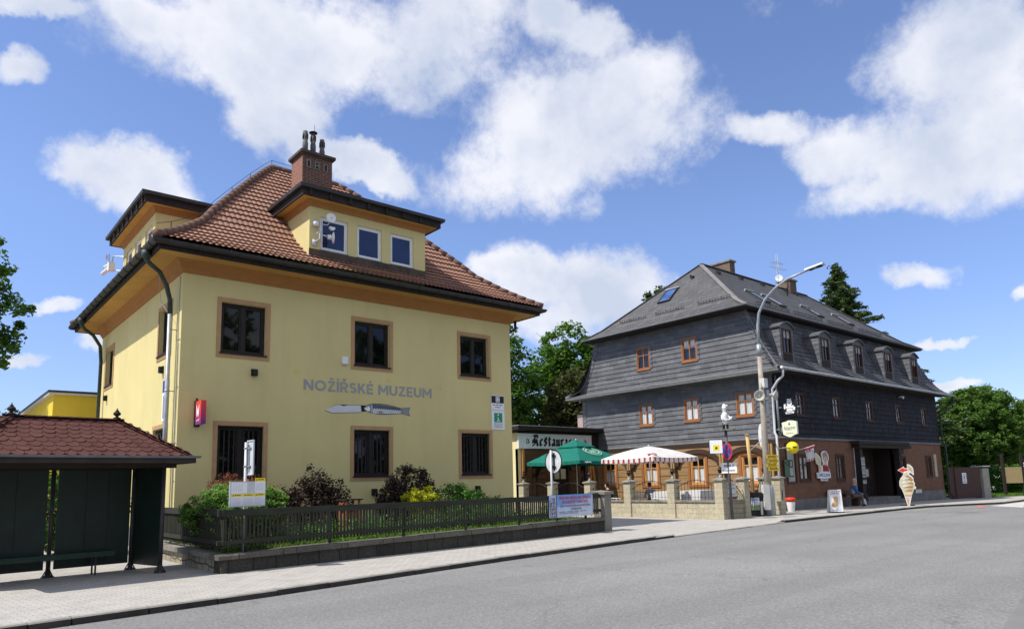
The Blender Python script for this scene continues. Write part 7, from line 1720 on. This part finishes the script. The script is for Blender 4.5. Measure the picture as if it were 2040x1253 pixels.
m_ = MB(); m_.prism([(37.0, 1.75), (37.68, 1.88), (37.69, 1.81), (38.14, 1.80), (38.13, 1.70), (37.66, 1.68), (37.6, 1.62)], fC, -.012, -.008, 0); m_.build('arrow', 'red_bright', t)
sw = [(37.45, .60), (37.28, .78), (37.02, 1.0), (37.05, 1.18), (37.25, 1.33), (37.48, 1.42), (37.75, 1.60), (38.05, 1.68), (38.10, 1.5), (38.5, 1.40), (38.68, 1.33), (38.66, 1.2), (38.78, 1.08), (38.70, .96), (38.84, .88), (38.62, .80), (38.42, .60)]
m_ = MB(); m_.prism(sw, fC, 0, .004, 0)
for p in ([(37.75, 1.42), (38.1, 1.5), (38.55, 1.36), (38.45, 1.30), (38.1, 1.40)], [(37.7, 1.24), (38.3, 1.34), (38.70, 1.28), (38.55, 1.18), (38.2, 1.26)], [(37.8, 1.05), (38.4, 1.16), (38.76, 1.10), (38.6, 1.0), (38.3, 1.06)], [(37.45, .88), (38.2, .98), (38.75, .96), (38.5, .84), (38.0, .86)], [(37.5, .70), (38.0, .80), (38.6, .80), (38.4, .68)]): m_.prism(p, fC, .004, .007, 1)
for p in ([(37.3, 1.26), (37.6, 1.40), (37.9, 1.38), (37.6, 1.28)], [(37.1, 1.10), (37.5, 1.22), (37.95, 1.18), (37.5, 1.10)], [(37.15, .95), (37.6, 1.02), (38.2, .98), (37.6, .92)]): m_.prism(p, fC, .004, .007, 2)
m_.prism([(37.48, .56), (38.36, .56), (38.30, .50), (37.54, .50)], fC, .0, .008, 3)
m_.prism([(37.66, .30), (37.75, .36), (37.84, .30), (37.90, .36), (38.0, .30), (37.90, .02), (37.78, .02)], fC, .0, .006, 3)
m_.prism([(38.2, 2.0), (38.48, 1.97), (38.74, 1.85), (38.80, 1.72), (38.80, 1.58), (38.6, 1.62), (38.36, 1.76), (38.18, 1.82)], fC, .004, .008, 0)
for k in range(3): m_.prism([(38.25+.14*k, 1.95-.07*k), (38.31+.14*k, 1.94-.07*k), (38.42+.12*k, 1.78-.06*k), (38.36+.12*k, 1.76-.06*k)], fC, .008, .010, 1)
m_.build('cone_picture', ['ice_cream', 'cone_shade', 'white_paint', 'cone_tan'], t) if 'cone_shade' in MATS else (plain('cone_shade', (.40, .22, .11), .5, .3, 5, bst=0), m_.build('cone_picture', ['ice_cream', 'cone_shade', 'white_paint', 'cone_tan'], t))
m_ = MB(); lines(m_, fC, 37.58, 38.24, [.44], .03, .002, 0, 3, .3); lines(m_, fC, 37.62, 38.2, [.36], .012, .002, 0, 4, .1); m_.build('small_print', 'red_paint', t)
MB().obox(fC0(-.3, 0, -.35), CU*.6, Vector((.866, .5, 0))*-.34, Z*.03).bar(fC0(0, .75, -.03), fC0(0, .03, -.33), .03, .03).build('stand', 'black_iron', t)
# pavement board
t = thing('pavement_board', (30.5, 14.6, 0), 'white folding pavement board picturing a tan drink cup', 'sign')
fB0 = fr_((30.16, 14.70, 0), Vector((.77, -.64, 0)), Vector((-.64, -.77, 0)), Vector((.06, .07, 1))); fB = lambda a, b, d=0.0: fB0(a*.48, b, d)
m_ = MB(); m_.ring4(fB, .0, .0, 1.13, .98, .05, -.02, .015, 1); m_.fbox(fB, .05, .05, 1.08, .93, -.015, .0, 0); m_.build('front_panel', ['paper', 'white_paint'], t)
fB20 = fr_((30.38, 14.98, 0), Vector((.77, -.64, 0)), Vector((.64, .77, 0)), Vector((-.16, -.19, 1))); fB2 = lambda a, b, d=0.0: fB20(a*.48, b, d); MB().fbox(fB2, 0, 0, 1.13, .96, -.02, .0).build('back_panel', 'white_paint', t)
MB().fbox(fB, -.08, -.0, 1.22, .045, -.02, .05).build('foot', 'black_plastic', t)
m_ = MB(); m_.prism([(.34, .68), (.78, .70), (.70, .28), (.42, .27)], fB, .0, .004, 0); m_.prism([(.12, .32), (.3, .46), (.52, .28), (.42, .24), (.2, .26)], fB, .004, .007, 1); m_.fbox(fB, .1, .78, 1.0, .79, 0, .003, 2); m_.fbox(fB, .1, .12, 1.0, .13, 0, .003, 2)
for k in range(5): m_.disc(fB, .12+.21*k, .90, .028, .015, .018, 8, 3)
lines(m_, fB, .2, .95, [.82], .035, 0, 2, 4); m_.build('print', ['cup_tan', 'cone_shade', 'grey_ink', 'red_paint'], t) if 'cup_tan' in MATS else (plain('cup_tan', (.62, .40, .20), .6, .06, 5, bst=0), m_.build('print', ['cup_tan', 'cone_shade', 'grey_ink', 'red_paint'], t))
# notices on the brick
t = thing('poster_case', (38.45, 16.9, 1.2), 'tall column of framed notices on the porch post behind the seated man', 'sign')
fQ = fr_((0, 16.88, 0), (1, 0, 0), (0, -1, 0)); MB().fbox(fQ, 38.42, 1.05, 38.92, 2.55, -.04, .0).build('board', 'black_iron', t)
m_ = MB()
for k, (a, b) in enumerate(((38.47, 2.05), (38.47, 1.58), (38.47, 1.1))):
    m_.fbox(fQ, a, b, a+.4, b+.42, .0, .006, 0); m_.fbox(fQ, a+.05, b+.15, a+.18, b+.36, .006, .009, 1); m_.fbox(fQ, a+.22, b+.12, a+.35, b+.36, .006, .009, 1); lines(m_, fQ, a+.05, a+.35, [b+.05, b+.09], .02, .006, 1, k)
m_.build('notice', ['display_sheet', 'grey_ink'], t)
t = thing('narrow_poster', (49.7, 17.1, 1.3), 'narrow upright yellowish poster at the far end of the brick wall', 'poster')
def pp():
    t_ = MT('mixed_print'); t_.set(.5, .3); t_.col(t_.ramp(t_.noise(5, 4, .6), [(.35, (.40, .28, .05)), (.5, (.42, .41, .36)), (.62, (.10, .10, .09))]))
pp(); MB().fbox(GS, 49.45, 1.3, 49.85, 2.72, .01, .03).build('sheet', 'mixed_print', t)
t = thing('stone_plaque', (46.6, 17.1, .4), 'pale stone fragment set low in the plinth right of the cone sign', 'plaque')
MB().fbox(GS, 46.0, .38, 46.9, .60, .03, .06).build('slab', 'off_white', t)
t = thing('security_camera', (45.0, 17.0, 6.1), 'tiny white dome camera under the slate eaves above an upper window', 'camera')
MB().ball((45.0, 16.95, 6.04), .06, 8).box(44.94, 45.06, 16.9, 17.2, 6.08, 6.14).build('housing', 'white_plastic', t, True)
t = thing('meter_box', (30.5, 29.62, 5.0), 'pinkish grey box on the far left corner of the slate wall', 'box')
MB().box(30.55, 30.8, 29.55, 29.98, 4.75, 5.55).build('case', 'meter_pink', t) if 'meter_pink' in MATS else (plain('meter_pink', (.36, .27, .25), .7, .15, 8), MB().box(30.55, 30.8, 29.55, 29.98, 4.75, 5.55).build('case', 'meter_pink', t))
def wire(pts, sag, label):
    t = thing('overhead_wire', pts[0], label, 'wire'); a, b = Vector(pts[0]), Vector(pts[1]); n = 14
    MB().tube([a.lerp(b, i/n)-Z*sag*4*(i/n)*(1-i/n) for i in range(n+1)], .0055, 4).build('cable', 'gutter_dark', t)
wire(((27.3, 15.85, 5.42), (16.98, 20.1, 6.3)), .5, 'thin cable strung from the museum corner to the lamp pole')
wire(((30.4, 16.9, 6.2), (50.9, 17.02, 4.4)), .45, 'thin cable sagging across the dark street side slate wall')
# ------------------------------------------------------------------ right hand end: gate, lawn, board
gz_ = -.18
t = thing('brown_gate', (52.8, 16.7, gz_), 'dark brown sheet gate with small no entry notice at the end of the inn', 'gate')
gA, gB = Vector((51.0, 17.05, 0)), Vector((54.6, 16.25, 0)); gd = (gB-gA).normalized(); gn = Vector((gd.y, -gd.x, 0)); fG = fr_(gA, gd, gn); gl = (gB-gA).length
m_ = MB()
for k in range(int(gl/.12)): m_.fbox(fG, k*.12+.004, gz_+.05, k*.12+.116, 1.85+.01*(k % 2), 0, .03+.006*(k % 2))
m_.fbox(fG, 0, gz_+.3, gl, gz_+.42, -.05, 0); m_.fbox(fG, 0, 1.5, gl, 1.62, -.05, 0); m_.build('leaf_panel', 'gate_brown', t)
MB().tube([fG(.75, gz_, .06), fG(.75, 1.9, .06)], .045, 8).build('post', 'gate_brown', t)
m_ = MB(); m_.fbox(fG, 1.55, .82, 2.0, 1.50, .045, .06, 0); m_.disc(fG, 1.775, 1.22, .22, .06, .063, 20, 1, .17); m_.disc(fG, 1.775, 1.22, .18, .063, .066, 20, 0, .13); m_.disc(fG, 1.775, 1.22, .13, .066, .069, 12, 1, .06); lines(m_, fG, 1.6, 1.95, [.88], .07, .06, 1, 2, .1); m_.build('notice', ['paper', 'grey_ink'], t)
t = thing('concrete_gatepost', (55.2, 16.1, gz_), 'square grey concrete gatepost with pale slab cap right of the brown gate', 'pillar')
m_ = MB(); m_.obox((54.65, 16.12, gz_-.1), (.95, -.1, 0), (.1, .6, 0), (0, 0, 2.05)); m_.build('shaft', 'gatepost_concrete', t) if 'gatepost_concrete' in MATS else (plain('gatepost_concrete', (.30, .28, .235), .95, .15, 3, 25, .5, dirt=.3), m_.build('shaft', 'gatepost_concrete', t))
m_ = MB(); m_.obox((54.55, 16.05, 1.87), (1.15, -.12, 0), (.1, .75, 0), (0, 0, .07)); m_.build('cap', 'off_white', t)
m_ = MB(); m_.add([(55.7, 16.2, -.20), (57.5, 16.3, -.24), (68, 15.5, -.36), (90, 16.0, -.60), (90, 40, -.60), (57, 40, -.20), (55.7, 17, -.2)], [tuple(range(7))])
for i, p in enumerate(m_.v): m_.v[i] = (p[0], p[1], p[2]+.03)
plain('lawn_soil', (.085, .15, .028), .95, .25, .8, 30, .5); struct(m_.build('lawn', 'lawn_soil'))
rng = np.random.default_rng(5); n = 14000; P = np.stack([rng.uniform(56.2, 76, n), rng.uniform(16.4, 24, n), np.zeros(n)], 1); P[:, 2] = -.012*(P[:, 0]-38)+.06+rng.uniform(0, .06, n)
V, F = leafmesh(P, rng, .055, -.6, 1.4, np.tile([0, 0, 1.0], (n, 1))); tag(meshnp('lawn_grass', V, F, 'grass_blade'), 'sunlit mown grass beyond the concrete gatepost', 'grass', kind='stuff')
t = thing('notice_board', (61.9, 16.7, -.28), 'blank tan wooden notice board on two dark posts under the trees', 'notice board')
bA, bB = Vector((61.6, 16.85, 0)), Vector((62.85, 15.9, 0)); bd = (bB-bA).normalized(); bn = Vector((bd.y, -bd.x, 0)); fN_ = fr_(bA, bd, bn)
for a in (-.05, 1.42): MB().fbox(fN_, a, -.4, a+.16, 2.8, -.08, .08).build('post', 'dark_beam_x', t)
plain('tan_board', (.36, .27, .13), .8, .08, 3); MB().fbox(fN_, .08, .65, 1.45, 1.82, .02, .06).build('panel', 'tan_board', t)
# ------------------------------------------------------------------ trees
def tree(name, label, base, top, r, ells, ncl, per, cr, size, mat, seed, limbs, group=None, zmin=None, surf=.62, cat='tree', up=.5, flat=.75):
    t = thing(name, base, label, cat, group); branches('trunk', t, base, top, r, limbs, seed)
    crown('crown', t, ells, ncl, per, cr, size, mat, seed, surf, zmin, flat, up); return t
# round lindens on the right
tree('linden_tree', 'round dense green street tree directly right of the slate house', (68.9, 20.3, -.4), (68.8, 20.2, 6.0), .28, [(68.8, 20.2, 5.2, 3.6, 3.6, 3.4), (68.8, 20.2, 6.8, 2.6, 2.6, 1.8), (68.8, 20.2, 3.7, 3.2, 3.2, 1.6)], 1300, 80, .40, .10, 'leaf_linden', 21, limbset(9, .35, .8, 1.6, 2.8, 1), zmin=1.9)
tree('linden_tree', 'round dense green street tree at the right picture edge', (74.0, 16.6, -.45), (74.0, 16.6, 5.6), .26, [(74, 16.6, 4.9, 3.0, 3.0, 2.9), (74, 16.6, 6.2, 2.2, 2.2, 1.7), (74, 16.6, 3.4, 2.7, 2.7, 1.3)], 1000, 80, .40, .10, 'leaf_linden', 22, limbset(8, .35, .8, 1.4, 2.4, 2), zmin=1.8)
t = thing('garden_hedge', (70, 22, -.4), 'light green leafy hedge at the back of the lawn behind the notice board', 'hedge')
crown('foliage', t, [(64+3.0*i, 23.8-.9*i, .7, 1.9, 1.0, 1.3) for i in range(6)], 420, 55, .42, .10, 'leaf_fresh', 31, .7, -.4)
branches('stems', t, (70, 22, -.5), (70, 22, 1.2), .06, limbset(5, .2, .8, .5, 1, 4), 3)
t = thing('golden_bush', (72.4, 15.5, -.4), 'yellow leaved bush at the right picture edge beyond the notice board', 'shrub')
crown('foliage', t, [(71.6, 15.6, .9, 1.0, 1.0, 1.2)], 120, 60, .35, .09, 'leaf_yellow', 33, .7, -.4); branches('stems', t, (71.6, 15.6, -.45), (71.6, 15.6, 1.2), .05, limbset(4, .2, .8, .4, .8, 5), 4)
t = thing('backdrop_wood', (85, 25, 0), 'dark belt of woodland closing the far end of the street', 'wood'); t['kind'] = 'stuff'
BK = t
bpy.data.objects.remove(t)
tw_ = crown('far_woodland', None, [(82+4.5*i, 27-4.2*i, 2.4, 3.4, 3.0, 3.2) for i in range(9)]+[(92, 3-6*i, 2, 3, 4, 2.6) for i in range(3)], 900, 60, .8, .2, 'leaf_dark', 35, .6, -1)
tag(tw_, 'dark green belt of trees closing the street at the right edge', 'woodland', kind='stuff')
# broadleaf trees between the museum and the inn
tree('broadleaf_tree', 'bright green broadleaf tree rising beside the right edge of the museum roof', (31.5, 39.0, -.2), (31.5, 39.0, 11.5), .38, [(30.9, 39.2, 10.8, 2.6, 2.6, 2.8), (32.3, 38.6, 8.6, 2.7, 2.7, 2.6), (30.5, 39.5, 6.8, 2.5, 2.5, 2.2), (33.2, 38.5, 6.0, 2.2, 2.4, 2.0)], 300, 60, .70, .15, 'leaf_tree', 41, limbset(10, .3, .85, 1.8, 3.2, 6), surf=.7)
tree('broadleaf_tree', 'broadleaf tree with ragged top immediately left of the slate house', (40.2, 40.2, -.2), (40.2, 40.2, 13.0), .42, [(40.0, 40.2, 11.5, 2.2, 2.0, 2.8), (41.2, 39.6, 10.0, 2.9, 2.6, 2.6), (38.6, 40.8, 9.6, 2.1, 2.2, 2.4), (40.2, 40, 7.5, 3.0, 2.6, 2.2)], 320, 60, .70, .16, 'leaf_tree', 42, limbset(10, .3, .88, 1.8, 3.4, 7), surf=.7)
tree('bronze_tree', 'brownish dark tree in front of the greener trees behind the annex', (36.6, 36.0, -.2), (36.6, 36.0, 8.2), .36, [(36.6, 36.0, 7.2, 2.4, 2.2, 2.4), (36.0, 36.4, 5.4, 2.3, 2.2, 2.0), (37.6, 35.7, 5.6, 2.0, 2.0, 2.0)], 230, 65, .62, .12, 'leaf_bronze', 43, limbset(12, .3, .9, 1.6, 3.0, 8), surf=.65)
tree('broadleaf_tree', 'dark shaded tree low behind the annex roof', (33.5, 42.0, -.2), (33.5, 42.0, 6.5), .3, [(33.6, 42.0, 5.6, 3.6, 3.0, 2.4), (36.5, 43.0, 5.6, 3.2, 3.0, 2.4), (31.0, 42.5, 5.2, 3.0, 3.0, 2.4)], 260, 55, .8, .17, 'leaf_dark', 44, limbset(8, .3, .85, 1.6, 3.0, 9))
# conifer behind the inn
def conifer():
    bx, by = 59.6, 26.4; t = thing('conifer_tree', (bx, by, -.2), 'tall conifer showing above the slate roof behind the right chimney', 'tree')
    rng = np.random.default_rng(51); PP = []; DD = []; mb = MB(); mb.tube([(bx, by, -.2), (bx-.3, by, 10), (bx-.9, by, 19.1)], [.35, .2, .03], 8)
    z = 4.0; k = 0
    while z < 19.2:
        R1 = (19.5-z)*.47+.12
        for j in range(7):
            a = k*1.1+j*.9+rng.uniform(-.3, .3); R2 = R1*rng.uniform(.4, 1.3); dr = .25+rng.uniform(-.12, .15)
            d = np.array([math.cos(a), math.sin(a), -.12]); n = max(10, int(52*R2)); u = rng.random(n)**.7
            p = np.array([bx-.9*(z/19), by, z])+d*(u*R2)[:, None]; p[:, 2] += .10*R2*u**2-dr*.3; p += rng.normal(size=(n, 3))*np.array([.17, .17, .11])*(1.1-.5*u)[:, None]
            PP.append(p); DD.append(np.tile(d, (n, 1))); mb.tube([(bx, by, z), tuple(np.array([bx, by, z])+d*R2*.9)], [.03, .008], 4)
        z += .36; k += 1
    P = np.concatenate(PP); V, F = leafmesh(P, rng, .15, .5, 1.35, np.concatenate(DD)); meshnp('crown', V, F, 'leaf_conifer', t); mb.build('trunk', 'bark', t)
conifer()
TT = (48.99, 37.6)
tree('broadleaf_tree', 'treetop peeping over the left slope of the slate roof', (TT[0], TT[1], -.2), (TT[0], TT[1], 17.2), .4, [(TT[0], TT[1], 17.2, 1.0, 1.0, 1.0), (TT[0]+.3, TT[1]-.3, 14.2, 2.4, 2.4, 2.2)], 90, 55, .5, .17, 'leaf_dark', 55, limbset(8, .4, .95, 1.2, 2.4, 10))
# trees at the left picture edge
tree('broadleaf_tree', 'large overhanging leafy tree at the left picture edge', (-1.3, 39.0, -.2), (-1.2, 38.6, 13.5), .5, [(.0, 37.6, 11.6, 2.7, 2.4, 2.0), (1.2, 36.7, 9.3, 2.1, 1.9, 1.6), (.7, 37.2, 7.5, 2.4, 2.0, 1.5), (-2.2, 39, 10, 3, 3, 3.4)], 430, 75, .52, .11, 'leaf_linden', 61, limbset(10, .4, .9, 2.0, 3.6, 11), surf=.75)
tree('broadleaf_tree', 'dark low tree behind the bus shelter ridge at the left', (2.9, 44.5, -.2), (2.9, 44.5, 5.0), .25, [(2.3, 44.8, 5.1, 2.3, 1.6, 1.3), (3.9, 44.0, 4.4, 1.3, 1.3, 1.0), (.6, 45.5, 5.0, 1.6, 1.6, 1.6)], 130, 45, .55, .12, 'leaf_dark', 62, limbset(8, .4, .9, 1.0, 2.0, 12))
t = thing('yard_hedge', (2.2, 23, 0), 'sunlit leafy hedge glimpsed through the gaps of the bus shelter', 'hedge')
crown('foliage', t, [(-1.5+1.3*i, 21.6+.2*i, 1.2, .9, .7, 1.5) for i in range(5)], 620, 60, .3, .055, 'leaf_fresh', 63, .7, -.1); branches('stems', t, (1.4, 22, 0), (1.4, 22, 1.2), .04, limbset(5, .2, .8, .5, 1.0, 13), 6)
# the tree belt across the street, seen mirrored in the museum windows
ow = crown('opposite_woodland', None, [(-4+8.2*i, -18-3*(i % 2), 5.2+.8*(i % 3), 3.6, 3.2, 5.4) for i in range(7)]+[(19+6.5*i, -19, 11.5+(i % 2), 2.6, 2.6, 5.0) for i in range(5)], 760, 40, 1.0, .40, 'leaf_tree', 71, .6, -.5)
tag(ow, 'dark belt of tall trees across the street, mirrored in the museum windows', 'woodland', kind='stuff')
